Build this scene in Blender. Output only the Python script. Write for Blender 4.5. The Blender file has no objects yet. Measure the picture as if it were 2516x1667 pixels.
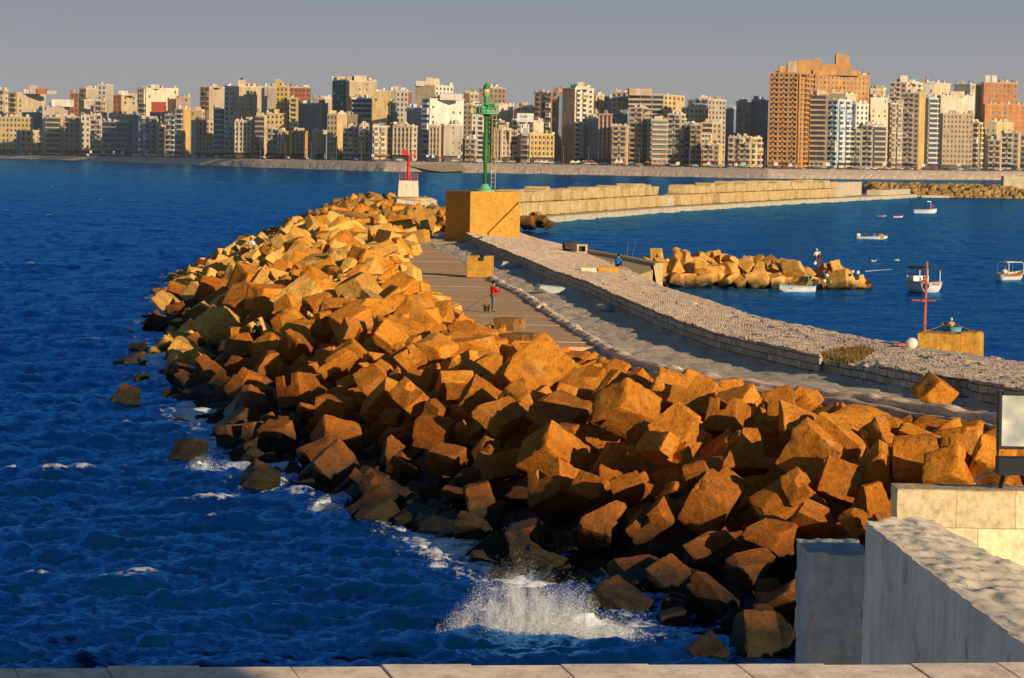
import bpy, bmesh, math, random
import numpy as np
from mathutils import Vector, Matrix, noise as mnoise

random.seed(7)
RNG = np.random.default_rng(11)
C = bpy.context.scene.collection
scene = bpy.context.scene

# ------------------------------------------------------------------ camera
W_PX, H_PX, F_PX = 2516.0, 1667.0, 7000.0
CAM_H, HORIZON = 12.2, 370.0
PITCH = math.atan((H_PX / 2 - HORIZON) / F_PX)
ROLL = math.radians(1.0)
EYE = Vector((0, 0, CAM_H))
_fwd = Vector((0, math.cos(PITCH), -math.sin(PITCH)))
_up0 = Vector((0, math.sin(PITCH), math.cos(PITCH)))
_rt0 = Vector((1, 0, 0))
_right = _rt0 * math.cos(ROLL) + _up0 * math.sin(ROLL)
_up = -_rt0 * math.sin(ROLL) + _up0 * math.cos(ROLL)

cam_data = bpy.data.cameras.new("camera")
cam_data.sensor_width = 36.0
cam_data.lens = 36.0 * F_PX / W_PX
cam_data.clip_start = 0.5
cam_data.clip_end = 20000
cam = bpy.data.objects.new("camera", cam_data)
C.objects.link(cam)
M3 = Matrix((_right, _up, -_fwd)).transposed()
cam.matrix_world = Matrix.Translation(EYE) @ M3.to_4x4()
scene.camera = cam


def ray(x, y):
    return _fwd + _right * ((x - W_PX / 2) / F_PX) - _up * ((y - H_PX / 2) / F_PX)


def at_z(x, y, z=0.0):
    d = ray(x, y)
    return EYE + d * ((z - CAM_H) / d.z)


def at_d(x, y, dist):
    d = ray(x, y)
    return EYE + d * (dist / d.y)


def project(p):
    v = Vector(p) - EYE
    zc = v.dot(_fwd)
    return (W_PX / 2 + F_PX * v.dot(_right) / zc, H_PX / 2 - F_PX * v.dot(_up) / zc, zc)


S = W_PX / 2367.0  # overview pixels -> full pixels


def zz(p, z=0.0):
    return at_z(p[0] * S, p[1] * S, z)


# ------------------------------------------------------------------ lights, world
SUN_AZ = math.radians(142.0)      # from +Y clockwise: behind the camera, to the right
SUN_EL = math.radians(13.5)
to_sun = Vector((math.sin(SUN_AZ) * math.cos(SUN_EL), math.cos(SUN_AZ) * math.cos(SUN_EL), math.sin(SUN_EL)))
sl = bpy.data.lights.new("sun", "SUN")
sl.energy = 5.0
sl.color = (1.0, 0.82, 0.57)
sl.angle = math.radians(0.53)
sun = bpy.data.objects.new("sun", sl)
sun.rotation_euler = to_sun.to_track_quat("Z", "Y").to_euler()
sun.location = to_sun * 300
C.objects.link(sun)

world = bpy.data.worlds.new("World")
scene.world = world
world.use_nodes = True
nt = world.node_tree
nt.nodes.clear()
out = nt.nodes.new("ShaderNodeOutputWorld")
bg = nt.nodes.new("ShaderNodeBackground")
bg.inputs[1].default_value = 0.066
sky = nt.nodes.new("ShaderNodeTexSky")
sky.sky_type = "NISHITA"
sky.sun_disc = False
sky.sun_elevation = SUN_EL
sky.sun_rotation = SUN_AZ
sky.air_density = 1.3
sky.dust_density = 0.6
sky.ozone_density = 3.0
tc = nt.nodes.new("ShaderNodeTexCoord")
sep = nt.nodes.new("ShaderNodeSeparateXYZ")
nt.links.new(tc.outputs["Generated"], sep.inputs[0])
nz = nt.nodes.new("ShaderNodeTexNoise")
nz.inputs["Scale"].default_value = 5.0
nz.inputs["Detail"].default_value = 4.0
mapn = nt.nodes.new("ShaderNodeMapping")
mapn.inputs["Scale"].default_value = (1, 1, 9)
nt.links.new(tc.outputs["Generated"], mapn.inputs[0])
nt.links.new(mapn.outputs[0], nz.inputs["Vector"])
mad = nt.nodes.new("ShaderNodeMath")
mad.operation = "MULTIPLY_ADD"
nt.links.new(nz.outputs["Fac"], mad.inputs[0])
mad.inputs[1].default_value = 0.016
nt.links.new(sep.outputs["Z"], mad.inputs[2])
ramp = nt.nodes.new("ShaderNodeValToRGB")     # the hazy band above the horizon, in real sky radiance
nt.links.new(mad.outputs[0], ramp.inputs[0])
e = ramp.color_ramp.elements
HZ = 1.0 / 0.066
e[0].position = 0.0
e[0].color = (0.375 * HZ / 10, 0.352 * HZ / 10, 0.350 * HZ / 10, 1)
e[1].position = 0.058
e[1].color = (0.265 * HZ / 10, 0.298 * HZ / 10, 0.350 * HZ / 10, 1)
mid = ramp.color_ramp.elements.new(0.028)
mid.color = (0.328 * HZ / 10, 0.327 * HZ / 10, 0.347 * HZ / 10, 1)
sc10 = nt.nodes.new("ShaderNodeVectorMath")
sc10.operation = "SCALE"
sc10.inputs["Scale"].default_value = 10.0
nt.links.new(ramp.outputs["Color"], sc10.inputs[0])
mr = nt.nodes.new("ShaderNodeMapRange")
mr.inputs["From Min"].default_value = 0.055
mr.inputs["From Max"].default_value = 0.12
nt.links.new(sep.outputs["Z"], mr.inputs["Value"])
mix = nt.nodes.new("ShaderNodeMix")
mix.data_type = "RGBA"
nt.links.new(mr.outputs[0], mix.inputs["Factor"])
nt.links.new(sc10.outputs[0], mix.inputs["A"])
tint = nt.nodes.new("ShaderNodeMix")
tint.data_type = "RGBA"
tint.blend_type = "MULTIPLY"
tint.inputs["Factor"].default_value = 1.0
nt.links.new(sky.outputs[0], tint.inputs["A"])
tint.inputs["B"].default_value = (0.66, 0.82, 1.0, 1)
nt.links.new(tint.outputs["Result"], mix.inputs["B"])
nt.links.new(mix.outputs["Result"], bg.inputs[0])
nt.links.new(bg.outputs[0], out.inputs[0])

scene.view_settings.view_transform = "Standard"
scene.view_settings.look = "None"
scene.view_settings.exposure = 0
scene.render.engine = "CYCLES"
scene.cycles.use_denoising = True
scene.cycles.max_bounces = 5
scene.cycles.diffuse_bounces = 2
scene.cycles.glossy_bounces = 2
scene.cycles.transparent_max_bounces = 6


# ------------------------------------------------------------------ mesh helpers
def tag(o, label=None, cat=None, group=None, kind=None):
    if label: o["label"] = label
    if cat: o["category"] = cat
    if group: o["group"] = group
    if kind: o["kind"] = kind
    return o


def empty(name, loc=(0, 0, 0), rz=0.0):
    o = bpy.data.objects.new(name, None)
    o.empty_display_size = 0.3
    o.location = loc
    o.rotation_euler = (0, 0, rz)
    C.objects.link(o)
    return o


def link(name, me, parent=None, loc=None, rot=None):
    o = bpy.data.objects.new(name, me)
    C.objects.link(o)
    if parent is not None: o.parent = parent
    if loc is not None: o.location = loc
    if rot is not None: o.rotation_euler = rot
    return o


def np_mesh(name, co, faces, mats, smooth=False, uv=None, mi=None):
    me = bpy.data.meshes.new(name)
    me.from_pydata([tuple(c) for c in co], [], [tuple(f) for f in faces])
    for m in (mats if isinstance(mats, (list, tuple)) else [mats]):
        me.materials.append(m)
    if mi is not None: me.polygons.foreach_set("material_index", np.asarray(mi, dtype=np.int32))
    if smooth: me.polygons.foreach_set("use_smooth", np.ones(len(me.polygons), dtype=bool))
    if uv is not None:
        l = me.uv_layers.new(name="UVMap")
        vi = np.empty(len(me.loops), dtype=np.int32)
        me.loops.foreach_get("vertex_index", vi)
        l.data.foreach_set("uv", np.asarray(uv, dtype=np.float32)[vi].ravel())
    me.update()
    return me


class MB:
    def __init__(self):
        self.v, self.f, self.m = [], [], []

    def add(self, vs, fs, mi=0):
        b = len(self.v)
        self.v += [tuple(p) for p in vs]
        self.f += [tuple(b + i for i in f) for f in fs]
        self.m += [mi] * len(fs)
        return self

    def box(self, c, s, rz=0.0, mi=0, M=None, taper=1.0):
        hx, hy, hz = s[0] / 2, s[1] / 2, s[2] / 2
        R = M if M is not None else Matrix.Rotation(rz, 3, "Z")
        c = Vector(c)
        vs = []
        for k, z in ((1, -hz), (taper, hz)):
            for x, y in ((-hx, -hy), (hx, -hy), (hx, hy), (-hx, hy)):
                vs.append(c + R @ Vector((x * k, y * k, z)))
        return self.add(vs, [(3, 2, 1, 0), (4, 5, 6, 7), (0, 1, 5, 4), (1, 2, 6, 5), (2, 3, 7, 6), (3, 0, 4, 7)], mi)

    def prism(self, poly, z0, z1, mi=0, mtop=None):
        n = len(poly)
        vs = [(p[0], p[1], z0) for p in poly] + [(p[0], p[1], z1) for p in poly]
        self.add(vs, [(i, (i + 1) % n, n + (i + 1) % n, n + i) for i in range(n)], mi)
        b = len(self.v) - 2 * n
        self.f.append(tuple(b + n + i for i in range(n)))
        self.m.append(mi if mtop is None else mtop)
        return self

    def tube(self, p0, p1, r0, r1=None, n=8, mi=0, caps=True):
        r1 = r0 if r1 is None else r1
        p0, p1 = Vector(p0), Vector(p1)
        d = (p1 - p0)
        if d.length < 1e-6: return self
        q = d.normalized().to_track_quat("Z", "Y")
        vs = []
        for p, r in ((p0, r0), (p1, r1)):
            for k in range(n):
                a = 2 * math.pi * k / n
                vs.append(p + q @ Vector((r * math.cos(a), r * math.sin(a), 0)))
        fs = [(k, (k + 1) % n, n + (k + 1) % n, n + k) for k in range(n)]
        if caps: fs += [tuple(range(n - 1, -1, -1)), tuple(range(n, 2 * n))]
        return self.add(vs, fs, mi)

    def path(self, pts, r, n=6, mi=0):
        for a, b in zip(pts[:-1], pts[1:]): self.tube(a, b, r, r, n, mi)
        return self

    def lathe(self, prof, c=(0, 0, 0), n=14, mi=0):
        c = Vector(c)
        vs = []
        for r, z in prof:
            for k in range(n):
                a = 2 * math.pi * k / n
                vs.append(c + Vector((r * math.cos(a), r * math.sin(a), z)))
        fs = []
        for i in range(len(prof) - 1):
            for k in range(n):
                fs.append((i * n + k, i * n + (k + 1) % n, (i + 1) * n + (k + 1) % n, (i + 1) * n + k))
        fs += [tuple(range(n - 1, -1, -1)), tuple((len(prof) - 1) * n + k for k in range(n))]
        return self.add(vs, fs, mi)

    def torus(self, c, R, r, axis="Y", n=18, k=8, mi=0):
        c = Vector(c)
        vs, fs = [], []
        for i in range(n):
            a = 2 * math.pi * i / n
            for j in range(k):
                b = 2 * math.pi * j / k
                rr = R + r * math.cos(b)
                p = (rr * math.cos(a), r * math.sin(b), rr * math.sin(a)) if axis == "Y" else (rr * math.cos(a), rr * math.sin(a), r * math.sin(b))
                vs.append(c + Vector(p))
                fs.append((i * k + j, ((i + 1) % n) * k + j, ((i + 1) % n) * k + (j + 1) % k, i * k + (j + 1) % k))
        return self.add(vs, fs, mi)

    def ball(self, c, r, n=10, m=7, mi=0, sc=(1, 1, 1)):
        c = Vector(c)
        vs = [c + Vector((0, 0, r * sc[2]))]
        for i in range(1, m):
            t = math.pi * i / m
            for k in range(n):
                a = 2 * math.pi * k / n
                vs.append(c + Vector((r * sc[0] * math.sin(t) * math.cos(a), r * sc[1] * math.sin(t) * math.sin(a), r * sc[2] * math.cos(t))))
        vs.append(c + Vector((0, 0, -r * sc[2])))
        fs = [(0, 1 + k, 1 + (k + 1) % n) for k in range(n)]
        for i in range(m - 2):
            for k in range(n):
                a, b = 1 + i * n, 1 + (i + 1) * n
                fs.append((a + k, b + k, b + (k + 1) % n, a + (k + 1) % n))
        L, a = len(vs) - 1, 1 + (m - 2) * n
        fs += [(L, a + (k + 1) % n, a + k) for k in range(n)]
        return self.add(vs, fs, mi)

    def mesh(self, name, mats, smooth=False):
        return np_mesh(name, self.v, self.f, mats, smooth, None, self.m)

    def build(self, name, mats, parent=None, smooth=False, loc=None, rot=None):
        return link(name, self.mesh(name, mats, smooth), parent, loc, rot)


def bevel(o, w=0.03, seg=2):
    m = o.modifiers.new("bevel", "BEVEL")
    m.width = w
    m.segments = seg
    m.limit_method = "ANGLE"
    return o


def grid_mesh(name, P, mats, UV=None, smooth=True, flip=False):
    """P: (n, m, 3) array of points"""
    n, m = P.shape[:2]
    idx = np.arange(n * m).reshape(n, m)
    a, b, c, d = idx[:-1, :-1].ravel(), idx[1:, :-1].ravel(), idx[1:, 1:].ravel(), idx[:-1, 1:].ravel()
    F = np.stack([a, d, c, b] if flip else [a, b, c, d], 1)
    me = bpy.data.meshes.new(name)
    me.vertices.add(n * m)
    me.vertices.foreach_set("co", P.reshape(-1).astype(np.float32))
    me.loops.add(F.size)
    me.loops.foreach_set("vertex_index", F.ravel().astype(np.int32))
    me.polygons.add(len(F))
    me.polygons.foreach_set("loop_start", np.arange(0, F.size, 4, dtype=np.int32))
    me.polygons.foreach_set("loop_total", np.full(len(F), 4, dtype=np.int32))
    me.polygons.foreach_set("use_smooth", np.full(len(F), smooth, dtype=bool))
    for mt in (mats if isinstance(mats, (list, tuple)) else [mats]): me.materials.append(mt)
    if UV is not None:
        l = me.uv_layers.new(name="UVMap")
        l.data.foreach_set("uv", UV.reshape(-1, 2)[F.ravel()].astype(np.float32).ravel())
    me.update(calc_edges=True)
    me.validate()
    return me


def vnoise(x, y, seed=0):
    """smooth 2-D value noise in -1..1 for arrays"""
    xi, yi = np.floor(x).astype(np.int64), np.floor(y).astype(np.int64)
    fx, fy = x - xi, y - yi
    fx, fy = fx * fx * (3 - 2 * fx), fy * fy * (3 - 2 * fy)

    def h(a, b):
        n = (a * 374761393 + b * 668265263 + seed * 1442695041) & 0xFFFFFFFF
        n = ((n ^ (n >> 13)) * 1274126177) & 0xFFFFFFFF
        return ((n ^ (n >> 16)) & 0xFFFF) / 32767.5 - 1.0
    return (h(xi, yi) * (1 - fx) + h(xi + 1, yi) * fx) * (1 - fy) + (h(xi, yi + 1) * (1 - fx) + h(xi + 1, yi + 1) * fx) * fy


def cells(x, y, seed=0, tilt=False):
    """distance to nearest / second nearest jittered point (cobble pattern) and the cell's random value"""
    xi, yi = np.floor(x).astype(np.int64), np.floor(y).astype(np.int64)
    d1 = np.full(x.shape, 9.0); gx = np.zeros(x.shape); gy = np.zeros(x.shape); d2 = np.full(x.shape, 9.0); val = np.zeros(x.shape)
    for ox in (-1, 0, 1):
        for oy in (-1, 0, 1):
            a, b = xi + ox, yi + oy
            n = (a * 374761393 + b * 668265263 + seed * 97531) & 0xFFFFFFFF
            n = ((n ^ (n >> 13)) * 1274126177) & 0xFFFFFFFF
            r1 = ((n ^ (n >> 16)) & 0xFFFF) / 65535.0
            n = (n * 2246822519 + 3266489917) & 0xFFFFFFFF
            r2 = ((n ^ (n >> 15)) & 0xFFFF) / 65535.0
            ex, ey = x - (a + 0.15 + 0.7 * r1), y - (b + 0.15 + 0.7 * r2)
            d = np.hypot(ex, ey)
            nearer = d < d1
            d2 = np.where(nearer, d1, np.minimum(d2, d))
            val = np.where(nearer, r1, val)
            gx = np.where(nearer, ex, gx); gy = np.where(nearer, ey, gy)
            d1 = np.where(nearer, d, d1)
    if tilt: return d1, d2, val, gx, gy
    return d1, d2, val


# ------------------------------------------------------------------ materials
class NT:
    def __init__(self, name):
        self.mat = bpy.data.materials.new(name)
        self.mat.use_nodes = True
        self.t = self.mat.node_tree
        self.b = self.t.nodes["Principled BSDF"]

    def n(self, typ, **kw):
        nd = self.t.nodes.new(typ)
        for k, v in kw.items():
            if k.startswith("i_"):
                key = k[2:].replace("_", " ")
                nd.inputs[key].default_value = v
            else: setattr(nd, k, v)
        return nd

    def l(self, a, b): self.t.links.new(a, b)

    def coord(self, kind="Object"):
        return self.n("ShaderNodeTexCoord").outputs[kind]

    def pos(self): return self.n("ShaderNodeNewGeometry").outputs["Position"]

    def noise(self, vec, scale, detail=4.0, rough=0.6, out="Fac", stretch=None):
        if stretch:
            m = self.n("ShaderNodeMapping")
            m.inputs["Scale"].default_value = stretch
            self.l(vec, m.inputs[0]); vec = m.outputs[0]
        nd = self.n("ShaderNodeTexNoise")
        nd.inputs["Scale"].default_value = scale
        nd.inputs["Detail"].default_value = detail
        nd.inputs["Roughness"].default_value = rough
        self.l(vec, nd.inputs["Vector"])
        return nd.outputs[out]

    def ramp(self, fac, stops):
        r = self.n("ShaderNodeValToRGB")
        els = r.color_ramp.elements
        while len(els) > 1: els.remove(els[-1])
        els[0].position = stops[0][0]; els[0].color = (*stops[0][1], 1) if len(stops[0][1]) == 3 else stops[0][1]
        for p, c in stops[1:]:
            x = els.new(p); x.color = (*c, 1) if len(c) == 3 else c
        self.l(fac, r.inputs[0])
        return r.outputs[0]

    def mix(self, fac, a, b, mode="MIX"):
        m = self.n("ShaderNodeMix", data_type="RGBA", blend_type=mode)
        for s, v in (("Factor", fac), ("A", a), ("B", b)):
            if hasattr(v, "is_output"): self.l(v, m.inputs[s])
            elif s == "Factor": m.inputs[s].default_value = v
            else: m.inputs[s].default_value = (*v, 1)
        return m.outputs["Result"]

    def math(self, op, a, b=0.0, c=None):
        m = self.n("ShaderNodeMath", operation=op)
        for i, v in enumerate((a, b, c)):
            if v is None: continue
            if hasattr(v, "is_output"): self.l(v, m.inputs[i])
            else: m.inputs[i].default_value = v
        return m.outputs[0]

    def maprange(self, v, a, b, c=0.0, d=1.0):
        m = self.n("ShaderNodeMapRange")
        self.l(v, m.inputs[0])
        for i, x in zip((1, 2, 3, 4), (a, b, c, d)): m.inputs[i].default_value = x
        return m.outputs[0]

    def bump(self, h, strength=0.5, dist=0.05):
        b = self.n("ShaderNodeBump")
        b.inputs["Strength"].default_value = strength
        b.inputs["Distance"].default_value = dist
        self.l(h, b.inputs["Height"])
        self.l(b.outputs[0], self.b.inputs["Normal"])

    def done(self, col=None, rough=0.9, spec=0.2):
        if col is not None:
            if hasattr(col, "is_output"): self.l(col, self.b.inputs["Base Color"])
            else: self.b.inputs["Base Color"].default_value = (*col, 1)
        if hasattr(rough, "is_output"): self.l(rough, self.b.inputs["Roughness"])
        else: self.b.inputs["Roughness"].default_value = rough
        self.b.inputs["Specular IOR Level"].default_value = spec
        return self.mat


_simple = {}


def simple(name, col, rough=0.7, spec=0.3, var=0.25, scale=3.0, metal=0.0):
    if name in _simple: return _simple[name]
    t = NT(name)
    p = t.coord("Object")
    f = t.noise(p, scale, 5.0)
    lo = tuple(c * (1 - var) for c in col)
    hi = tuple(min(1, c * (1 + var)) for c in col)
    t.b.inputs["Metallic"].default_value = metal
    _simple[name] = t.done(t.ramp(f, [(0.3, lo), (0.7, hi)]), rough, spec)
    return _simple[name]


def rock_mat(name, c_lo, c_mid, c_hi, lowk=0.95, wet0=(1.45, 2.9)):
    t = NT(name)
    pos = t.pos()
    obj = t.coord("Object")
    rnd = t.n("ShaderNodeObjectInfo").outputs["Random"]
    big = t.noise(obj, 1.1, 5.0, 0.65)
    fine = t.noise(obj, 9.0, 6.0, 0.75)
    base = t.ramp(big, [(0.25, c_lo), (0.5, c_mid), (0.75, c_hi)])
    sp = t.ramp(fine, [(0.30, (0.38, 0.34, 0.30)), (0.47, (0.92, 0.92, 0.92)), (0.62, (1.08, 1.06, 1.04)), (0.74, (1.45, 1.42, 1.38))])
    col = t.mix(1.0, base, sp, "MULTIPLY")
    tint = t.ramp(rnd, [(0.0, (0.74, 0.66, 0.56)), (0.35, (1.02, 1.0, 0.94)), (0.7, (1.12, 1.08, 1.1)), (1.0, (1.3, 1.3, 1.3))])
    col = t.mix(1.0, col, tint, "MULTIPLY")
    # dark weathering patches
    pt = t.noise(pos, 0.55, 6.0, 0.7)
    col = t.mix(t.maprange(pt, 0.56, 0.72, 0.0, 0.6), col, (0.11, 0.075, 0.035))
    pal = t.noise(pos, 0.8, 6.0, 0.72)
    col = t.mix(t.maprange(pal, 0.57, 0.70, 0.0, 0.5), col, t.mix(0.5, col, (0.72, 0.52, 0.26)))
    vor = t.n("ShaderNodeTexVoronoi")
    vor.inputs["Scale"].default_value = 2.6
    t.l(pos, vor.inputs["Vector"])
    col = t.mix(t.maprange(vor.outputs["Distance"], 0.05, 0.12, 0.75, 0.0), col, (0.05, 0.028, 0.012))
    # wet, algae-darkened foot by height above the sea
    z = t.n("ShaderNodeSeparateXYZ")
    t.l(pos, z.inputs[0])
    hz = t.math("MULTIPLY_ADD", t.noise(pos, 0.9, 4.0), 1.6, z.outputs["Z"])
    wet = t.maprange(hz, wet0[0], wet0[1], 1.0, 0.0)
    low = t.maprange(hz, 2.6, 5.0, 1.0, 0.0)  # lower blocks turn darker and browner by height
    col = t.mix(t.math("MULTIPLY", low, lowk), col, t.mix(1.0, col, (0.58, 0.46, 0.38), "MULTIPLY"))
    alg = t.ramp(t.noise(pos, 2.3, 4.0), [(0.35, (0.016, 0.013, 0.008)), (0.6, (0.034, 0.026, 0.012)), (0.8, (0.055, 0.05, 0.015))])
    col = t.mix(wet, col, alg)
    h = t.math("ADD", t.math("MULTIPLY", t.noise(obj, 3.0, 7.0, 0.75), 1.0), t.math("MULTIPLY", t.noise(obj, 22.0, 4.0, 0.7), 0.45))
    t.bump(h, 1.0, 0.10)
    t.done(col, t.maprange(wet, 0, 1, 0.92, 0.45), 0.25)
    return t.mat


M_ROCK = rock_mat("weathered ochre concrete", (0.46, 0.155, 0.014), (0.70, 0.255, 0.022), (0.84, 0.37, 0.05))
M_ROCK_DARK = rock_mat("brown aged concrete", (0.20, 0.10, 0.028), (0.36, 0.18, 0.045), (0.48, 0.26, 0.075), 0.5)  # darker, browner copy of the block concrete
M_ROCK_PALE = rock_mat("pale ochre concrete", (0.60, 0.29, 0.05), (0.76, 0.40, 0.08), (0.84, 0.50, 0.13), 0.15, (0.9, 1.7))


def stone_mat(name, lo, mid, hi, brick=None, mort=(0.2, 0.18, 0.16), wobble=(0.12, 0.07), joint=(0.12, 0.10, 0.07), stain=0.5, coord="Object", scale=1.0, bumpd=0.04, off=0.5, mortar=0.02, jattr=False):
    t = NT(name)
    pos = t.pos()
    vec = t.coord(coord)
    f = t.noise(pos, 1.6 * scale, 6.0, 0.7)
    col = t.ramp(f, [(0.25, lo), (0.5, mid), (0.78, hi)])
    h = t.noise(pos, 6.0 * scale, 6.0, 0.7)
    fine = t.ramp(h, [(0.3, (0.62, 0.6, 0.58)), (0.55, (1.05, 1.05, 1.05))])
    col = t.mix(1.0, col, fine, "MULTIPLY")
    hb = h
    if brick:
        b = t.n("ShaderNodeTexBrick", offset=off)
        b.inputs["Scale"].default_value = 1.0
        b.inputs["Mortar Size"].default_value = mortar
        b.inputs["Mortar Smooth"].default_value = 0.3
        b.inputs["Brick Width"].default_value = brick[0]
        b.inputs["Row Height"].default_value = brick[1]
        b.inputs["Color1"].default_value = (0.75, 0.75, 0.75, 1)
        b.inputs["Color2"].default_value = (1.15, 1.12, 1.08, 1)
        b.inputs["Mortar"].default_value = (*mort, 1)
        wob = t.n("ShaderNodeVectorMath", operation="MULTIPLY_ADD")
        nz_ = t.noise(vec, 2.2, 3.0, 0.6, out="Color")
        t.l(nz_, wob.inputs[0])
        wob.inputs[1].default_value = (*wobble, 0.0)
        t.l(vec, wob.inputs[2])
        t.l(wob.outputs[0], b.inputs["Vector"])
        col = t.mix(1.0, col, b.outputs["Color"], "MULTIPLY")
        hb = t.math("SUBTRACT", h, t.math("MULTIPLY", b.outputs["Fac"], 1.5))
    st = t.noise(pos, 0.7 * scale, 5.0, 0.75)
    col = t.mix(t.maprange(st, 0.55, 0.75, 0.0, stain), col, joint)
    if jattr:
        ja = t.n('ShaderNodeAttribute', attribute_name='joint').outputs['Fac']
        col = t.mix(t.math('MULTIPLY', ja, 0.6), col, (0.22, 0.14, 0.07))
    t.bump(hb, 0.8 if not jattr else 0.3, bumpd)
    return t.done(col, 0.95, 0.1)


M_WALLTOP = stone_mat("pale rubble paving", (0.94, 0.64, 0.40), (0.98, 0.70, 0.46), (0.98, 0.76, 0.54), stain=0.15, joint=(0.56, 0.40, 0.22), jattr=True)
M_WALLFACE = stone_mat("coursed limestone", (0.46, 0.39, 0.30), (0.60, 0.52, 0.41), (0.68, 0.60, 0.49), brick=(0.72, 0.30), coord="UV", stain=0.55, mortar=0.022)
M_WALK = stone_mat("grey worn pavement", (0.58, 0.44, 0.30), (0.74, 0.57, 0.40), (0.80, 0.65, 0.48), stain=0.6, joint=(0.09, 0.07, 0.045), bumpd=0.1)
M_SLAB = stone_mat("orange cement slab", (0.66, 0.38, 0.18), (0.78, 0.47, 0.24), (0.84, 0.55, 0.31), stain=0.3, bumpd=0.02)
M_BLOCKGOLD = stone_mat("golden concrete", (0.46, 0.23, 0.036), (0.58, 0.30, 0.05), (0.66, 0.37, 0.08), stain=0.3, bumpd=0.04, joint=(0.22, 0.12, 0.04))
M_MOLEBLOCK = stone_mat("sandy mole block", (0.50, 0.33, 0.14), (0.61, 0.42, 0.19), (0.68, 0.49, 0.25), stain=0.35, joint=(0.3, 0.18, 0.07), scale=0.5)
M_QUAY = stone_mat("stained pale quay", (0.40, 0.32, 0.20), (0.60, 0.50, 0.34), (0.66, 0.57, 0.42), stain=0.85, joint=(0.14, 0.09, 0.045), scale=0.6)
M_CREAMBLOCK = stone_mat("cream ashlar", (0.80, 0.60, 0.33), (0.86, 0.66, 0.38), (0.89, 0.71, 0.44), brick=(0.95, 0.60), mort=(0.62, 0.55, 0.48), wobble=(0.03, 0.02), coord="UV", stain=0.12, joint=(0.5, 0.3, 0.12), mortar=0.008, bumpd=0.012, off=0.62)
M_COPING = stone_mat("pale coping stone", (0.88, 0.69, 0.52), (0.92, 0.74, 0.57), (0.94, 0.78, 0.62), stain=0.1, bumpd=0.01)
M_PLASTER = stone_mat("stained grey plaster", (0.27, 0.30, 0.30), (0.36, 0.39, 0.38), (0.44, 0.46, 0.44), stain=0.5, joint=(0.15, 0.13, 0.10), bumpd=0.012, scale=0.6)
M_SOIL = stone_mat("ochre dry weeds", (0.12, 0.075, 0.02), (0.27, 0.17, 0.045), (0.40, 0.27, 0.08), stain=0.4, scale=3.0, bumpd=0.15)
M_SPIT = stone_mat("brown shore rock", (0.42, 0.22, 0.07), (0.60, 0.35, 0.12), (0.72, 0.47, 0.19), stain=0.5, joint=(0.05, 0.03, 0.015), scale=0.3, bumpd=0.6)
M_SHORE = stone_mat("grey brown revetment", (0.58, 0.42, 0.29), (0.74, 0.55, 0.39), (0.82, 0.64, 0.48), stain=0.5, joint=(0.16, 0.10, 0.06), scale=0.12, bumpd=0.5)
M_GROUND = stone_mat("city ground", (0.16, 0.14, 0.12), (0.22, 0.19, 0.16), (0.28, 0.24, 0.2), scale=0.1)

# weathered plaster: rain streaks from the top, tide-dark foot
t = NT("streaked grey plaster")
p = t.pos()
c_ = t.ramp(t.noise(p, 0.9, 6.0, 0.7), [(.3, (.32, .335, .325)), (.5, (.45, .46, .435)), (.72, (.56, .56, .52))])
st_ = t.noise(p, 2.6, 5.0, 0.65, stretch=(0.8, 0.8, 0.22))
c_ = t.mix(t.maprange(st_, .48, .72, 0.0, .6), c_, (.20, .175, .14))
bl_ = t.noise(p, 1.5, 6.0, 0.75, stretch=(1.0, 1.0, 0.6))
c_ = t.mix(t.maprange(bl_, .60, .68, 0.0, .7), c_, (.10, .085, .065))
z_ = t.n("ShaderNodeSeparateXYZ"); t.l(p, z_.inputs[0])
c_ = t.mix(t.maprange(t.math("MULTIPLY_ADD", bl_, 2.0, z_.outputs["Z"]), 1.2, 2.6, .9, 0.0), c_, (.035, .034, .022))
t.bump(t.noise(p, 6.0, 6.0, 0.7), 0.6, 0.03)
M_PLASTER = t.done(c_, .95, .1)

# whitewashed rough parapet top: white lime with bluish worn patches
t = NT("worn whitewash")
p = t.pos()
a = t.noise(p, 3.2, 6.0, 0.7, stretch=(2.2, 0.8, 1.0))
c_ = t.ramp(a, [(0.36, (0.34, 0.35, 0.37)), (0.47, (0.90, 0.72, 0.50)), (0.66, (0.96, 0.80, 0.60))])
t.bump(t.noise(p, 9.0, 6.0, 0.7), 0.3, 0.03)
M_WHITEWASH = t.done(c_, 0.9, 0.1)

M_WHITE = simple("white boat paint", (0.74, 0.70, 0.62), 0.45, 0.4, 0.12)
M_RED = simple("red paint", (0.62, 0.045, 0.02), 0.5, 0.4, 0.2)
M_REDRUST = simple("rusty red post", (0.46, 0.10, 0.05), 0.7, 0.2, 0.4, 5.0)
M_GREEN = simple("green paint", (0.018, 0.20, 0.03), 0.45, 0.4, 0.25)
M_GREENLT = simple("pale green paint", (0.14, 0.46, 0.22), 0.5, 0.4, 0.15)
M_LAMPGLASS = simple("amber lantern glass", (0.55, 0.42, 0.18), 0.25, 0.5, 0.1)
M_YELLOWPOST = simple("yellow ladder paint", (0.5, 0.40, 0.10), 0.6, 0.3, 0.3)
M_BLACK = simple("black metal", (0.015, 0.015, 0.017), 0.5, 0.3, 0.3)
M_DARK = simple("dark shadowed opening", (0.035, 0.032, 0.032), 0.6, 0.3, 0.4)
M_ROPE = simple("tan rope", (0.42, 0.26, 0.10), 0.9, 0.1, 0.3, 12.0)
M_TEAL = simple("turquoise boat paint", (0.14, 0.42, 0.47), 0.5, 0.4, 0.15)
M_WOOD = simple("boat wood", (0.22, 0.13, 0.06), 0.8, 0.2, 0.35, 6.0)
M_GREYBOAT = simple("grey dinghy paint", (0.20, 0.25, 0.25), 0.6, 0.3, 0.3)
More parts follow.
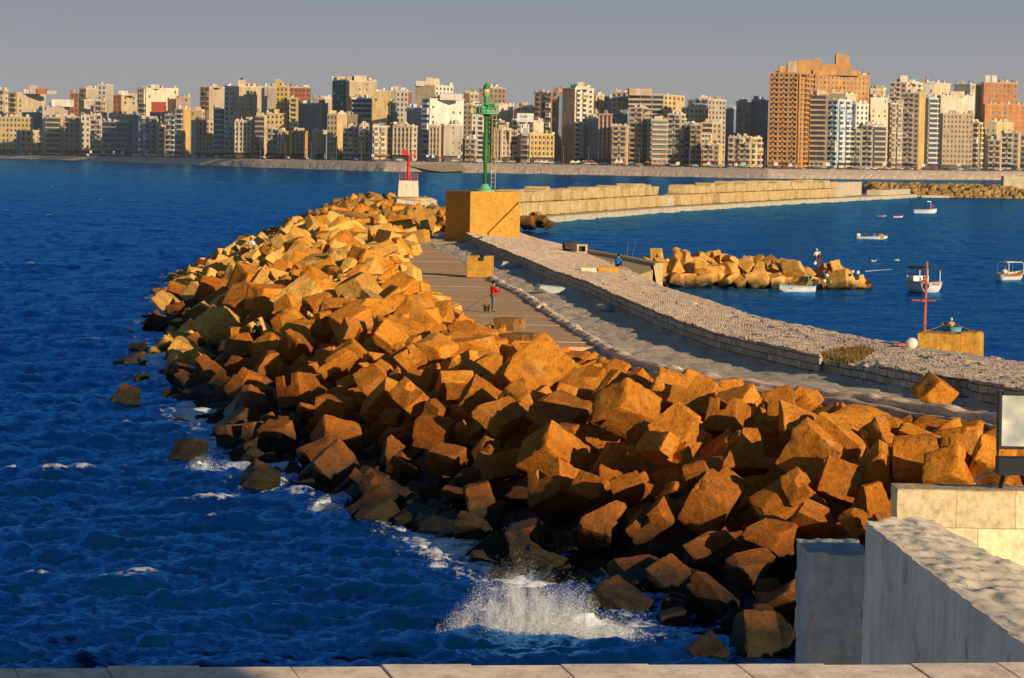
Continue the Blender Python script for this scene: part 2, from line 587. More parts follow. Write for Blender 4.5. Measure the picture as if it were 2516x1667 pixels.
M_SKIN = simple("skin", (0.40, 0.21, 0.12), 0.6, 0.3, 0.1)
M_HAIR = simple("dark hair", (0.012, 0.009, 0.008), 0.8, 0.2, 0.2)
M_STEEL = simple("grey steel", (0.30, 0.30, 0.29), 0.4, 0.5, 0.2, metal=0.6)


def cloth(name, col): return simple("cloth " + name, col, 0.9, 0.1, 0.25, 8.0)


# water: blue body colour under a tinted, Fresnel-weighted sky reflection
def water_material():
    t = NT("sea water")
    pos = t.pos()
    at = t.n("ShaderNodeAttribute", attribute_name="foam")
    calm = t.n("ShaderNodeAttribute", attribute_name="calm").outputs["Fac"]
    n1 = t.noise(pos, 2.6, 5.0, 0.75)
    n2 = t.noise(pos, 0.35, 4.0, 0.65, stretch=(0.5, 1.0, 1.0))
    fm = t.math("MULTIPLY_ADD", t.math("SUBTRACT", n1, 0.5), 1.5, at.outputs["Fac"])
    foam = t.maprange(fm, 0.42, 0.80)
    deep = t.ramp(n2, [(0.32, (0.0004, 0.012, 0.042)), (0.68, (0.0008, 0.026, 0.088))])
    deep = t.mix(calm, deep, t.ramp(n2, [(0.32, (0.0008, 0.034, 0.125)), (0.68, (0.0014, 0.058, 0.21))]))
    h = t.math("ADD", t.noise(pos, 2.6, 4.0, 0.55, stretch=(0.55, 1.0, 1.0)), t.math("MULTIPLY", t.noise(pos, 8.0, 3.0, 0.6, stretch=(0.6, 1.0, 1.0)), 0.2))
    b = t.n("ShaderNodeBump")
    b.inputs["Strength"].default_value = 0.8
    b.inputs["Distance"].default_value = 0.12
    t.l(h, b.inputs["Height"])
    dif = t.n("ShaderNodeBsdfDiffuse")
    t.l(deep, dif.inputs["Color"]); t.l(b.outputs[0], dif.inputs["Normal"])
    glo = t.n("ShaderNodeBsdfGlossy")
    glo.inputs["Color"].default_value = (0.10, 0.38, 0.78, 1)
    glo.inputs["Roughness"].default_value = 0.10
    t.l(b.outputs[0], glo.inputs["Normal"])
    fr = t.n("ShaderNodeFresnel")
    fr.inputs["IOR"].default_value = 1.33
    t.l(b.outputs[0], fr.inputs["Normal"])
    m1 = t.n("ShaderNodeMixShader")
    t.l(t.maprange(fr.outputs[0], 0.0, 0.9, 0.0, 0.88), m1.inputs[0])
    t.l(dif.outputs[0], m1.inputs[1]); t.l(glo.outputs[0], m1.inputs[2])
    fo = t.n("ShaderNodeBsdfDiffuse")
    fo.inputs["Color"].default_value = (0.80, 0.80, 0.80, 1)
    m2 = t.n("ShaderNodeMixShader")
    t.l(foam, m2.inputs[0]); t.l(m1.outputs[0], m2.inputs[1]); t.l(fo.outputs[0], m2.inputs[2])
    outn = next(n for n in t.t.nodes if n.type == "OUTPUT_MATERIAL")
    t.l(m2.outputs[0], outn.inputs["Surface"])
    t.t.nodes.remove(t.b)
    return t.mat


M_WATER = water_material()

t = NT("sea foam")
M_FOAM = t.done((0.80, 0.80, 0.80), 0.7, 0.2)
t.b.inputs["Subsurface Weight"].default_value = 0.0
# ================================================================== shore lines and heights
def poly_fn(pts, key=1, val=0):
    p = sorted(((q[key], q[val]) for q in pts))
    ks, vs = [a for a, _ in p], [b for _, b in p]
    return lambda y: np.interp(y, ks, vs)


Z_WALK, Z_WALL = 3.15, 4.0
W_PTS = [zz(q) for q in ((1880, 1530), (1700, 1500), (1570, 1460), (1400, 1392), (1170, 1322), (1040, 1257), (820, 1187), (565, 1092), (475, 1005), (435, 925), (375, 852), (362, 772), (388, 690), (410, 640), (540, 588), (620, 549), (665, 529))]
W_PTS = [(8.6, 40), (8.7, 62)] + [(v.x, v.y) for v in W_PTS] + [(-30, 462)]
xW = poly_fn(W_PTS)

front_px = [(1100, 549), (1174, 586), (1236, 612), (1286, 632), (1360, 663), (1448, 693), (1515, 724), (1583, 752), (1660, 784), (1755, 815), (1848, 837), (2006, 871), (2157, 896), (2289, 920), (2405, 937), (2516, 957)]
back_px = [(1206, 538), (1277, 571), (1322, 586), (1380, 599), (1542, 661), (1630, 703), (1711, 727), (1802, 757), (1871, 779), (2018, 806), (2072, 820), (2180, 836), (2316, 858), (2413, 872), (2516, 887)]
FR = [at_z(x, y, Z_WALL) for x, y in front_px][::-1]
Z_BACK = 3.2
BK = [at_z(x, y, Z_BACK) for x, y in back_px][::-1]
FR.insert(0, FR[0] + (FR[0] - FR[2]).normalized() * 22)
BK.insert(0, BK[0] + (BK[0] - BK[2]).normalized() * 22)
xF = poly_fn([(v.x, v.y) for v in FR])
xB = poly_fn([(v.x, v.y) for v in BK])
curb_px = [(1027, 580), (1060, 602), (1088, 621), (1130, 640), (1212, 689), (1242, 707), (1286, 728), (1316, 748), (1380, 793), (1506, 871), (1589, 898), (1654, 916), (1760, 938), (1990, 965), (2300, 1010), (2516, 1045)]
CURB = [at_z(x, y, Z_WALK) for x, y in curb_px]
xC = poly_fn([(v.x, v.y) for v in CURB] + [(24, 84), (30, 70)])
slab_px = [(1012, 600), (1010, 640), (1050, 682), (1065, 707), (1130, 737), (1160, 772), (1195, 806), (1260, 835), (1330, 856)]
SLABL = [at_z(x, y, Z_WALK) for x, y in slab_px]
SL_Y = (SLABL[-1].y, SLABL[0].y)
xS = poly_fn([(v.x, v.y) for v in SLABL])


rock_px = [(1380, 812), (1470, 858), (1560, 890), (1660, 912), (1760, 925), (1880, 930), (2009, 946), (2130, 985), (2240, 1010), (2445, 1030), (2560, 1050)]
ROCKL = [at_z(x, y, 4.25) for x, y in rock_px]
xR = poly_fn([(v.x, v.y) for v in ROCKL] + [(18, 80), (18, 60)])
R_Y = ROCKL[0].y


def xK(y):
    y = np.asarray(y, dtype=float)
    k = np.where((y > SL_Y[0]) & (y < SL_Y[1]), np.minimum(xS(y), xC(y)), xC(y) - 0.4)
    k = np.where(y < R_Y, np.minimum(xR(y), k), k)
    far = np.interp(y, [SL_Y[1], 312, 335, 400, 440, 470], [xS(SL_Y[1]), -8.0, -6.0, -6, -14, -26])
    return np.where(y >= SL_Y[1], far, k)


def sstep(t):
    t = np.clip(t, 0, 1)
    return t * t * (3 - 2 * t)


def heap_z(x, y):
    x, y = np.asarray(x, dtype=float), np.asarray(y, dtype=float)
    a, b = xW(y), xK(y)
    t = (x - a) / np.maximum(b - a, 1.0)
    top = np.interp(y, [60, 72, 85, 100, 130, 300, 345, 400, 460], [2.2, 3.0, 3.5, 3.5, 3.5, 3.4, 4.0, 4.6, 3.6])
    run = np.interp(y, [60, 100, 140, 200, 300], [0.85, 0.72, 0.62, 0.56, 0.5])
    z = -0.45 + (top + 0.45) * sstep(0.10 + 0.90 * np.clip(t / run, 0, 1)) ** 0.85
    z += 0.35 * vnoise(x * 0.23, y * 0.23, 3) * sstep(t * 3)
    farside = np.where(y > 335, sstep((1.12 - t) * 3), 1.0)
    return np.where(y > 335, -0.75 + (z + 0.75) * farside, z)


def heap_hit(px, py, up=0.0):
    d = ray(px, py)
    s = 55.0
    while s < 480:
        p = EYE + d * s
        if p.z <= float(heap_z(p.x, p.y)) + up: return p
        s += 0.25
    return at_z(px, py, 0)


# ================================================================== sea
def ocean_tile(N, L, V, wdir, rms, seed, small, spread=2):
    r = np.random.default_rng(seed)
    k = 2 * np.pi * np.fft.fftfreq(N, L / N)
    kx, ky = np.meshgrid(k, k, indexing="xy")
    kk = np.hypot(kx, ky); kk[0, 0] = 1e-6
    Lp = V * V / 9.81
    cs = (kx * math.cos(wdir) + ky * math.sin(wdir)) / kk
    ph = np.exp(-1 / (kk * Lp) ** 2) / kk ** 4 * (0.03 + cs ** spread) * np.exp(-(kk * small) ** 2)
    ph[0, 0] = 0
    h = np.sqrt(ph) * (r.normal(size=(N, N)) + 1j * r.normal(size=(N, N)))
    z = np.fft.ifft2(h)
    hx, hy = np.fft.ifft2(-1j * kx / kk * h), np.fft.ifft2(-1j * ky / kk * h)
    s = rms / z.real.std()
    return z.real * s, hx.real * s, hy.real * s


def sample(tile, x, y, L, ang=0.0):
    N = tile.shape[0]
    c, s = math.cos(ang), math.sin(ang)
    u, v = (x * c + y * s) / L * N, (-x * s + y * c) / L * N
    i, j = np.floor(u).astype(int), np.floor(v).astype(int)
    fu, fv = u - i, v - j
    i0, j0, i1, j1 = i % N, j % N, (i + 1) % N, (j + 1) % N
    return tile[j0, i0] * (1 - fu) * (1 - fv) + tile[j0, i1] * fu * (1 - fv) + tile[j1, i0] * (1 - fu) * fv + tile[j1, i1] * fu * fv


TA = ocean_tile(512, 61.0, 3.6, math.radians(-80), 0.105, 5, 0.06)
TB = ocean_tile(512, 29.3, 2.15, math.radians(-95), 0.085, 6, 0.03, 6)
TC = ocean_tile(512, 12.9, 1.25, math.radians(-85), 0.040, 14, 0.012, 4)
TD = ocean_tile(128, 190.0, 6.0, math.radians(-70), 0.10, 9, 0.5)

mole_px = [(1270, 515), (1540, 492), (1860, 471), (1960, 466), (2050, 461), (2120, 457)]
MOLE = [zz(q) for q in mole_px]
xM = poly_fn([(v.x, v.y) for v in MOLE])


def build_sea():
    nr, ncx = 1300, 1000
    tt = np.linspace(48.0 ** -0.5, 2500.0 ** -0.5, nr)
    Y = (tt ** -2.0)[:, None] * np.ones((1, ncx))
    X = Y * np.tan(np.linspace(math.radians(-15), math.radians(15), ncx))[None, :]
    xwl = xW(Y)
    harbour = ((Y < 300) & (X > (xF(Y) + xB(Y)) / 2) & (Y > 95)) | ((Y >= 300) & (Y < MOLE[0].y) & (X > -3)) | ((Y >= MOLE[0].y) & (X > xM(Y)))
    far = sstep((Y - 330) / 500)
    amp = np.where(harbour, 0.30, 1.0 - 0.35 * far)
    calm = np.where(harbour, 1.0, far)
    za, xa, ya = (sample(q, X, Y, 61.0) for q in TA)
    zb, xb, yb = (sample(q, X, Y, 29.3, 0.5) for q in TB)
    zc, xc_, yc_ = (sample(q, X, Y, 12.9, -0.3) for q in TC)
    nearf = 1 - sstep((Y - 110) / 200)
    zb = zb + zc * nearf
    zd = sample(TD[0], X, Y, 190.0, 0.2)
    fade = 1.0 - 0.55 * sstep((Y - 250) / 600)
    Z = amp * (za + zb * fade + zd)
    DX, DY = 0.9 * amp * (xa + xb * 0.7 * fade), 0.9 * amp * (ya + yb * 0.7 * fade)
    # whitecaps on sharp crests, surf along the rocks
    crest = (za + 0.8 * zb + 0.5 * zd) * np.where(harbour, 0.3, 1.0)
    foam = 0.62 * sstep((crest - 0.275) / 0.16) * (0.35 + 0.65 * (vnoise(X * 0.05, Y * 0.03, 8) > 0.1))
    dist = xwl - X
    near = (Y > 60) & (Y < 465) & (dist > -2) & (~harbour)
    surf = np.where(near, np.exp(-np.clip(dist - 0.5, 0, 99) / 1.7) * (0.52 + 0.55 * vnoise(X * 0.35, Y * 0.25, 4)), 0)
    foam = np.maximum(foam, 0.86 * surf)
    for (a, b, rx, ry, s) in ((330, 742, 70, 9, 0.8), (360, 660, 25, 8, 0.6), (350, 690, 25, 6, 0.6), (465, 1083, 55, 12, 0.9), (752, 1172, 55, 16, 0.95), (575, 1127, 60, 6, 0.6), (1010, 1300, 45, 9, 0.7), (1270, 1452, 210, 22, 1.0), (1150, 1420, 120, 30, 0.7), (1590, 1470, 70, 9, 0.8), (1000, 1203, 50, 9, 0.6), (45, 797, 30, 4, 0.8), (290, 925, 30, 12, 0.5), (490, 1190, 25, 4, 0.7), (285, 1075, 25, 8, 0.6), (1300, 1340, 120, 14, 0.5), (1000, 1260, 60, 10, 0.5), (1800, 1510, 60, 8, 0.5), (60, 1325, 18, 3, 0.6), (930, 1240, 50, 6, 0.5)):
        c = zz((a, b)); rX = (zz((a + rx, b)) - c).length; rY = abs(zz((a, b - ry)).y - c.y)
        q = ((X - c.x) / rX) ** 2 + ((Y - c.y) / rY) ** 2
        foam = np.maximum(foam, s * np.exp(-q * 1.1) * (0.65 + 0.35 * vnoise(X * 1.1, Y * 0.9, 12)))
    # a swell lifting against the rocks where the big splash breaks
    P = np.stack([X + DX, Y + DY, Z], -1)
    me = grid_mesh("sea", P, M_WATER, smooth=True)
    for nm, arr in (("foam", foam), ("calm", calm)):
        at = me.attributes.new(nm, "FLOAT", "POINT")
        at.data.foreach_set("value", arr.ravel().astype(np.float32))
    tag(link("sea", me), "deep blue choppy sea with small whitecaps", None, None, "structure")


build_sea()

# ================================================================== breakwater body, wall, walkway
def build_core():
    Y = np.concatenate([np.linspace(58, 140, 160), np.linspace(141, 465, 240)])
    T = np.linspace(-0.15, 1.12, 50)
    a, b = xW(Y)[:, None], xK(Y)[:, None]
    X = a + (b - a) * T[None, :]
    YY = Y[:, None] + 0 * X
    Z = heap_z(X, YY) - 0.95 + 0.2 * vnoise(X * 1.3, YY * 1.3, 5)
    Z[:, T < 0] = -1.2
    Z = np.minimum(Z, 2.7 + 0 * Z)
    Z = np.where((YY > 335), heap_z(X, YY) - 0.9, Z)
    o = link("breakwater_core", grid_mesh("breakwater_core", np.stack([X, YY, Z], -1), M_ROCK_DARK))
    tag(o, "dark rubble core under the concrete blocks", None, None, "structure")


build_core()


def resample(pts, n):
    p = np.array([tuple(v) for v in pts])
    s = np.concatenate([[0], np.cumsum(np.linalg.norm(np.diff(p, axis=0), axis=1))])
    u = np.linspace(0, s[-1], n)
    return np.stack([np.interp(u, s, p[:, k]) for k in range(3)], 1), u


def build_wall():
    n, m = 3000, 64
    F, sF = resample(FR, n)
    B, _ = resample(BK, n)
    ker = np.hanning(41); ker /= ker.sum()
    for A in (F, B):                                        # soften the corners of the polyline
        for k in (0, 1):
            A[:, k] = np.convolve(np.pad(A[:, k], 20, mode="edge"), ker, mode="valid")
    D = B - F
    wlen = np.linalg.norm(D, axis=1, keepdims=True)
    D /= wlen
    pxx = np.array([project(p)[0] for p in F])
    ragged = 0.10 * (vnoise(sF * 1.9, sF * 0, 2) + 0.7 * vnoise(sF * 4.7, sF * 0, 3))
    inset = ragged + 0.12

    def dent(a, b, d):
        w = sstep((pxx - a) / 12) * sstep((b - pxx) / 12)
        return d * w * (1 + 0.2 * vnoise(sF * 3, sF * 0, 9))
    hollow = dent(2012, 2165, 1.0)
    recess = dent(2268, 2392, 0.75)
    gaps = dent(1630, 1665, 0.5) + dent(1292, 1312, 0.45) + dent(1372, 1386, 0.4) + dent(1500, 1512, 0.4) + dent(1232, 1240, 0.4)
    inset_top = inset + hollow * 0.7 + recess + gaps
    wdt = wlen[:, 0]
    T = np.linspace(0, 1, m)
    edge_b = 0.14 * vnoise(sF * 1.4, sF * 0, 15)
    off = inset_top[:, None] + (wdt[:, None] + edge_b[:, None] - inset_top[:, None]) * T[None, :]
    P = F[:, None, :] + D[:, None, :] * off[:, :, None]
    d1, d2, val, gx, gy = cells(P[..., 0] / 0.95 + .25 * vnoise(P[..., 0] * .9, P[..., 1] * .7, 5), P[..., 1] / 1.25 + .25 * vnoise(P[..., 0] * .8, P[..., 1] * .9, 6), 3, True)
    joint = sstep((d2 - d1) / 0.11)
    ta_, tb_ = np.sin(val * 91.0), np.cos(val * 57.0)
    P[..., 2] = (Z_WALL + (Z_BACK - Z_WALL) * T)[None, :] - 0.06 + 0.03 * joint + (0.07 + 0.05 * vnoise(P[..., 0] * .35, P[..., 1] * .3, 8)) * (val - 0.5) * sstep((d2 - d1) / 0.06) + 0.03 * vnoise(P[..., 0] * 2.6, P[..., 1] * 2.2, 9) + 0.05 * (gx * (ta_ - .25) + gy * (tb_ + .25)) + 0.03 * vnoise(P[..., 0] * 0.35, P[..., 1] * 0.35, 7)
    P[..., 2] -= (hollow * 0.25)[:, None] * np.exp(-(off / 2.2) ** 2)
    UV = np.stack([np.repeat(sF[:, None], m, 1), off], -1)
    root = empty("harbour_wall", tuple(F[n // 2]))
    tag(root, "long broad pale stone sea wall running along the breakwater, rubble top and coursed side", "wall")
    base = Vector(tuple(F[n // 2])); base.z = Z_WALK
    root.location = base
    loc = np.array(tuple(base))
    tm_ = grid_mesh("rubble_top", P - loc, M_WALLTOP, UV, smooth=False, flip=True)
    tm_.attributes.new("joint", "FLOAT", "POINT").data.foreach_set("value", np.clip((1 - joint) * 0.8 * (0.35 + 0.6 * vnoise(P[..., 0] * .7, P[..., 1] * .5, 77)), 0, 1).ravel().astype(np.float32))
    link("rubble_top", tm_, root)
    # side towards the walkway
    k = 12
    V = np.linspace(0, 1, k)
    hgt = P[:, 0, 2] - 2.95
    ins = inset_top[:, None] * sstep(V[None, :] * 1.6) + (recess * 0.6)[:, None] * np.sin(np.pi * np.clip(V, 0, 1))[None, :]
    Q = F[:, None, :] + D[:, None, :] * ins[:, :, None]
    jj = (np.floor(sF / 0.6)[:, None] * 7 + np.floor(V * 4)[None, :] * 13)
    Q += D[:, None, :] * (0.035 * vnoise(jj * 0.37, jj * 0.11, 4))[:, :, None]
    Q[..., 2] = 2.95 + hgt[:, None] * V[None, :]
    UV2 = np.stack([np.repeat(sF[:, None], k, 1), Q[..., 2]], -1)
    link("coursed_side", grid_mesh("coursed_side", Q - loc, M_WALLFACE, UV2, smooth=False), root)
    Bk = np.stack([P[:, -1, :], P[:, -1, :] * [1, 1, 0] + [0.4, 0.1, -1.5]], 1)
    link("harbour_side", grid_mesh("harbour_side", Bk - loc, M_WALLFACE, np.stack([np.stack([sF, sF * 0 + 4], -1), np.stack([sF, sF * 0 - 1.5], -1)], 1), flip=True), root)


build_wall()


def build_walk():
    Y = np.linspace(84, 316, 620)
    m = 44
    a = np.where((Y > SL_Y[0]) & (Y < SL_Y[1]), xC(Y), xC(Y) - 0.8)
    a = np.where(Y > SL_Y[1], xK(Y) - 1.0, a)
    b = xF(Y) + 0.25
    T = np.linspace(0, 1, m)
    X = a[:, None] + (b - a)[:, None] * T[None, :]
    YY = Y[:, None] + 0 * X
    d1, d2, val = cells(X / 1.1, YY / 2.2, 21)
    Z = Z_WALK - 0.05 + 0.10 * vnoise(X * 0.5, YY * 0.22, 31) + 0.05 * vnoise(X * 2.1, YY * 0.8, 33) - 0.05 * (1 - sstep((d2 - d1) / 0.12)) + 0.07 * (val - 0.5)
    Z += 0.22 * sstep((T[None, :] - 0.80) / 0.2) * (0.6 + 0.6 * vnoise(X * 0.8, YY * 0.5, 35))
    X = np.concatenate([X[:, :1] - .15, X[:, :1] - .05, X], 1); YY = np.concatenate([YY[:, :2], YY], 1); Z = np.concatenate([Z[:, :1] - 2.8, Z[:, :1] - .12, Z], 1)
    tag(link("walkway", grid_mesh("walkway", np.stack([X, YY, Z], -1), M_WALK, flip=True)), "worn grey walkway at the foot of the sea wall", None, None, "structure")
    # low ragged kerb between walkway and blocks
    Yk = np.linspace(86, 214, 520)
    gap = vnoise(Yk * 0.16, Yk * 0, 41) > -0.55
    X0 = xC(Yk) + 0.12 * vnoise(Yk * 0.9, Yk * 0, 43)
    prof = np.array([(-0.32, -0.3), (-0.30, 0.22), (-0.1, 0.30), (0.2, 0.29), (0.36, 0.16), (0.38, -0.3)])
    hz = 0.8 + 0.25 * vnoise(Yk * 1.3, Yk * 0, 45)
    hz = hz * np.where(gap, 1.0, 0.15)
    P = np.stack([X0[:, None] + prof[None, :, 0] * (0.85 + 0.25 * vnoise(Yk * 1.7, Yk * 0, 46))[:, None], Yk[:, None] + 0 * prof[None, :, 0], Z_WALK + prof[None, :, 1] * hz[:, None]], -1)
    o = link("low_kerb_wall", grid_mesh("low_kerb_wall", P, M_WALLTOP, smooth=False, flip=True))
    tag(o, "low broken stone kerb between the grey walkway and the concrete blocks", "kerb")


build_walk()

ORD = "first second third fourth fifth sixth seventh eighth ninth tenth eleventh twelfth thirteenth fourteenth fifteenth sixteenth seventeenth eighteenth nineteenth twentieth".split()
ORD += ["twenty-" + w for w in ORD[:9]] + ["thirtieth"] + ["thirty-" + w for w in ORD[:9]] + ["fortieth"] + ["forty-" + w for w in ORD[:9]]

# flat cement slabs between kerb and blocks
def build_slabs():
    y = SL_Y[0] + 0.5
    i = 0
    r = random.Random(4)
    ys = []
    while y < SL_Y[1] - 2:
        h = 3.2 + (y - 130) * 0.022 + r.uniform(-0.4, 0.6)
        ys.append((y, min(y + h, SL_Y[1])))
        y += h
    for i, (a, b) in enumerate(ys):
        b2 = b - 0.03
        L = lambda q: float(xS(q)) - 1.2 + 0.15 * math.sin(q * 3)
        R = lambda q: float(xC(q)) - 0.15
        if R(a) - L(a) < 0.8: continue
        zt = Z_WALK + 0.06 + r.uniform(-0.012, 0.012)
        poly = [(L(a), a), (R(a), a), (R((a + b2) / 2), (a + b2) / 2), (R(b2), b2), (L(b2), b2), (L((a + b2) / 2), (a + b2) / 2)]
        mb = MB().prism(poly, 2.6, zt)
        o = mb.build("cement_slab", M_SLAB)
        tag(o, "flat orange cement slab beside the kerb, %s counted from the foreground blocks" % ORD[i], "slab", "flat cement slabs beside the walkway")


build_slabs()

# ================================================================== concrete blocks
def block_mesh(name, res, seed, mat, notch=0, taper=0.0, cuts=2, flat=1.0, wedge=0.0):
    r = random.Random(seed)
    co, idx, faces = [], {}, []
    N = res

    def vid(p):
        k = tuple(round(c, 4) for c in p)
        if k not in idx:
            idx[k] = len(co); co.append(list(p))
        return idx[k]
    for ax in range(3):
        for s in (-1, 1):
            for i in range(N):
                for j in range(N):
                    q = []
                    for (di, dj) in ((0, 0), (1, 0), (1, 1), (0, 1)):
                        u, v = -1 + 2 * (i + di) / N, -1 + 2 * (j + dj) / N
                        p = [0, 0, 0]
                        p[ax] = s; p[(ax + 1) % 3] = u; p[(ax + 2) % 3] = v
                        q.append(vid(p))
                    faces.append(q if s > 0 else q[::-1])
    planes = []
    if wedge:
        planes.append((Vector((r.choice((-1, 1)) * .75, r.uniform(-.35, .35), .72)).normalized(), wedge))
    for _ in range(cuts):
        n = Vector((r.choice((-1, 1)) * r.uniform(.4, 1), r.choice((-1, 1)) * r.uniform(.4, 1), r.choice((-1, 1)) * r.uniform(.3, 1))).normalized()
        planes.append((n, r.uniform(1.05, 1.45)))
    kx, ky = r.uniform(-0.10, 0.10), r.uniform(-0.10, 0.10)
    offs = Vector((seed * 3.17, seed * 1.31, seed * 0.77))
    out_ = []
    for p in co:
        v = Vector(p)
        if notch == 1 and abs(v.x) < 0.36 and v.z > 0.2: v.z = 0.2 + (v.z - 0.2) * 0.1
        if notch == 2 and v.x > 0.15 and v.z > 0.0: v.z = v.z * 0.08
        if notch == 3 and abs(v.y) < 0.28 and v.x > 0.55: v.x = 0.55 + (v.x - 0.55) * 0.08
        k = 34.0
        nrm = (abs(v.x) ** k + abs(v.y) ** k + abs(v.z) ** k) ** (1 / k)
        if nrm > 1e-6 and notch == 0: v = v / nrm * max(abs(v.x), abs(v.y), abs(v.z), 1e-6)
        for n, d in planes:
            e = v.dot(n) - d
            if e > 0: v = v - n * e
        s = 1 - taper * (v.z + 1) / 2
        v = Vector((v.x * s + kx * v.z, v.y * s + ky * v.z, v.z * flat))
        em = sorted((abs(p[0]), abs(p[1]), abs(p[2])))[1]
        if em > .8: v *= 1 - (em - .8) / .2 * (.012 + .10 * max(0, mnoise.noise(v * 2.6 + offs * 2)))
        n1 = mnoise.noise_vector(v * 1.3 + offs)
        n2 = mnoise.noise_vector(v * 4.2 + offs)
        v += n1 * 0.04 + n2 * 0.02
        out_.append(v * 0.5)
    me = np_mesh(name, out_, faces, mat, smooth=True)
    me.set_sharp_from_angle(angle=math.radians(24))
    return me


BM = {}
for key, mat in (("o", M_ROCK), ("d", M_ROCK_DARK), ("p", M_ROCK_PALE)):
    lst = []
    for i in range(12):
        nt_ = {6: 3, 7: 2, 8: 1, 9: 2, 10: 3, 11: 1}.get(i, 0)
        lst.append(block_mesh("concrete_block", 14, 10 + i, mat, nt_, (0, 0, .18, 0, .3, 0, .1, 0.4, 0.05, 0, 0, 0.1)[i], (2, 1, 1, 2, 1, 2, 1, 1, 0, 1, 0, 1)[i], (1, .9, 1, .72, 1, .8, 1, 1.1, 1, 1, .85, 1)[i], (0, 0, .55, 0, .35, .7, 0, 0, 0, 0, 0, 0)[i]))
    BM[key] = lst
BLOCKS = []   # (object, zone info)


LIM = np.array([(990, 560), (1015, 640), (1050, 690), (1130, 748), (1165, 778), (1240, 798), (1330, 832), (1380, 850), (1460, 868), (1560, 890), (1660, 908), (1760, 922), (1880, 930), (2009, 946), (2130, 985), (2240, 1005), (2445, 1030), (2600, 1045)], float)


def put_block(p, size, r, key="o", tilt=1.0, variant=None, zone="heap"):
    p = Vector(p)
    if zone == "heap" and p.y < 240:        # blocks stay below the walkway and slabs they border
        for _ in range(14):
            k = F_PX / p.y
            x, y, _d = project(p + Vector((0, 0, size * .62)))
            hw = size * .55 * k
            over = max(np.interp(q, LIM[:, 0], LIM[:, 1]) - y for q in (x - hw * .2, x + hw * .2, x + hw * .8)) if x + hw > 1000 else -1
            if over <= 3: break
            p.z -= max(.08, over / k * .8)
        if p.z < float(heap_z(p.x, p.y)) - 1.5: return None
    me = BM[key][r.randrange(12) if variant is None else variant]
    o = bpy.data.objects.new("concrete_block", me)
    if tilt < 0.3:
        o.rotation_euler = (r.gauss(0, 0.12), r.gauss(0, 0.12), r.uniform(-0.5, 0.5))
    else:
        o.rotation_euler = (r.uniform(-0.75, 0.75) * tilt, r.uniform(-0.75, 0.75) * tilt, r.uniform(0, 6.28))
    s = size
    o.scale = (s * r.uniform(.75, 1.3), s * r.uniform(.75, 1.25), s * r.choice((.42, .58, .75, .9, 1.0, 1.1)))
    o.location = p
    C.objects.link(o)
    BLOCKS.append((o, zone))
    return o


HAND = [(1985, 985, 200, 0), (1720, 1045, 175, 7), (1905, 1050, 165, 11), (1845, 975, 120, 5), (1845, 925, 130, 0), (1450, 945, 150, 3), (1295, 950, 150, 5), (1165, 965, 130, 2), (1280, 1055, 165, 0),
        (1290, 1135, 150, 8), (1110, 1160, 85, 2), (1095, 1218, 115, 4), (1215, 1245, 125, 3), (1190, 1305, 85, 7), (1460, 1130, 130, 11), (1645, 1165, 140, 0), (1640, 1255, 150, 5), (1880, 1195, 130, 7),
        (1790, 1165, 150, 5), (1660, 1375, 150, 9), (1735, 1300, 110, 4), (1430, 1395, 140, 3), (1745, 1480, 120, 2), (1395, 1215, 150, 5), (1510, 1200, 120, 11), (895, 1040, 100, 4), (740, 1045, 125, 2),
        (640, 1015, 80, 0), (580, 1035, 110, 0), (845, 1110, 115, 9), (545, 950, 175, 4), (690, 905, 110, 8), (615, 845, 120, 2), (790, 850, 125, 5), (1003, 1000, 70, 10), (1230, 870, 175, 0), (1345, 840, 150, 5),
        (1095, 805, 150, 9), (1010, 800, 70, 5), (620, 690, 105, 1), (570, 655, 95, 0), (460, 735, 80, 6), (550, 785, 80, 2), (1860, 1140, 90, 8), (2040, 1085, 90, 4), (2180, 980, 120, 5), (2240, 1030, 110, 3),
        (2200, 1090, 150, 3), (1380, 1130, 90, 3), (1030, 1060, 90, 0), (960, 930, 110, 8), (1050, 890, 90, 1), (870, 890, 110, 2), (1560, 985, 110, 4), (1610, 900, 90, 9), (1400, 840, 110, 5), (1540, 1040, 110, 6),
        (690, 790, 90, 4), (740, 700, 90, 5), (810, 740, 95, 0), (900, 780, 85, 1), (830, 640, 80, 5), (950, 700, 90, 0), (1050, 690, 90, 5), (1480, 1335, 110, 2), (1560, 1340, 90, 3), (430, 1045, 80, 2), (600, 1108, 70, 3), (870, 1190, 60, 6),
        (315, 808, 60, 2), (300, 840, 60, 3), (360, 755, 70, 6), (295, 922, 50, 2), (1790, 1235, 90, 2), (1940, 1110, 90, 8), (2050, 1010, 100, 6), (2120, 1060, 110, 2), (2290, 1075, 110, 5), (2130, 1010, 90, 9), (2330, 1030, 100, 3)]


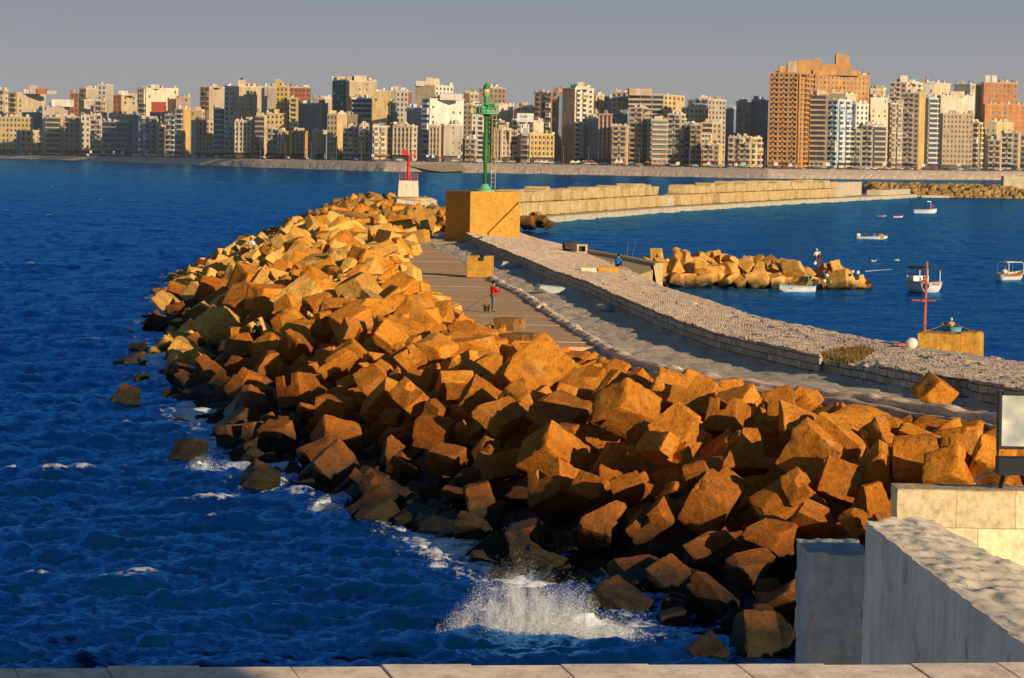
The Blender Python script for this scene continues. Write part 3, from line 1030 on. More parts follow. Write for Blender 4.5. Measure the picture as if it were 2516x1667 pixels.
def build_heap():
    r = random.Random(21)
    taken = []
    for (x, y, s, v) in HAND:
        p = heap_hit(x * S, y * S, 0.55)
        size = max(1.2, min(2.3, s * S * 0.72 / F_PX * p.y))
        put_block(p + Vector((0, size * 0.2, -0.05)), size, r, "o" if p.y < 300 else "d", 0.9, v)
        taken.append((p.x, p.y, size * 0.62))
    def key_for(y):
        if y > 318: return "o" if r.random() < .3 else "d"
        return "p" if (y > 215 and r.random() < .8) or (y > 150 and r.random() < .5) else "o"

    def clear(px, py, k=1.0):
        if py < 64 and px > 6.4: return False
        if 376 < py < 404 and -18.5 < px < -8: return False
        return not any(abs(px - q[0]) < q[2] * k and abs(py - q[1]) < q[2] * 1.2 * k for q in taken)
    # lower, tightly packed layer
    y = 60.0
    while y < 462:
        step = 1.55 if y < 130 else (2.05 if y < 200 else (2.4 if y < 305 else 2.7))
        a, b = float(xW(y)) + 0.45, float(xK(y)) - 0.5
        if y > 312: b = float(xK(y)) + 1.0
        x = a + r.uniform(0, 1)
        while x < b:
            px, py = x + r.uniform(-.35, .35) * step, y + r.uniform(-.4, .4) * step
            sz = step * r.choice((0.7, 0.85, 0.95, 1.0, 1.1))
            x += step * 0.95
            if not clear(px, py, .6): continue
            t = (px - a) / max(b - a, 1)
            flat_zone = t > 0.55 and 125 < y < 300
            drop = .95 if not flat_zone else .25
            if t < .12: drop = .35
            if y > 305: drop = .3
            z = float(heap_z(px, py))
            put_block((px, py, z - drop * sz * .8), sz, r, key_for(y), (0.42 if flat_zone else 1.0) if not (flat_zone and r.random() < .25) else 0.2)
        y += step * 0.88
    # a close row tucked against the walkway edge
    for off_ in (1.0, 2.3):
        y = 90.0
        while y < 142:
            sz = r.uniform(1.3, 1.9)
            x = float(xC(y)) - off_ - r.uniform(0, .4)
            if clear(x, y, .45) and not (SL_Y[0] < y < SL_Y[1] and x > float(xS(y)) - .8): put_block((x, y, 3.3 - sz * .45 - (.3 if off_ > 2 else 0)), sz, r, "o", .9)
            y += sz * .9
    # upper layer: looser, bigger, thrown on top so that deep gaps stay between them
    pts = list(taken)
    n_try = 0
    while n_try < 9000:
        n_try += 1
        py = 62 + (320 - 62) * r.random() ** 1.35
        a, b = float(xW(py)) + 0.9, float(xK(py)) - 1.2
        if b - a < 2: continue
        px = r.uniform(a, b)
        t = (px - a) / (b - a)
        base = 1.45 if py < 130 else 2.0
        sz = base * r.choice((.55, .75, .9, 1.0, 1.1, 1.25))
        if t > .55 and 125 < py < 300 and r.random() < .75: continue
        rad = sz * .78
        if any((px - q[0]) ** 2 + (py - q[1]) ** 2 < (rad + q[2]) ** 2 for q in pts): continue
        if not clear(px, py, .5): continue
        pts.append((px, py, rad))
        z = float(heap_z(px, py))
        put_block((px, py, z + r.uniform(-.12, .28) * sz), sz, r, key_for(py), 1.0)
    # stray half-sunk blocks off the waterline
    for (x, y, s) in ((290, 772, 45), (275, 922, 40), (330, 880, 45), (400, 915, 50), (410, 985, 60), (450, 1045, 60), (625, 1106, 60), (705, 1135, 60), (1215, 1328, 50), (1560, 1432, 60), (1885, 1430, 60), (1180, 1330, 60), (1650, 1500, 60)):
        p = zz((x, y))
        put_block(p + Vector((0, 0, -0.25)), max(0.9, s * S / F_PX * p.y * 0.95), r, "o", 1.0)


build_heap()

# harbour rock mole
ZM = lambda x, y: (1380 + x / 2.959, 560 + y / 2.959)
MOLE_ROCKS = [(530, 330, 70, 0), (575, 305, 85, 1), (620, 345, 90, 0), (560, 345, 60, 0), (640, 300, 80, 1), (650, 225, 70, 2), (770, 190, 60, 0), (850, 185, 90, 2), (905, 215, 100, 2), (690, 205, 60, 2), (1040, 220, 130, 2), (1110, 195, 75, 2), (1165, 235, 85, 2), (1240, 245, 110, 2), (1330, 235, 110, 2), (1445, 235, 45, 2), (1510, 255, 80, 2), (1590, 262, 60, 2), (1690, 300, 140, 1), (1790, 315, 110, 1), (1925, 285, 85, 2), (1990, 295, 80, 2),
              (590, 295, 110, 1), (712, 272, 105, 1), (850, 265, 125, 1), (1010, 272, 110, 1), (1130, 290, 150, 1), (1240, 305, 115, 1), (1350, 275, 105, 1), (1440, 285, 80, 1), (1560, 290, 80, 1),
              (665, 350, 80, 0), (735, 345, 75, 0), (835, 350, 135, 0), (940, 362, 90, 0), (1030, 365, 110, 0), (1195, 368, 140, 0), (1310, 365, 90, 0), (1430, 357, 150, 0), (1560, 340, 130, 0), (1665, 365, 90, 0), (1770, 372, 90, 0), (2030, 345, 150, 0), (2140, 355, 110, 0), (2200, 335, 65, 0), (2215, 365, 65, 0), (1850, 345, 110, 0), (1930, 350, 80, 0)]
r_ = random.Random(8)
for (x, y, s, lev) in MOLE_ROCKS:
    px, py = ZM(x, y)
    d = (263, 267, 271)[lev] + r_.uniform(-.5, .5)
    p = at_d(px, py, d)
    sz = s / 2.959 / F_PX * d * 0.90
    if lev == 0: p.z = min(p.z, sz * .34)
    put_block(p, max(sz, 1.1), r_, "p", 0.8, None, "mole")
    if lev: put_block(p + Vector((r_.uniform(-.6, .6), 2.2, -1.0)), 2.0, r_, "p", 0.7, None, "molefill")
    if lev: put_block(p + Vector((r_.uniform(-.6, .6), 0.2, -1.5)), 2.0, r_, "p", 0.7, None, "molefill")
# dark rocks by the harbour entrance
for (x, y, s) in ((1297, 548, 26), (1330, 545, 34), (1350, 555, 22), (1310, 535, 22), (1322, 532, 20)):
    p = at_d(x, y, 432)
    put_block(p, s / F_PX * 432 * 1.1, r_, "d", 1.0, None, "entrance")
for o, _z in BLOCKS: o.name = "concrete_block"
# ================================================================== near parapets of the fort
def ashlar_box(name, mat, x0, x1, y0, y1, z0, z1, parent=None, n=(40, 10, 26), amp=0.008):
    """a wall as five displaced grids, UV in metres"""
    mb_v, mb_f, mb_uv = [], [], []

    def face(o, u, v, nu, nv, us, vs):
        b = len(mb_v)
        for i in range(nu + 1):
            for j in range(nv + 1):
                p = Vector(o) + Vector(u) * (i / nu) + Vector(v) * (j / nv)
                q = mnoise.noise_vector(p * 1.7) * amp * 1.5 + mnoise.noise_vector(p * 7.0) * amp
                mb_v.append(tuple(p + q)); mb_uv.append((us[0] + us[1] * i / nu, vs[0] + vs[1] * j / nv))
        for i in range(nu):
            for j in range(nv):
                a = b + i * (nv + 1) + j
                mb_f.append((a, a + nv + 1, a + nv + 2, a + 1))
    dx, dy, dz = x1 - x0, y1 - y0, z1 - z0
    face((x0, y0, z0), (dx, 0, 0), (0, 0, dz), n[0], n[2], (0, dx), (-dz, dz))
    face((x1, y0, z0), (0, dy, 0), (0, 0, dz), n[1], n[2], (0, dy), (-dz, dz))
    face((x1, y1, z0), (-dx, 0, 0), (0, 0, dz), n[0], n[2], (0, dx), (-dz, dz))
    face((x0, y1, z0), (0, -dy, 0), (0, 0, dz), n[1], n[2], (0, dy), (-dz, dz))
    face((x0, y0, z1), (dx, 0, 0), (0, dy, 0), n[0], n[1], (0, dx), (0.1, 0.05))
    return link(name, np_mesh(name, mb_v, mb_f, mat, False, mb_uv), parent)


# long parapet running towards the viewpoint on the right
def build_parapets():
    zt = 7.3
    L0, L1 = at_z(2126, 1281, zt), at_z(2516, 1584, zt)
    R0, R1 = at_z(2285, 1279, zt - .32), at_z(2516, 1400, zt - .32)
    dirL = (L1 - L0).normalized()
    L2 = L0 + dirL * 26
    R2 = R0 + (R1 - R0).normalized() * 26
    n, m = 260, 26
    A = np.array([tuple(L0.lerp(L2, i / n)) for i in range(n + 1)])
    B = np.array([tuple(R0.lerp(R2, i / n)) for i in range(n + 1)])
    T = np.linspace(0, 1, m)
    P = A[:, None, :] + (B - A)[:, None, :] * T[None, :, None]
    w = 0.03 * vnoise(P[..., 0] * 2.2, P[..., 1] * 1.3, 50) + 0.035 * vnoise(P[..., 0] * 6, P[..., 1] * 4, 51)
    P[..., 2] += w * np.minimum(1, 8 * T)[None, :] + 0.05 * np.sin(np.pi * T)[None, :]
    P[:, 0, 0] += 0.02 * vnoise(P[:, 0, 1] * 5, P[:, 0, 1] * 0, 52)
    root = empty("fort_parapet", tuple(L0))
    base = Vector((L0.x, L0.y, 0)); root.location = base
    loc = np.array(tuple(base))
    tag(root, "long grey plastered parapet with worn white lime top running out of frame", "parapet")
    link("lime_top", grid_mesh("lime_top", P - loc, M_WHITEWASH, flip=True), root)
    V = np.linspace(0, 1, 20)
    Q = P[:, :1, :] * np.ones((1, 20, 1))
    Q[..., 2] = -1.5 + (P[:, :1, 2] + 1.5) * V[None, :]
    Q[..., 0] += 0.015 * vnoise(Q[..., 1] * 1.2, Q[..., 2] * 1.2, 55)
    link("plaster_side", grid_mesh("plaster_side", Q - loc, M_PLASTER), root)
    E = np.stack([np.stack([P[0, :, 0], P[0, :, 1], np.full(m, -1.5)], -1), P[0]], 0)
    link("end_face", grid_mesh("end_face", E - loc, M_PLASTER, smooth=False), root)
    # cream ashlar wall behind it
    c = at_d(2206, 1201, 45.0)
    o = ashlar_box("ashlar_wall", M_CREAMBLOCK, c.x, c.x + 9.5, 45.0, 45.75, -1.2, c.z, None, (90, 8, 60), 0.010)
    tag(o, "sunlit cream wall of large square stone blocks under the floodlight", "wall")
    # lower stained concrete wall end standing in the sea
    a, b = at_d(1990, 1332, 50.0), at_d(2140, 1332, 50.0)
    o = ashlar_box("concrete_wall", M_PLASTER, a.x, b.x, 50.0, 52.2, -1.5, a.z - .22, None, (12, 14, 60), 0.035)
    tag(o, "lower stained grey concrete wall end standing in the sea left of the long parapet", "wall")
    # parapet under the viewpoint along the bottom of the view
    zt = 10.0
    l0, r0 = at_z(-150, 1640, zt), at_z(2700, 1628.5, zt)
    d = (r0 - l0); d.normalize()
    nrm = Vector((d.y, -d.x, 0))
    ang = math.atan2(d.y, d.x)
    root = empty("viewpoint_parapet", tuple((l0 + r0) / 2))
    root.location = Vector(((l0 + r0) / 2)) - Vector((0, 0, zt - 8.0))
    tag(root, "pale stone coping of the nearest parapet along the bottom edge", "parapet")
    tot = (r0 - l0).length + 4
    step = 0.385
    k = int(tot / step)
    rr = random.Random(3)
    sh = -0.19
    for i in range(k):
        u0 = -2 + i * step + 0.004
        u1 = u0 + step - 0.003
        z = zt + rr.uniform(-0.006, 0.006)
        mb = MB()
        pts = [l0 + d * u0, l0 + d * u1, l0 + d * (u1 + 0.22) + nrm * 1.1, l0 + d * (u0 + 0.22) + nrm * 1.1]
        ro = root.location
        vs = [(p.x - ro.x, p.y - ro.y, zt - 0.30 - ro.z) for p in pts] + [(p.x - ro.x, p.y - ro.y, z - (0.0 if j < 2 else 0.14) - ro.z) for j, p in enumerate(pts)]
        mb.add(vs, [(0, 1, 2, 3), (7, 6, 5, 4), (1, 0, 4, 5), (2, 1, 5, 6), (3, 2, 6, 7), (0, 3, 7, 4)])
        bevel(mb.build("coping_stone", M_COPING, root), 0.004)
    mid_ = (l0 + r0) / 2 + nrm * 0.65 - root.location
    MB().box((mid_.x, mid_.y, -4.85), (tot, 0.95, 13.0), ang).build("masonry", M_COPING, root)


build_parapets()

# ------------------------------------------------------------------ floodlight on the cream wall
def build_floodlight():
    d = 44.6
    tl, br = at_d(2453, 962, d), at_d(2600, 1106, d)
    w, h = br.x - tl.x, tl.z - br.z
    cx, cz = (tl.x + br.x) / 2, (tl.z + br.z) / 2
    wall_top = at_d(2206, 1201, 45.0).z
    root = empty("floodlight", (cx, 45.3, wall_top))
    tag(root, "large square floodlight with black frame above the cream ashlar wall", "floodlight")
    o = Vector((cx, d, cz)) - root.location
    R = Matrix.Rotation(math.radians(-3), 3, "X")
    f = MB()
    b = 0.055
    for sx in (-1, 1): f.box(o + Vector((sx * (w / 2 - b / 2), 0, 0)), (b, 0.2, h), M=R)
    for sz in (-1, 1): f.box(o + Vector((0, 0, sz * (h / 2 - b / 2))), (w - 2 * b, 0.2, b), M=R)
    f.box(o + Vector((0, 0.1, 0)), (w * .98, 0.03, h * .98), M=R)
    bevel(f.build("frame", M_BLACK, root), 0.008)
    t = NT("cloudy lamp glass")
    p_ = t.coord("Object")
    nn = t.noise(p_, 2.4, 3.0, 0.5)
    MG = t.done(t.ramp(nn, [(0.35, (0.34, 0.36, 0.32)), (0.55, (0.58, 0.56, 0.45)), (0.68, (0.80, 0.76, 0.62))]), 0.25, 0.6)
    MB().box(o + Vector((0, -0.07, 0)), (w - 2 * b, 0.02, h - 2 * b), M=R).build("lamp_glass", MG, root)
    bx = at_d(2452, 1124, d)
    MB().box(Vector((cx + 0.02, d + 0.1, bx.z - 0.14)) - root.location, (w * 0.98, 0.34, 0.27)).build("ballast_box", M_BLACK, root)
    g = MB()
    zb = bx.z - 0.27
    for sx in (-0.3, 0.36): g.tube(Vector((cx + sx * w, 45.3, wall_top)) - root.location, Vector((cx + sx * w, d + 0.15, zb + 0.2)) - root.location, 0.035)
    for sx in (-0.46, 0.46): g.tube(Vector((cx + sx * w, d + 0.12, zb + 0.25)) - root.location, Vector((cx + sx * w, d + 0.12, cz)) - root.location, 0.02)
    g.build("stand", M_BLACK, root)
    cable = MB()
    pts = [at_d(x, y, 45.2) for x, y in ((2393, 1189), (2400, 1178), (2415, 1169), (2436, 1163), (2455, 1158))]
    cable.path(pts, 0.022, 8)
    tag(cable.build("lamp_cable", simple("pale cable", (0.4, 0.38, 0.33))), "pale cable arching from the cream wall top to the floodlight", "cable")


build_floodlight()
# unseen wall of the fort, added behind the viewpoint to shade the left part of the nearest parapet
tag(MB().box((-7.0, -4.0, 7.2), (33.6, 4.0, 21.0)).build("fort_wall", M_COPING), "fort wall behind the viewpoint", None, None, "structure")

# ------------------------------------------------------------------ notched blocks, loose block and rope on the walkway
def notched(name, p, w, h, dpt, rz, label, mat=M_BLOCKGOLD, tilt=0.0):
    mb = MB()
    a = w * 0.31
    prof = [(-w / 2, 0), (w / 2, 0), (w / 2, h), (a - w * .10, h), (a - w * .14, h * .76), (-a + w * .24, h * .76), (-a + w * .20, h), (-w / 2, h)]
    # two posts and a body butted together as one extruded outline
    vs = [(x, -dpt / 2, z) for x, z in prof] + [(x, dpt / 2, z) for x, z in prof]
    n = len(prof)
    fs = [tuple(range(n)), tuple(range(2 * n - 1, n - 1, -1))] + [((i + 1) % n, i, n + i, n + (i + 1) % n) for i in range(n)]
    mb.add(vs, fs)
    o = bevel(mb.build(name, mat), 0.05, 3)
    o.location = p; o.rotation_euler = (0, tilt, rz)
    return tag(o, label, "concrete block")


p = at_z(1179, 683, Z_WALK + 0.08)
sc_ = p.y / F_PX
notched("notched_block", p + Vector((0, 0.7, 0)), 60 * sc_, 54 * sc_, 1.35, math.radians(-9), "upright golden concrete block with a square notch in its top, behind the red-jacketed person")
for (x, y, w, h, lab) in ((1252, 806, 60, 50, "notched concrete block just left of the kerb, right below the red-jacketed person"), (1275, 850, 85, 62, "larger notched concrete block at the lower end of the orange slabs")):
    p = at_z(x, y, Z_WALK + 0.15)
    sc_ = p.y / F_PX
    notched("notched_block", p - Vector((0, 0, h * sc_ * .5)), w * sc_, h * sc_, 1.2, math.radians(62), lab, M_ROCK_DARK)  # darker concrete paints in the shade of the pit around them
p = at_z(2301, 996, Z_WALK + 0.02)
o = link("loose_block", block_mesh("loose_block", 12, 77, M_ROCK, 0, 0.1, 2))
o.scale = (1.15, 1.1, 1.05); o.location = p + Vector((0, .5, .42)); o.rotation_euler = (0.35, 0.5, 0.5)
tag(o, "single orange concrete block lying alone on the grey walkway by the wall recess", "concrete block")
for (x, y, sx, sy, sz, rz, lab) in ((1352, 718, 1.9, 1.1, 0.45, .3, "flat grey stone slab lying on the walkway right of the red-jacketed person"), (1488, 762, .9, .8, .35, .8, "small pale stone lying on the walkway against the sea wall"), (1254, 655, 1.5, 1.0, .4, .1, "low grey stone slab on the walkway right of the notched block")):
    p = at_z(x, y, Z_WALK + 0.05)
    o = link("stone_slab", block_mesh("stone_slab", 8, int(x), M_PLASTER, 0, 0.1, 2))
    o.scale = (sx, sy, sz); o.location = p + Vector((0, 0, sz * .4)); o.rotation_euler = (.05, .08, rz)
    tag(o, lab, "stone slab")
pts = []
for i in range(25):
    u = i / 24
    x, y = 1062 + (1186 - 1062) * u, 598 + (583 - 598) * u + 5 * math.sin(math.pi * u)
    z = Z_WALK + 0.12 + (Z_WALL - Z_WALK) * max(0, (u - 0.82) / 0.18)
    pts.append(at_z(x, y, z))
tag(MB().path(pts, 0.075, 8).build("mooring_rope", M_ROPE, None, True), "thick tan rope lying across the walkway and up onto the sea wall", "rope")

# dry weeds in the hollow of the wall top
def weeds():
    r = random.Random(5)
    mb = MB()
    poly = [(2012, 874), (2060, 858), (2120, 852), (2150, 862), (2118, 886), (2085, 893), (2050, 884)]
    c = at_z(2085, 872, 3.9)
    for i in range(1700):
        while True:
            x, y = r.uniform(2008, 2160), r.uniform(850, 896)
            ins = False
            j = len(poly) - 1
            for k in range(len(poly)):
                if (poly[k][1] > y) != (poly[j][1] > y) and x < (poly[j][0] - poly[k][0]) * (y - poly[k][1]) / (poly[j][1] - poly[k][1]) + poly[k][0]: ins = not ins
                j = k
            if ins: break
        p = at_z(x, y, 3.84)
        h = r.uniform(.06, .2)
        a = r.uniform(0, 6.28)
        w = r.uniform(.02, .05)
        dx, dy = w * math.cos(a), w * math.sin(a)
        lx, ly = r.uniform(-.1, .1), r.uniform(-.1, .1)
        mb.add([(p.x - dx, p.y - dy, p.z - .05), (p.x + dx, p.y + dy, p.z - .05), (p.x + lx, p.y + ly, p.z + h)], [(0, 1, 2)])
    tag(mb.build("dry_weeds", M_SOIL), "ochre dry weeds growing in the broken hollow of the sea wall top", "weeds", None, "stuff")


weeds()

# ------------------------------------------------------------------ green light on its block house
def build_green():
    zt = at_d(1156, 472, 283).z
    mid_, rgt, lft = at_d(1156, 472, 283.0), at_d(1277, 473, 286.0), at_d(1095.5, 471, 287.5)
    zb = 0.5
    back = rgt + (lft - mid_)
    root = empty("block_house", (mid_.x, mid_.y, zb))
    tag(root, "big golden stone block house with a stair up its side, carrying the green light tower", "building")
    o = root.location
    # displaced quads for the walls
    P4 = [lft, mid_, rgt, back]
    for i, nm in ((0, "side_wall"), (1, "stair_wall"), (2, "rear_wall"), (3, "sea_wall_face")):
        a, b = P4[i], P4[(i + 1) % 4]
        n, m = 40, 40
        G = np.zeros((n, m, 3))
        for u in range(n):
            for v in range(m):
                q = Vector((a.x + (b.x - a.x) * u / (n - 1), a.y + (b.y - a.y) * u / (n - 1), zb + (zt - zb) * v / (m - 1)))
                if 0 < u < n - 1 and v < m - 1: q += mnoise.noise_vector(q * 1.2) * 0.05
                G[u, v] = tuple(q - o)
        link(nm, grid_mesh(nm, G, M_BLOCKGOLD), root)
    MB().prism([(p.x - o.x, p.y - o.y) for p in P4], zt - 0.25 - zb, zt + 0.04 - zb).build("roof_slab", M_BLOCKGOLD, root)
    # stair: a stepped mass standing 0.7 m proud of the camera-side wall
    d = (rgt - mid_); d.z = 0; L = d.length; d.normalize()
    nv = Vector((d.y, -d.x, 0))
    st = MB()
    n = 44
    for i in range(n):
        u0, u1 = L * (0.36 + 0.62 * i / n), L * (0.36 + 0.62 * (i + 1) / n)
        z1 = zb + (zt - zb) * (0.47 + 0.40 * i / (n - 1)) - zb
        q = [mid_ + d * u0 + nv * 0.32, mid_ + d * u1 + nv * 0.32, mid_ + d * u1 + nv * 0.03, mid_ + d * u0 + nv * 0.03]
        st.prism([(p.x - o.x, p.y - o.y) for p in q], 0, z1)
    st.build("stair", M_BLOCKGOLD, root)

    tp = at_d(1191, 470, 285.2)
    base = Vector((tp.x, tp.y + 0.6, zt + 0.04))
    k = 285.8 / F_PX
    root = empty("green_light_tower", base)
    tag(root, "tall green harbour light tower with round platform, lantern and caged ladder", "light tower")
    MB().lathe([(1.02, 0), (1.0, .16), (.62, .26), (.40, .62), (.30, .75)], (0, 0, 0), 20).build("foot", M_GREENLT, root)
    zp = 190 * k
    lean = 0.0
    MB().lathe([(.20, .7), (.19, zp * .5), (.20, zp - .3), (.38, zp - .12)], (0, 0, 0), 20).build("mast", M_GREEN, root, True)
    g = MB()
    g.lathe([(.42, zp - .12), (1.24, zp - .02), (1.24, zp + .06)], (0, 0, 0), 24)
    g.build("platform", M_GREENLT, root)
    MB().lathe([(.78, zp + .06), (.80, zp + .62), (.74, zp + .72)], (-.18, 0, 0), 20).build("drum", M_GREENLT, root, True)
    rl = MB()
    for i in range(14):
        a = 2 * math.pi * i / 14
        rl.tube((1.12 * math.cos(a), 1.12 * math.sin(a), zp), (1.12 * math.cos(a), 1.12 * math.sin(a), zp + 1.0), .03, n=5)
    for z in (.55, 1.0): rl.torus((0, 0, zp + z), 1.12, .035, "Z", 24, 5)
    rl.build("railing", M_GREENLT, root)
    MB().box((0.5, -0.9, zp + .78), (0.7, .05, .5)).build("notice_board", M_GREEN, root)
    MB().lathe([(.25, zp + .7), (.24, zp + 1.75), (.34, zp + 1.8), (.34, zp + 1.88)], (-.03, 0, 0), 16).build("lantern_post", M_GREENLT, root, True)
    MB().lathe([(.36, zp + 1.88), (.37, zp + 2.35), (.32, zp + 2.5)], (-.03, 0, 0), 16).build("lantern", M_LAMPGLASS, root, True)
    MB().lathe([(.36, zp + 2.48), (.34, zp + 2.68), (.20, zp + 2.88), (.05, zp + 3.0), (.03, zp + 3.15)], (-.03, 0, 0), 16).build("lantern_cap", M_GREEN, root, True)
    br = MB().box((-1.38, -.1, zp + .25), (.42, .5, .5)).tube((-1.55, -.1, zp + .5), (-1.2, -.1, zp + .75), .06).tube((-1.6, -.1, zp), (-1.2, -.1, zp + .02), .05)
    br.build("side_lamp", M_YELLOWPOST, root)
    ld = MB()
    for sx in (.62, 1.02): ld.tube((sx, -.1, .2), (sx, -.1, zp), .035, n=6)
    z = .5
    while z < zp:
        ld.tube((.62, -.1, z), (1.02, -.1, z), .022, n=5); z += .42
    z = 2.4
    while z < zp:
        pts = [(.82 + .42 * math.sin(t_), -.1 - .55 * (1 - math.cos(t_)) / 2 * 1.3, z) for t_ in [math.pi * j / 8 - math.pi / 2 for j in range(9)]]
        ld.path([(p_[0], -.1 - .5 * math.cos((j / 8 - .5) * math.pi), z) for j, p_ in enumerate(pts)], .022, 5); z += .95
    ld.build("ladder", M_YELLOWPOST, root)
    for z in (1.4, 3.4, 5.4): MB().tube((.2, -.05, z), (.66, -.1, z), .03).build("bracket", M_GREEN, root)
    root.rotation_euler = (0, math.radians(0.1), 0)


build_green()

# ------------------------------------------------------------------ red light on its pedestal
def build_red():
    d = 398.0
    k = d / F_PX
    b = at_d(1003, 484, d)
    zplat = b.z
    root = empty("stepped_platform", (b.x, d, zplat - 2.6))
    tag(root, "white concrete platform with stepped round top under the red light", "platform")
    MB().box((1.0, 0, 0.85), (5.6, 5.0, 2.9), 0.12).build("white_block", M_QUAY, root)
    MB().lathe([(3.0, 2.25), (2.95, 2.45), (2.3, 2.6), (1.9, 2.62)], (0.6, 0, 0), 28).build("round_step", M_MOLEBLOCK, root)
    ped = MB()
    w0, w1, h = 51 * k, 47 * k, 39 * k
    ped.box((0, 0, h / 2), (w0, w0, h), 0.05, taper=w1 / w0)
    root = empty("red_light_beacon", (b.x, d, zplat + 0.03))
    tag(root, "red harbour light on a tapered white pedestal with railing at the breakwater head", "light beacon")
    ped.build("pedestal", simple("white pedestal paint", (0.66, 0.57, 0.42), 0.8, .2, .18, 2.0), root)
    hm = (446 - 386) * k
    MB().lathe([(.42, h), (.40, h + .12), (.24, h + .2), (.22, h + hm), (.42, h + hm + .1), (.42, h + hm + .18)], (0, 0, 0), 16).build("mast", M_RED, root, True)
    rl = MB()
    s = w1 / 2 - .1
    for i in range(-3, 4):
        for sgn in (-1, 1):
            rl.tube((i * s / 3, sgn * s, h), (i * s / 3, sgn * s, h + .95), .028, n=5)
            rl.tube((sgn * s, i * s / 3, h), (sgn * s, i * s / 3, h + .95), .028, n=5)
    for z in (.5, .95):
        for sgn in (-1, 1):
            rl.tube((-s, sgn * s, h + z), (s, sgn * s, h + z), .028, n=5); rl.tube((sgn * s, -s, h + z), (sgn * s, s, h + z), .028, n=5)
    rl.build("railing", M_RED, root)
    zt = h + hm + .18
    MB().box((-.62, 0, zt + .32), (.72, .7, .72)).lathe([(.2, zt + .68), (.12, zt + .8)], (-.62, 0, 0), 10).build("lantern_box", M_RED, root)
    MB().torus((.62, 0, zt + .30), .30, .07, "Y").tube((.62, 0, zt - .1), (.62, 0, zt + .05), .05).build("ring_bracket", M_RED, root)
    MB().tube((0, 0, zt), (0, 0, zt + 1.05), .05).ball((0, 0, zt + 1.05), .1).build("top_lamp", M_LAMPGLASS, root)
    MB().box((0, 0, zt - .03), (1.9, .5, .1)).build("cross_arm", M_RED, root)


build_red()

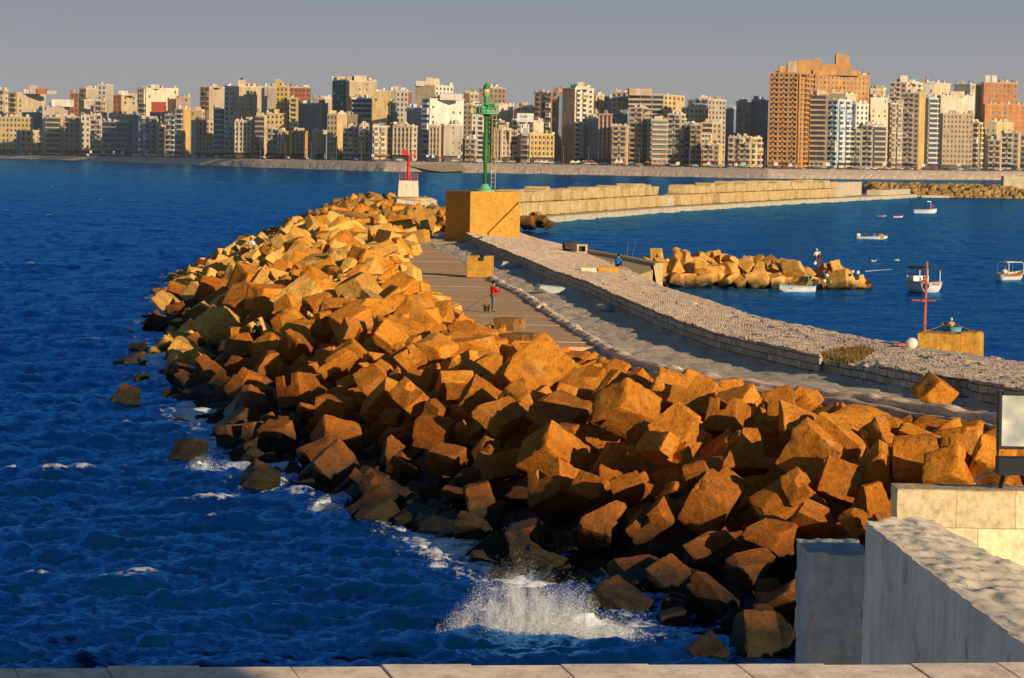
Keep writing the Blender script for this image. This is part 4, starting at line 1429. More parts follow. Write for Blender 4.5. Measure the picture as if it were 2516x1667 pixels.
# ------------------------------------------------------------------ far mole: quay ledge and two courses of big loose blocks
def build_mole():
    pts = np.array([tuple(v) for v in [MOLE[0] + (MOLE[0] - MOLE[1]).normalized() * 12] + MOLE])
    s = np.concatenate([[0], np.cumsum(np.linalg.norm(np.diff(pts, axis=0), axis=1))])
    n = 420
    u = np.linspace(0, s[-1], n)
    L = np.stack([np.interp(u, s, pts[:, k]) for k in range(3)], 1)
    T = np.gradient(L, axis=0); T /= np.linalg.norm(T, axis=1, keepdims=True)
    N = np.stack([-T[:, 1], T[:, 0], 0 * u], 1)        # away from the harbour
    prof = [(0.0, -1.0), (0.02, 0.9), (0.25, 1.02), (6.0, 1.1), (14.0, 1.1), (15.0, -1.0)]
    G = np.zeros((n, len(prof), 3))
    for j, (o_, z) in enumerate(prof):
        G[:, j] = L + N * (o_ + (0.12 * vnoise(u * .5, u * 0, 60))[:, None])
        G[:, j, 2] = z
    tag(link("quay_ledge", grid_mesh("quay_ledge", G, M_QUAY, smooth=False, flip=True)), "pale stained quay ledge at the foot of the far block mole", "quay")

    def at_u(q, off):
        i = min(max(int(np.searchsorted(u, q)), 1), n - 1)
        f = (q - u[i - 1]) / (u[i] - u[i - 1])
        p_ = L[i - 1] * (1 - f) + L[i] * f + N[i] * off
        return Vector(tuple(p_)), math.atan2(T[i][1], T[i][0])
    r = random.Random(17)
    pal = ["square", "broad", "tall", "narrow"]

    def u_of_px(px):
        best = min(range(n), key=lambda i: abs(project(L[i])[0] - px))
        return u[best]
    uA, uB = 1.0, u_of_px(2080)
    gap0, gap1 = u_of_px(1656), u_of_px(1704)
    notch0, notch1 = u_of_px(1786), u_of_px(1794)
    bm = [block_mesh("mole_block", 10, 200 + i, M_MOLEBLOCK, 0, 0.0, 0) for i in range(6)]
    for course, (z0, h) in enumerate(((1.1, 2.35), (3.45, 2.1))):
        q, k = uA, 0
        while q < uB:
            w = r.choice((2.6, 3.2, 3.8, 4.6, 3.0)) * (1 + (q / s[-1]) * 0.75)
            if gap0 < q + w / 2 < gap1 or notch0 < q + w / 2 < notch1:
                q += w; continue
            if course and r.random() < .07:
                q += w; k += 0; continue
            p_, a = at_u(q + w / 2, 4.5 + (0.6 if course else 0) + r.uniform(-.4, .5))
            o = bpy.data.objects.new("mole_block", r.choice(bm)); C.objects.link(o)
            hh = h * (1 + (r.uniform(-.24, .24) if course else r.uniform(-.03, 0)))
            o.scale = (w - r.choice((.25, .35, .5, .8)), 4.2, hh * 0.985)
            o.location = (p_.x, p_.y, z0 + hh / 2)
            o.rotation_euler = (0, r.uniform(-.012, .012), a + r.uniform(-.10, .10))
            tag(o, "sandy mole block, %s from the block house in the %s course of the far mole" % (ORD[min(k, len(ORD) - 1)], ("lower", "upper")[course]), "mole block", "stacked blocks of the far mole")
            k += 1
            q += w + (r.choice((0.05, 0.15, 0.4, 1.2)) if course else 0.08)
    # low pale filler walls in the gap and beyond the last block
    def strip(q0, q1, z1, name, lab, off=4.2, dep=3.0, mat=M_QUAY):
        m = 12
        A = []
        for i in range(m):
            p_, a = at_u(q0 + (q1 - q0) * i / (m - 1), off); A.append((p_.x, p_.y))
        B = []
        for i in range(m - 1, -1, -1):
            p_, a = at_u(q0 + (q1 - q0) * i / (m - 1), off + dep); B.append((p_.x, p_.y))
        tag(MB().prism(A + B, 1.05, z1).build(name, mat), lab, "wall")
    strip(gap0 - 1, gap1 + 1, 3.2, "filler_wall", "low pale wall filling the gap between sandy blocks of the far mole")
    strip(uB + 0.5, u_of_px(2112), 3.4, "mole_end_wall", "smooth pale wall past the last block of the far mole")
    strip(u_of_px(2108), u_of_px(2176), 4.9, "mole_head_wall", "taller pale wall at the far end of the block mole", 7.0)
    strip(u_of_px(2180), s[-1] - 1, 2.6, "mole_ramp", "low pale ramp wall at the tip of the far mole", 2.0, 4.0)


build_mole()

# rocky spit on the right, behind the mole
def build_spit():
    n, m = 220, 40
    A, B = at_z(2105, 482, 0), at_z(2600, 490, 0)
    G = np.zeros((n, m, 3))
    for i in range(n):
        f = i / (n - 1)
        p_ = A.lerp(B, f)
        for j in range(m):
            g = j / (m - 1)
            x, y = p_.x + 0.1 * g * 60, p_.y + g * 70 - 4
            z = 4.1 * min(1, g * 3.5) ** 0.8 * min(1, f * 9 + .25)
            c1, c2, v = cells(np.array([x / 3.1]), np.array([y / 4.3]), 70)
            z *= 0.72 + 0.4 * float(v[0]); z -= 0.5 * (1 - min(1, float(c2[0] - c1[0]) / .3))
            G[i, j] = (x, y, z - .6 if g > 0 else -1)
    tag(link("rocky_spit", grid_mesh("rocky_spit", G, M_SPIT, smooth=False, flip=True)), "low brown rocky spit behind the far mole", None, None, "structure")
    a = at_d(2462, 470, 905); b = at_d(2600, 473, 905)
    tag(MB().box(((a.x + b.x) / 2, 905, 4.7), (b.x - a.x, 5, 4.2)).build("spit_wall", M_QUAY), "pale wall on the rocky spit at the right edge", "wall")
    a = at_d(2268, 484, 870)
    tag(MB().box((a.x + 2.4, 862, .5), (8.5, 2.0, .7), .02).build("landing_stage", M_QUAY), "thin pale landing stage at the spit waterline", "landing stage")


build_spit()

# ------------------------------------------------------------------ jetty behind the wall
def build_jetty():
    zj = 3.15
    poly = [at_z(x, y, zj) for x, y in ((1318, 590), (1384, 611), (1470, 626), (1594, 650), (1604, 664), (1570, 676), (1500, 662), (1380, 606))]
    mb = MB().prism([(v.x, v.y) for v in poly][::-1], -1.2, zj)
    tag(mb.build("jetty", M_MOLEBLOCK), "pale jetty widening behind the sea wall where the blue-clad man sits", "jetty")
    P = [at_z(x, y, zj) for x, y in ((1376, 612), (1470, 628), (1540, 641), (1606, 655))]
    g = MB()
    for a, b in zip(P[:-1], P[1:]):
        n_ = Vector((b.y - a.y, a.x - b.x, 0)).normalized() * -1
        if n_.x < 0: n_ = -n_
        q = [a, b, b + n_ * .3, a + n_ * .3, b + n_ * 1.5, a + n_ * 1.5]
        vs = [(p_.x, p_.y, z) for p_, z in ((a, zj - .02), (b, zj - .02), (b + n_ * .15, zj + .24), (a + n_ * .15, zj + .24), (b + n_ * .75, zj + .30), (a + n_ * .75, zj + .30), (b + n_ * .8, -1), (a + n_ * .8, -1))]
        g.add(vs, [(0, 3, 2, 1), (3, 5, 4, 2), (5, 7, 6, 4), (0, 7, 5, 3), (1, 2, 4, 6)])
    tag(g.build("jetty_parapet", M_MOLEBLOCK), "low sandy parapet along the harbour edge of the jetty", "parapet")
    p = at_z(1401, 621, zj)
    o = link("tarred_drum", MB().lathe([(.42, -.62), (.52, -.55), (.55, 0), (.52, .5), (.40, .62), (.1, .6)], (0, 0, 0), 14).mesh("tarred_drum", simple("dark tarred bundle", (0.07, .065, .06), .9, .1, .4)))
    o.location = p + Vector((0, 0, .5)); o.rotation_euler = (0, math.radians(78), math.radians(12))
    tag(o, "dark grey drum lying on its side at the jetty parapet", "drum")
    p = at_z(1430, 624, zj)
    f = MB()
    for sx in (-.38, .38): f.box((sx, 0, .42), (.18, .5, .84))
    f.box((0, 0, .1), (.58, .5, .2)); f.box((0, 0, .76), (.58, .5, .16)); f.box((0, .2, .43), (.58, .08, .46), mi=1)  # dark back panel paints the shade inside the hole
    o = f.build("hollow_block", [M_MOLEBLOCK, M_DARK]); o.location = p
    tag(o, "sandy hollow block with a dark square hole beside the dark drum", "hollow block")
    for i, (x, y, w, lab) in enumerate(((1446, 672, 1.15, "left of two long stone slabs lying by the seated man in blue"), (1494, 670, 1.55, "longer stone slab under the seated man in blue"))):
        p = at_z(x, y, 3.5)
        o = link("stone_bench", block_mesh("stone_bench", 8, 300 + i, M_BLOCKGOLD if i else M_WALLTOP, 0, 0, 1))
        o.scale = (w, .6, .42); o.location = p + Vector((0, .2, .2)); o.rotation_euler = (0, 0, .06)
        tag(o, lab, "stone slab")
    for i, (x0, y0, x1, y1) in enumerate(((1539, 640, 1545, 588), (1551, 642, 1563, 590))):
        a = at_z(x0, y0, zj); b = at_d(x1, y1, a.y + .6)
        tag(MB().tube(a, b, .022, .008, 6).build("propped_rod", M_WOOD), "%s of two fishing rods propped upright on the jetty parapet" % ("left", "right")[i], "fishing rod")


build_jetty()

# blocks and red cross post on the harbour side of the wall
def build_post():
    d = 134.0
    k = d / F_PX
    a, b = at_d(2256, 817, d), at_d(2364, 822, d)
    zt = (a.z + b.z) / 2
    w = b.x - a.x
    o = ashlar_box("quay_block", M_BLOCKGOLD, 0, w, 0, 1.8, -3.0, 0, None, (16, 12, 24), 0.02)
    o.location = (a.x, d, zt); o.rotation_euler = (0, 0, math.radians(-16))
    tag(o, "golden rectangular quay block behind the sea wall carrying the red cross post", "quay block")
    c = at_d(2390, 824, d)
    o = link("quay_block", block_mesh("quay_block", 14, 411, M_BLOCKGOLD, 0, 0, 2))
    o.scale = (1.05, 1.3, 3.4); o.location = (c.x, d + .3, c.z - 1.55); o.rotation_euler = (0, 0, -.25)
    tag(o, "smaller rounded golden quay block right of the red cross post", "quay block")
    p = at_d(2271, 816, d + .5); q = at_d(2278, 643, d + .5)
    root = empty("cross_post", p)
    tag(root, "thin rusty red post with a crossbar standing on a golden quay block", "post")
    MB().tube((0, 0, -.2), q - p, .075, .05, 8).build("post", M_REDRUST, root)
    cpt = at_d(2270, 739, d + .44) - p
    MB().tube(cpt + Vector((-.56, 0, .01)), cpt + Vector((.56, 0, 0)), .04, n=7).box(cpt, (.22, .2, .12)).build("crossbar", M_REDRUST, root)
    p = at_d(2240, 846, 132.5)
    root = empty("white_buoy", p + Vector((0, 0, -.3)))
    tag(root, "round white float lying behind the sea wall left of the quay blocks", "float")
    MB().ball((0, 0, .34), .27, 14, 10, 0, (1.1, 1, 1.0)).build("float_body", M_WHITE, root, True)
    MB().box((-.42, 0, .28), (.5, .2, .08), .1).build("red_strap", M_RED, root)


build_post()
# ================================================================== people
def skin_obj(name, nodes, edges, mat, parent, root=0, sub=1):
    """nodes: list of (co, radius)"""
    me = bpy.data.meshes.new(name)
    me.from_pydata([tuple(c) for c, _ in nodes], edges, [])
    me.materials.append(mat)
    o = link(name, me, parent)
    o.modifiers.new("skin", "SKIN")
    for i, (c, rad) in enumerate(nodes):
        sv = me.skin_vertices[0].data[i]
        sv.radius = (rad, rad) if not isinstance(rad, tuple) else rad
        sv.use_root = (i == root)
    s = o.modifiers.new("sub", "SUBSURF")
    s.levels = sub; s.render_levels = sub
    o.modifiers["skin"].use_smooth_shade = True
    return o


def joints(pose):
    V = Vector
    if pose == "sit":
        J = dict(pel=V((0, 0, .10)), ch=V((0, .10, .42)), nk=V((0, .15, .58)), hd=V((0, .20, .70)), kn=(V((-.14, .42, .36)), V((.14, .42, .36))), an=(V((-.13, .44, -.02)), V((.13, .44, -.02))),
                 el=(V((-.24, .24, .26)), V((.24, .24, .26))), wr=(V((-.16, .42, .42)), V((.14, .42, .44))))
    elif pose == "row":
        J = dict(pel=V((0, 0, .10)), ch=V((0, .02, .45)), nk=V((0, .04, .61)), hd=V((0, .06, .75)), kn=(V((-.13, .42, .26)), V((.13, .42, .26))), an=(V((-.12, .62, -.05)), V((.12, .62, -.05))),
                 el=(V((-.30, .12, .30)), V((.30, .12, .30))), wr=(V((-.30, .36, .28)), V((.30, .36, .28))))
    elif pose == "crouch":
        J = dict(pel=V((0, -.12, .34)), ch=V((0, .16, .62)), nk=V((0, .25, .76)), hd=V((0, .32, .88)), kn=(V((-.15, .30, .48)), V((.15, .30, .48))), an=(V((-.13, -.02, .08)), V((.13, -.02, .08))),
                 el=(V((-.25, .34, .44)), V((.25, .34, .44))), wr=(V((-.14, .52, .30)), V((.14, .52, .32))))
    else:
        J = dict(pel=V((0, 0, .92)), ch=V((0, -.01, 1.30)), nk=V((0, .01, 1.46)), hd=V((0, .03, 1.60)), kn=(V((-.10, .04, .49)), V((.11, -.02, .49))), an=(V((-.10, 0, .08)), V((.13, -.06, .08))),
                 el=(V((-.27, .02, 1.10)), V((.27, .02, 1.10))), wr=(V((-.22, .26, 1.06)), V((.22, .28, 1.10))))
        if pose == "arms":
            J["wr"] = (V((-.10, .40, 1.16)), V((.12, .42, 1.18))); J["el"] = (V((-.25, .18, 1.06)), V((.26, .18, 1.08)))
    return J


def make_person(loc, heading, pose, top, bottom, label, hat=None, scale=1.0, longcoat=False, legs=True):
    root = empty("person", loc, heading)
    root.scale = (scale,) * 3
    tag(root, label, "person")
    J = joints(pose)
    up = (J["hd"] - J["nk"]).normalized()
    fw = Vector((0, 1, 0))
    sh = [J["ch"] + Vector((s * .19, 0, .06)) for s in (-1, 1)]
    hip = [J["pel"] + Vector((s * .095, 0, -.03)) for s in (-1, 1)]
    N, E = [], []

    def add(c, r, par=None):
        N.append((Vector(c), r))
        if par is not None: E.append((par, len(N) - 1))
        return len(N) - 1
    # body: pelvis, spine, neck, head with nose, ears and chin; arms to five-fingered hands; legs
    p0 = add(J["pel"], .105)
    c0 = add(J["ch"], .12, p0)
    n0 = add(J["nk"], .052, c0)
    h0 = add(J["hd"] - up * .03, .078, n0)
    h1 = add(J["hd"] + up * .07, .085, h0)
    add(J["hd"] + up * .135 - fw * .01, .055, h1)
    add(J["hd"] + fw * .085 - up * .005, .016, h0)
    for s in (-1, 1): add(J["hd"] + Vector((s * .082, 0, 0)), .018, h0)
    for i, s in enumerate((-1, 1)):
        a = add(sh[i], .055, c0)
        b = add(J["el"][i], .040, a)
        w = add(J["wr"][i], .027, b)
        d = (J["wr"][i] - J["el"][i]).normalized()
        sd = Vector((s, 0, 0))
        pm = add(J["wr"][i] + d * .055, .034, w)
        for f in range(4):
            k1 = J["wr"][i] + d * (.10) + sd * (.03 - .02 * f)
            q = add(k1, .010, pm)
            q = add(k1 + d * (.032 + .006 * (f in (1, 2))) - Vector((0, 0, .012)), .009, q)
            add(k1 + d * .045 - Vector((0, 0, .040 + .004 * f)), .008, q)
        q = add(J["wr"][i] + d * .05 - sd * .042, .011, w)
        add(J["wr"][i] + d * .085 - sd * .055, .009, q)
        if legs:
            t = add(hip[i], .082, p0)
            k = add(J["kn"][i], .055, t)
            a = add(J["an"][i], .036, k)
            add(J["an"][i] + Vector((0, .13, -.045)), .034, a)
    skin_obj("body", N, E, M_SKIN, root)
    # jacket
    N, E = [], []
    p0 = add(J["pel"] + Vector((0, 0, .02 if not longcoat else -.10)), .150 if not longcoat else .165)
    m0 = add(J["pel"].lerp(J["ch"], .5), .145, p0)
    c0 = add(J["ch"], .150, m0)
    add(J["nk"] - up * .02, .075, c0)
    for i in (0, 1):
        a = add(sh[i], .078, c0)
        b = add(J["el"][i], .058, a)
        add(J["wr"][i] - (J["wr"][i] - J["el"][i]) * .06, .043, b)
    skin_obj("jacket", N, E, top, root)
    if legs:
        N, E = [], []
        p0 = add(J["pel"] + Vector((0, 0, .01)), .125)
        for i in (0, 1):
            t = add(hip[i], .098, p0)
            k = add(J["kn"][i], .072, t)
            add(J["an"][i] + Vector((0, 0, .03)), .055, k)
        skin_obj("trousers", N, E, bottom, root)
        for i in (0, 1):
            q = J["an"][i]
            N, E = [], []
            a = add(q + Vector((0, -.03, -.03)), .048)
            add(q + Vector((0, .14, -.045)), .042, a)
            skin_obj("shoe", N, E, M_BLACK, root)
    hb = MB().ball(J["hd"] + up * .055 - fw * .02, .112, 12, 8, 0, (.92, 1.05, .95))
    hb.build("hair" if hat is None else "cap", M_HAIR if hat is None else hat, root, True)
    ey = MB()
    for s in (-1, 1): ey.ball(J["hd"] + Vector((s * .034, .083, .028)), .011, 6, 5)
    ey.build("eyes", M_HAIR, root)
    return root


def pt(zx, zy, ox, oy, s): return ox + zx / s, oy + zy / s


P_RED = at_z(1211, 767, Z_WALK + 0.12)
make_person(P_RED, math.radians(-62), "arms", cloth("red jacket", (0.72, 0.012, 0.008)), cloth("grey blue jeans", (0.16, 0.17, 0.19)), "person in a red jacket and grey trousers fishing on the orange slabs", None, 1.0, True)
tag(MB().tube(P_RED + Vector((-.12, -.12, 1.02)), at_z(1120, 778, 3.75), .020, .034, 8).build("fishing_rod", M_WOOD), "dark fishing rod slanting down to the blocks behind the red-jacketed person", "fishing rod")
p = at_z(1195, 766, Z_WALK + .12)
root = empty("bait_bucket", p)
tag(root, "small dark bucket with an orange rim beside the red-jacketed person", "bucket")
MB().lathe([(.14, 0), (.19, .36)], (0, 0, 0), 14).build("pail", simple("dark plastic", (.05, .045, .04)), root)
MB().torus((0, 0, .36), .19, .025, "Z").build("rim", simple("orange plastic", (.5, .16, .04)), root)

p = at_z(1517, 668, 3.5)
make_person(p + Vector((0, .1, .42)), math.radians(-20), "sit", cloth("bright blue", (0.01, 0.14, 0.52)), cloth("black trousers", (.02, .02, .025)), "person in a bright blue jacket sitting hunched on a stone slab of the jetty")
dm = 266.0
make_person(at_d(2006, 655, dm), math.radians(20), "stand", cloth("white shirt", (.72, .68, .62)), cloth("grey trousers", (.16, .16, .17)), "person in a white shirt and cap standing behind the brown-clad one on the rock mole", cloth("white cap", (.75, .73, .7)), .95)
make_person(at_d(2013, 659, dm - .8), math.radians(190), "stand", cloth("dark brown coat", (.085, .03, .02)), cloth("brown trousers", (.2, .09, .045)), "person in a dark brown coat and white cap standing on the rock mole", cloth("white cap", (.75, .73, .7)), .88, True)
make_person(at_d(2017, 688, 260.6), math.radians(-100), "crouch", cloth("slate blue", (.10, .11, .17)), cloth("dark maroon", (.07, .025, .04)), "person in slate blue crouching low at the rock mole waterline by white bags", None, 1.1)
make_person(heap_hit(633, 852, 0.2) + Vector((0, 0, -.25)), math.radians(160), "stand", cloth("black coat", (.012, .012, .014)), cloth("black trousers", (.02, .02, .025)), "person in a black coat standing between shaded blocks near the sea", None, .95, True)
make_person(heap_hit(624, 614, 0.9), math.radians(60), "crouch", cloth("white robe", (.74, .70, .66)), cloth("light trousers", (.5, .48, .45)), "person in white crouching on the far seaward edge of the blocks", None, 1.0)
make_person(heap_hit(581, 622, 0.8), math.radians(75), "crouch", cloth("dark coat", (.02, .02, .022)), cloth("black trousers", (.02, .02, .025)), "person in dark clothes crouching at the outermost blocks left of the white-clad one", cloth("white cap", (.75, .73, .7)), .85)

# bags on the rock mole
for i, (x, y, sx, col, lab) in enumerate(((2031, 678, .45, (.75, .72, .66), "white bag beside the crouching person on the rock mole"), (2026, 691, .4, (.70, .62, .5), "cream bag at the waterline of the rock mole"), (2040, 693, .5, (.05, .42, .07), "green bag at the waterline of the rock mole"), (2095, 668, .38, (.8, .68, .6), "pale pink bag on the flat tip of the rock mole"), (2108, 670, .38, (.8, .78, .74), "white bag on the flat tip of the rock mole"), (2003, 647, .36, (.78, .76, .74), "white bundle below the person in the white shirt"))):
    p = at_d(x, y, 260.8 if i < 3 else 262.0)
    o = link("bag", MB().ball((0, 0, 0), .5, 10, 7, 0, (1, .7, .75)).ball((.12, 0, .34), .16, 8, 5).mesh("bag", cloth("bag %d" % i, col), True))
    o.scale = (sx,) * 3; o.location = p; o.rotation_euler = (0, .3 * i, .7 * i)
    tag(o, lab, "bag")
a, b = at_d(2126, 667, 262), at_d(2192, 662, 262.5)
tag(MB().tube(a, b, .035, .012, 6).build("long_rod", simple("pale cane", (.55, .5, .4))), "long pale fishing rod reaching out over the water from the mole tip", "fishing rod")


# ================================================================== boats
def hull_mesh(L, B, H, outer, inner, band, wet, stern=0.75, bowrise=.35, n=14):
    """stern at -y, bow at +y; waterline z = 0"""
    st = []
    for i in range(n):
        t_ = i / (n - 1)
        w = B / 2 * (stern + (1 - stern) * math.sin(min(1, t_ / .45) * math.pi / 2)) * (1 - max(0, (t_ - .45) / .55) ** 2.2)
        w = max(w, .03)
        zs = H * (1 + bowrise * max(0, t_ - .3) ** 2 / .49)
        zk = -.22 * H * 1.0 + .55 * H * max(0, t_ - .78) ** 1.5 / .10
        y = -L / 2 + L * t_
        sec = []
        for a in (0, .25, .5, .75, 1.0):
            x = w * (a ** .55)
            z = zk + (zs - zk) * a ** 1.7
            sec.append((x, z))
        st.append((y, sec, w, zs))
    V, F, MI = [], [], []
    m = 9
    for y, sec, w, zs in st:
        full = [(-x, z) for x, z in sec[:0:-1]] + sec
        V += [(x, y, z) for x, z in full]
    for i in range(n - 1):
        for j in range(m - 1):
            a = i * m + j
            F.append((a, a + 1, a + m + 1, a + m))
            MI.append(3 if j in (3, 4) else (2 if j in (0, 7) else 0))
    F.append(tuple(range(m - 1, -1, -1))); MI.append(0)
    b = len(V)
    for y, sec, w, zs in st:
        ww = max(w - .06, .01)
        V += [(-ww, y, zs), (-ww * .8, y, zs - .3 * H - .12), (ww * .8, y, zs - .3 * H - .12), (ww, y, zs)]
    for i in range(n - 1):
        for j in range(3):
            a = b + i * 4 + j
            F.append((a, a + 4, a + 5, a + 1)); MI.append(1)
        for (o_, q) in ((0, b), (m - 1, b + 3)):
            a, c = i * m + o_, (i + 1) * m + o_
            F.append((a, c, q + (i + 1) * 4, q + i * 4) if o_ else (c, a, q + i * 4, q + (i + 1) * 4)); MI.append(2)
    me = np_mesh("hull", V, F, [outer, inner, band, wet], True, None, MI)
    return me


M_WETRED = simple("red bottom paint", (.34, .05, .03), .6, .3, .25)


def boat(name, px, py, label, L, B, H, heading, outer, inner=M_WOOD, band=None, wet=M_WETRED, group="small boats in the harbour", **kw):
    p = at_z(px, py, 0.0)
    root = empty(name, p, heading)
    tag(root, label, "boat", group)
    link("hull", hull_mesh(L, B, H, outer, inner, band or outer, wet, **kw), root)
    return root


def thwarts(root, B, ys, z):
    for y in ys: MB().box((0, y, z), (B * .86, .2, .05)).build("seat", M_WOOD, root)


def sitter(root, off, rz, top, label, hat=None, s=.95, bottom=(.06, .06, .07)):
    q = Matrix.Rotation(root.rotation_euler.z, 3, "Z") @ Vector(off)
    return make_person(root.location + q, root.rotation_euler.z + rz, "row", top, cloth("boat trousers", bottom), label, hat, s)


R90 = math.pi / 2
b1 = boat("fishing_boat", 2272, 525, "white fishing boat with a short mast moored nearest the far mole end", 5.2, 1.7, .85, -R90, M_WHITE, M_WHITE)
MB().tube((0, 1.3, .5), (0, 1.3, 2.6), .05).tube((-.3, 1.3, 2.0), (.3, 1.3, 2.0), .03).build("mast", M_WHITE, b1)
MB().box((0, .9, 2.62), (.05, .8, .22)).build("flag", simple("white flag", (.8, .8, .78)), b1)
MB().ball((0, 1.75, 1.55), .28, 10, 7).build("float_ball", M_RED, b1)
thwarts(b1, 1.7, (-1, .2), .5)
b2 = boat("dinghy", 2165, 534, "small grey-green dinghy, empty, left of the red and white one", 2.1, 1.0, .40, -R90, M_GREYBOAT)
thwarts(b2, 1.0, (-.3, .4), .3)
b3 = boat("dinghy", 2206, 535, "small red and white dinghy right of the grey one", 2.2, 1.0, .42, -R90 + .25, M_WHITE, M_RED, M_RED)
thwarts(b3, 1.0, (-.3, .4), .3)
b4 = boat("rowing_boat", 2141, 588, "long low white boat carrying two people and an ochre heap", 4.7, 1.25, .42, -R90 - .05, M_WHITE, M_WOOD)
thwarts(b4, 1.25, (-1.2, 0, 1.0), .3)
MB().ball((0, 1.35, .42), .55, 12, 7, 0, (.8, 1.2, .75)).build("net_heap", simple("ochre fishing net", (.42, .25, .07)), b4, True)
MB().box((0, -1.9, .55), (.7, .5, .55)).build("engine_box", simple("cream box", (.7, .62, .52)), b4)
sitter(b4, (0, -1.05, .18), 0, cloth("dark red brown", (.09, .02, .02)), "person in dark red sitting at the rear of the long low white boat")
sitter(b4, (0, .45, .18), math.pi, cloth("orange vest", (.6, .24, .04)), "person in orange sitting amidships in the long low white boat")
b5 = boat("canopy_boat", 2260, 717, "white motor boat with dark canopy and lifebuoy, behind the red cross post", 5.0, 2.4, 1.02, math.radians(16), M_WHITE, M_WOOD, None, M_WETRED, stern=.92)
for x in (-1.0, 1.0):
    for y in (-2.1, .6): MB().tube((x, y, .9), (x, y, 1.0 + 1.15), .05).build("canopy_post", M_WHITE, b5)
cv = MB()
for i in range(8):
    a0, a1 = -1 + 2 * i / 8, -1 + 2 * (i + 1) / 8
    z0, z1 = 2.15 + .18 * (1 - a0 * a0), 2.15 + .18 * (1 - a1 * a1)
    cv.add([(a0 * 1.2, -2.4, z0), (a1 * 1.2, -2.4, z1), (a1 * 1.2, .9, z1), (a0 * 1.2, .9, z0), (a0 * 1.2, -2.4, z0 - .1), (a1 * 1.2, -2.4, z1 - .1)], [(0, 1, 2, 3), (4, 5, 1, 0)])
cv.build("canopy", cloth("olive canopy", (.05, .045, .02)), b5)
lb = MB().torus((-.55, -2.58, .62), .22, .075, "Y")
lb.build("lifebuoy", M_BLACK, b5)
MB().ball((-.55, -2.56, .62), .14, 10, 6, 0, (1, .4, 1)).build("buoy_centre", M_WHITE, b5)
MB().box((.45, -2.54, .78), (.6, .04, .16)).build("name_board", M_RED, b5)
MB().box((0, .4, 1.1), (1.5, 1.2, .7)).build("cabin", M_WHITE, b5)
sitter(b5, (.1, -.7, .55), 0, cloth("red shirt", (.6, .04, .02)), "person in a red shirt under the dark canopy of the white motor boat")
b6 = boat("hooped_boat", 2484, 689, "white boat with a bare hoop frame at the right edge of the harbour", 3.4, 1.7, .72, math.radians(-52), M_WHITE, M_WHITE, simple("orange band", (.55, .22, .05)))
for y in (-1.2, 1.0):
    pts = [(-.75, y, .6), (-.75, y, 1.65), (-.5, y, 1.85), (.5, y, 1.85), (.75, y, 1.65), (.75, y, .6)]
    MB().path(pts, .045).build("hoop", M_WHITE, b6)
MB().tube((-.5, -1.2, 1.83), (-.5, 1.0, 1.83), .035).tube((.5, -1.2, 1.83), (.5, 1.0, 1.83), .035).build("top_rails", M_WHITE, b6)
sitter(b6, (-.3, -.6, .5), .8, cloth("white shirt", (.72, .68, .62)), "person in white with a red cap in the hooped boat", cloth("red cap", (.6, .04, .03)))
b7 = boat("rowing_boat", 2334, 816, "small turquoise rowing boat with one person, just beyond the quay blocks", 2.9, 1.2, .46, math.radians(8), M_TEAL, M_WOOD, simple("pale turquoise", (.35, .55, .55)), M_TEAL)
thwarts(b7, 1.2, (-.4, .5), .32)
sitter(b7, (0, -.35, .2), 0, cloth("orange jacket", (.62, .30, .05)), "person in an orange jacket and white cap rowing the turquoise boat", cloth("white cap", (.75, .73, .7)), .9)
MB().tube((-.45, -.1, .5), (-1.7, -.5, .12), .03).box((-1.75, -.52, .1), (.4, .05, .14)).build("oar", M_WOOD, b7)
MB().tube((.45, -.1, .5), (1.5, -.6, .1), .03).box((1.5, -.6, .1), (.3, .05, .14)).build("oar", M_WOOD, b7)
b8 = boat("outboard_boat", 1958, 719, "small white outboard boat with one person in front of the rock mole", 3.2, 1.3, .62, R90 + .15, M_WHITE, M_WOOD, None, M_WETRED, stern=.85)
thwarts(b8, 1.3, (-.5, .6), .4)
MB().box((0, -1.7, .85), (.34, .34, .5)).tube((0, -1.72, .6), (0, -1.78, -.2), .07).box((0, -1.75, 1.1), (.26, .4, .12)).build("outboard_motor", M_BLACK, b8)
MB().tube((0, -1.3, .6), (0, -.95, 1.5), .04).box((0, -.95, 1.5), (.05, .5, .06)).build("propped_oar", M_TEAL, b8)
sitter(b8, (0, .75, .3), math.pi, cloth("purple and blue", (.08, .03, .2)), "person with a red and white cap sitting in the small outboard boat", cloth("pinkish cap", (.7, .35, .28)))

# gulls over the harbour
def gull(px, py, d, rz, label, s=.55):
    p = at_d(px, py, d)
    root = empty("gull", p, rz); root.scale = (s, s, s)
    tag(root, label, "bird")
    b = MB()
    prof = [(.015, -.42), (.07, -.30), (.11, -.05), (.09, .16), (.055, .27), (.06, .34), (.03, .42), (.008, .48)]
    b.lathe(prof, (0, 0, 0), 10)
    me = b.mesh("body", M_WHITE, True)
    o = link("body", me, root); o.rotation_euler = (-math.pi / 2, 0, 0)
    for sgn in (-1, 1):
        w = MB().add([(0, .14, .04), (0, -.12, .04), (sgn * .45, .16, .22), (sgn * .45, -.06, .2), (sgn * .95, -.06, .10), (sgn * .93, -.14, .09)], [(0, 1, 3, 2), (2, 3, 5, 4)])
        w.build("wing", simple("gull wing", (.62, .62, .62)), root)
    MB().add([(-.03, -.40, 0), (.03, -.40, 0), (.1, -.58, .01), (-.1, -.58, .01)], [(0, 1, 2, 3)]).build("tail", M_WHITE, root)


gull(2204, 640, 330, 1.2, "white gull flying low over the harbour right of the rock mole", .8)
gull(2146, 642, 330, -1.0, "darker gull skimming the water between the rock mole and the white gull", .8)
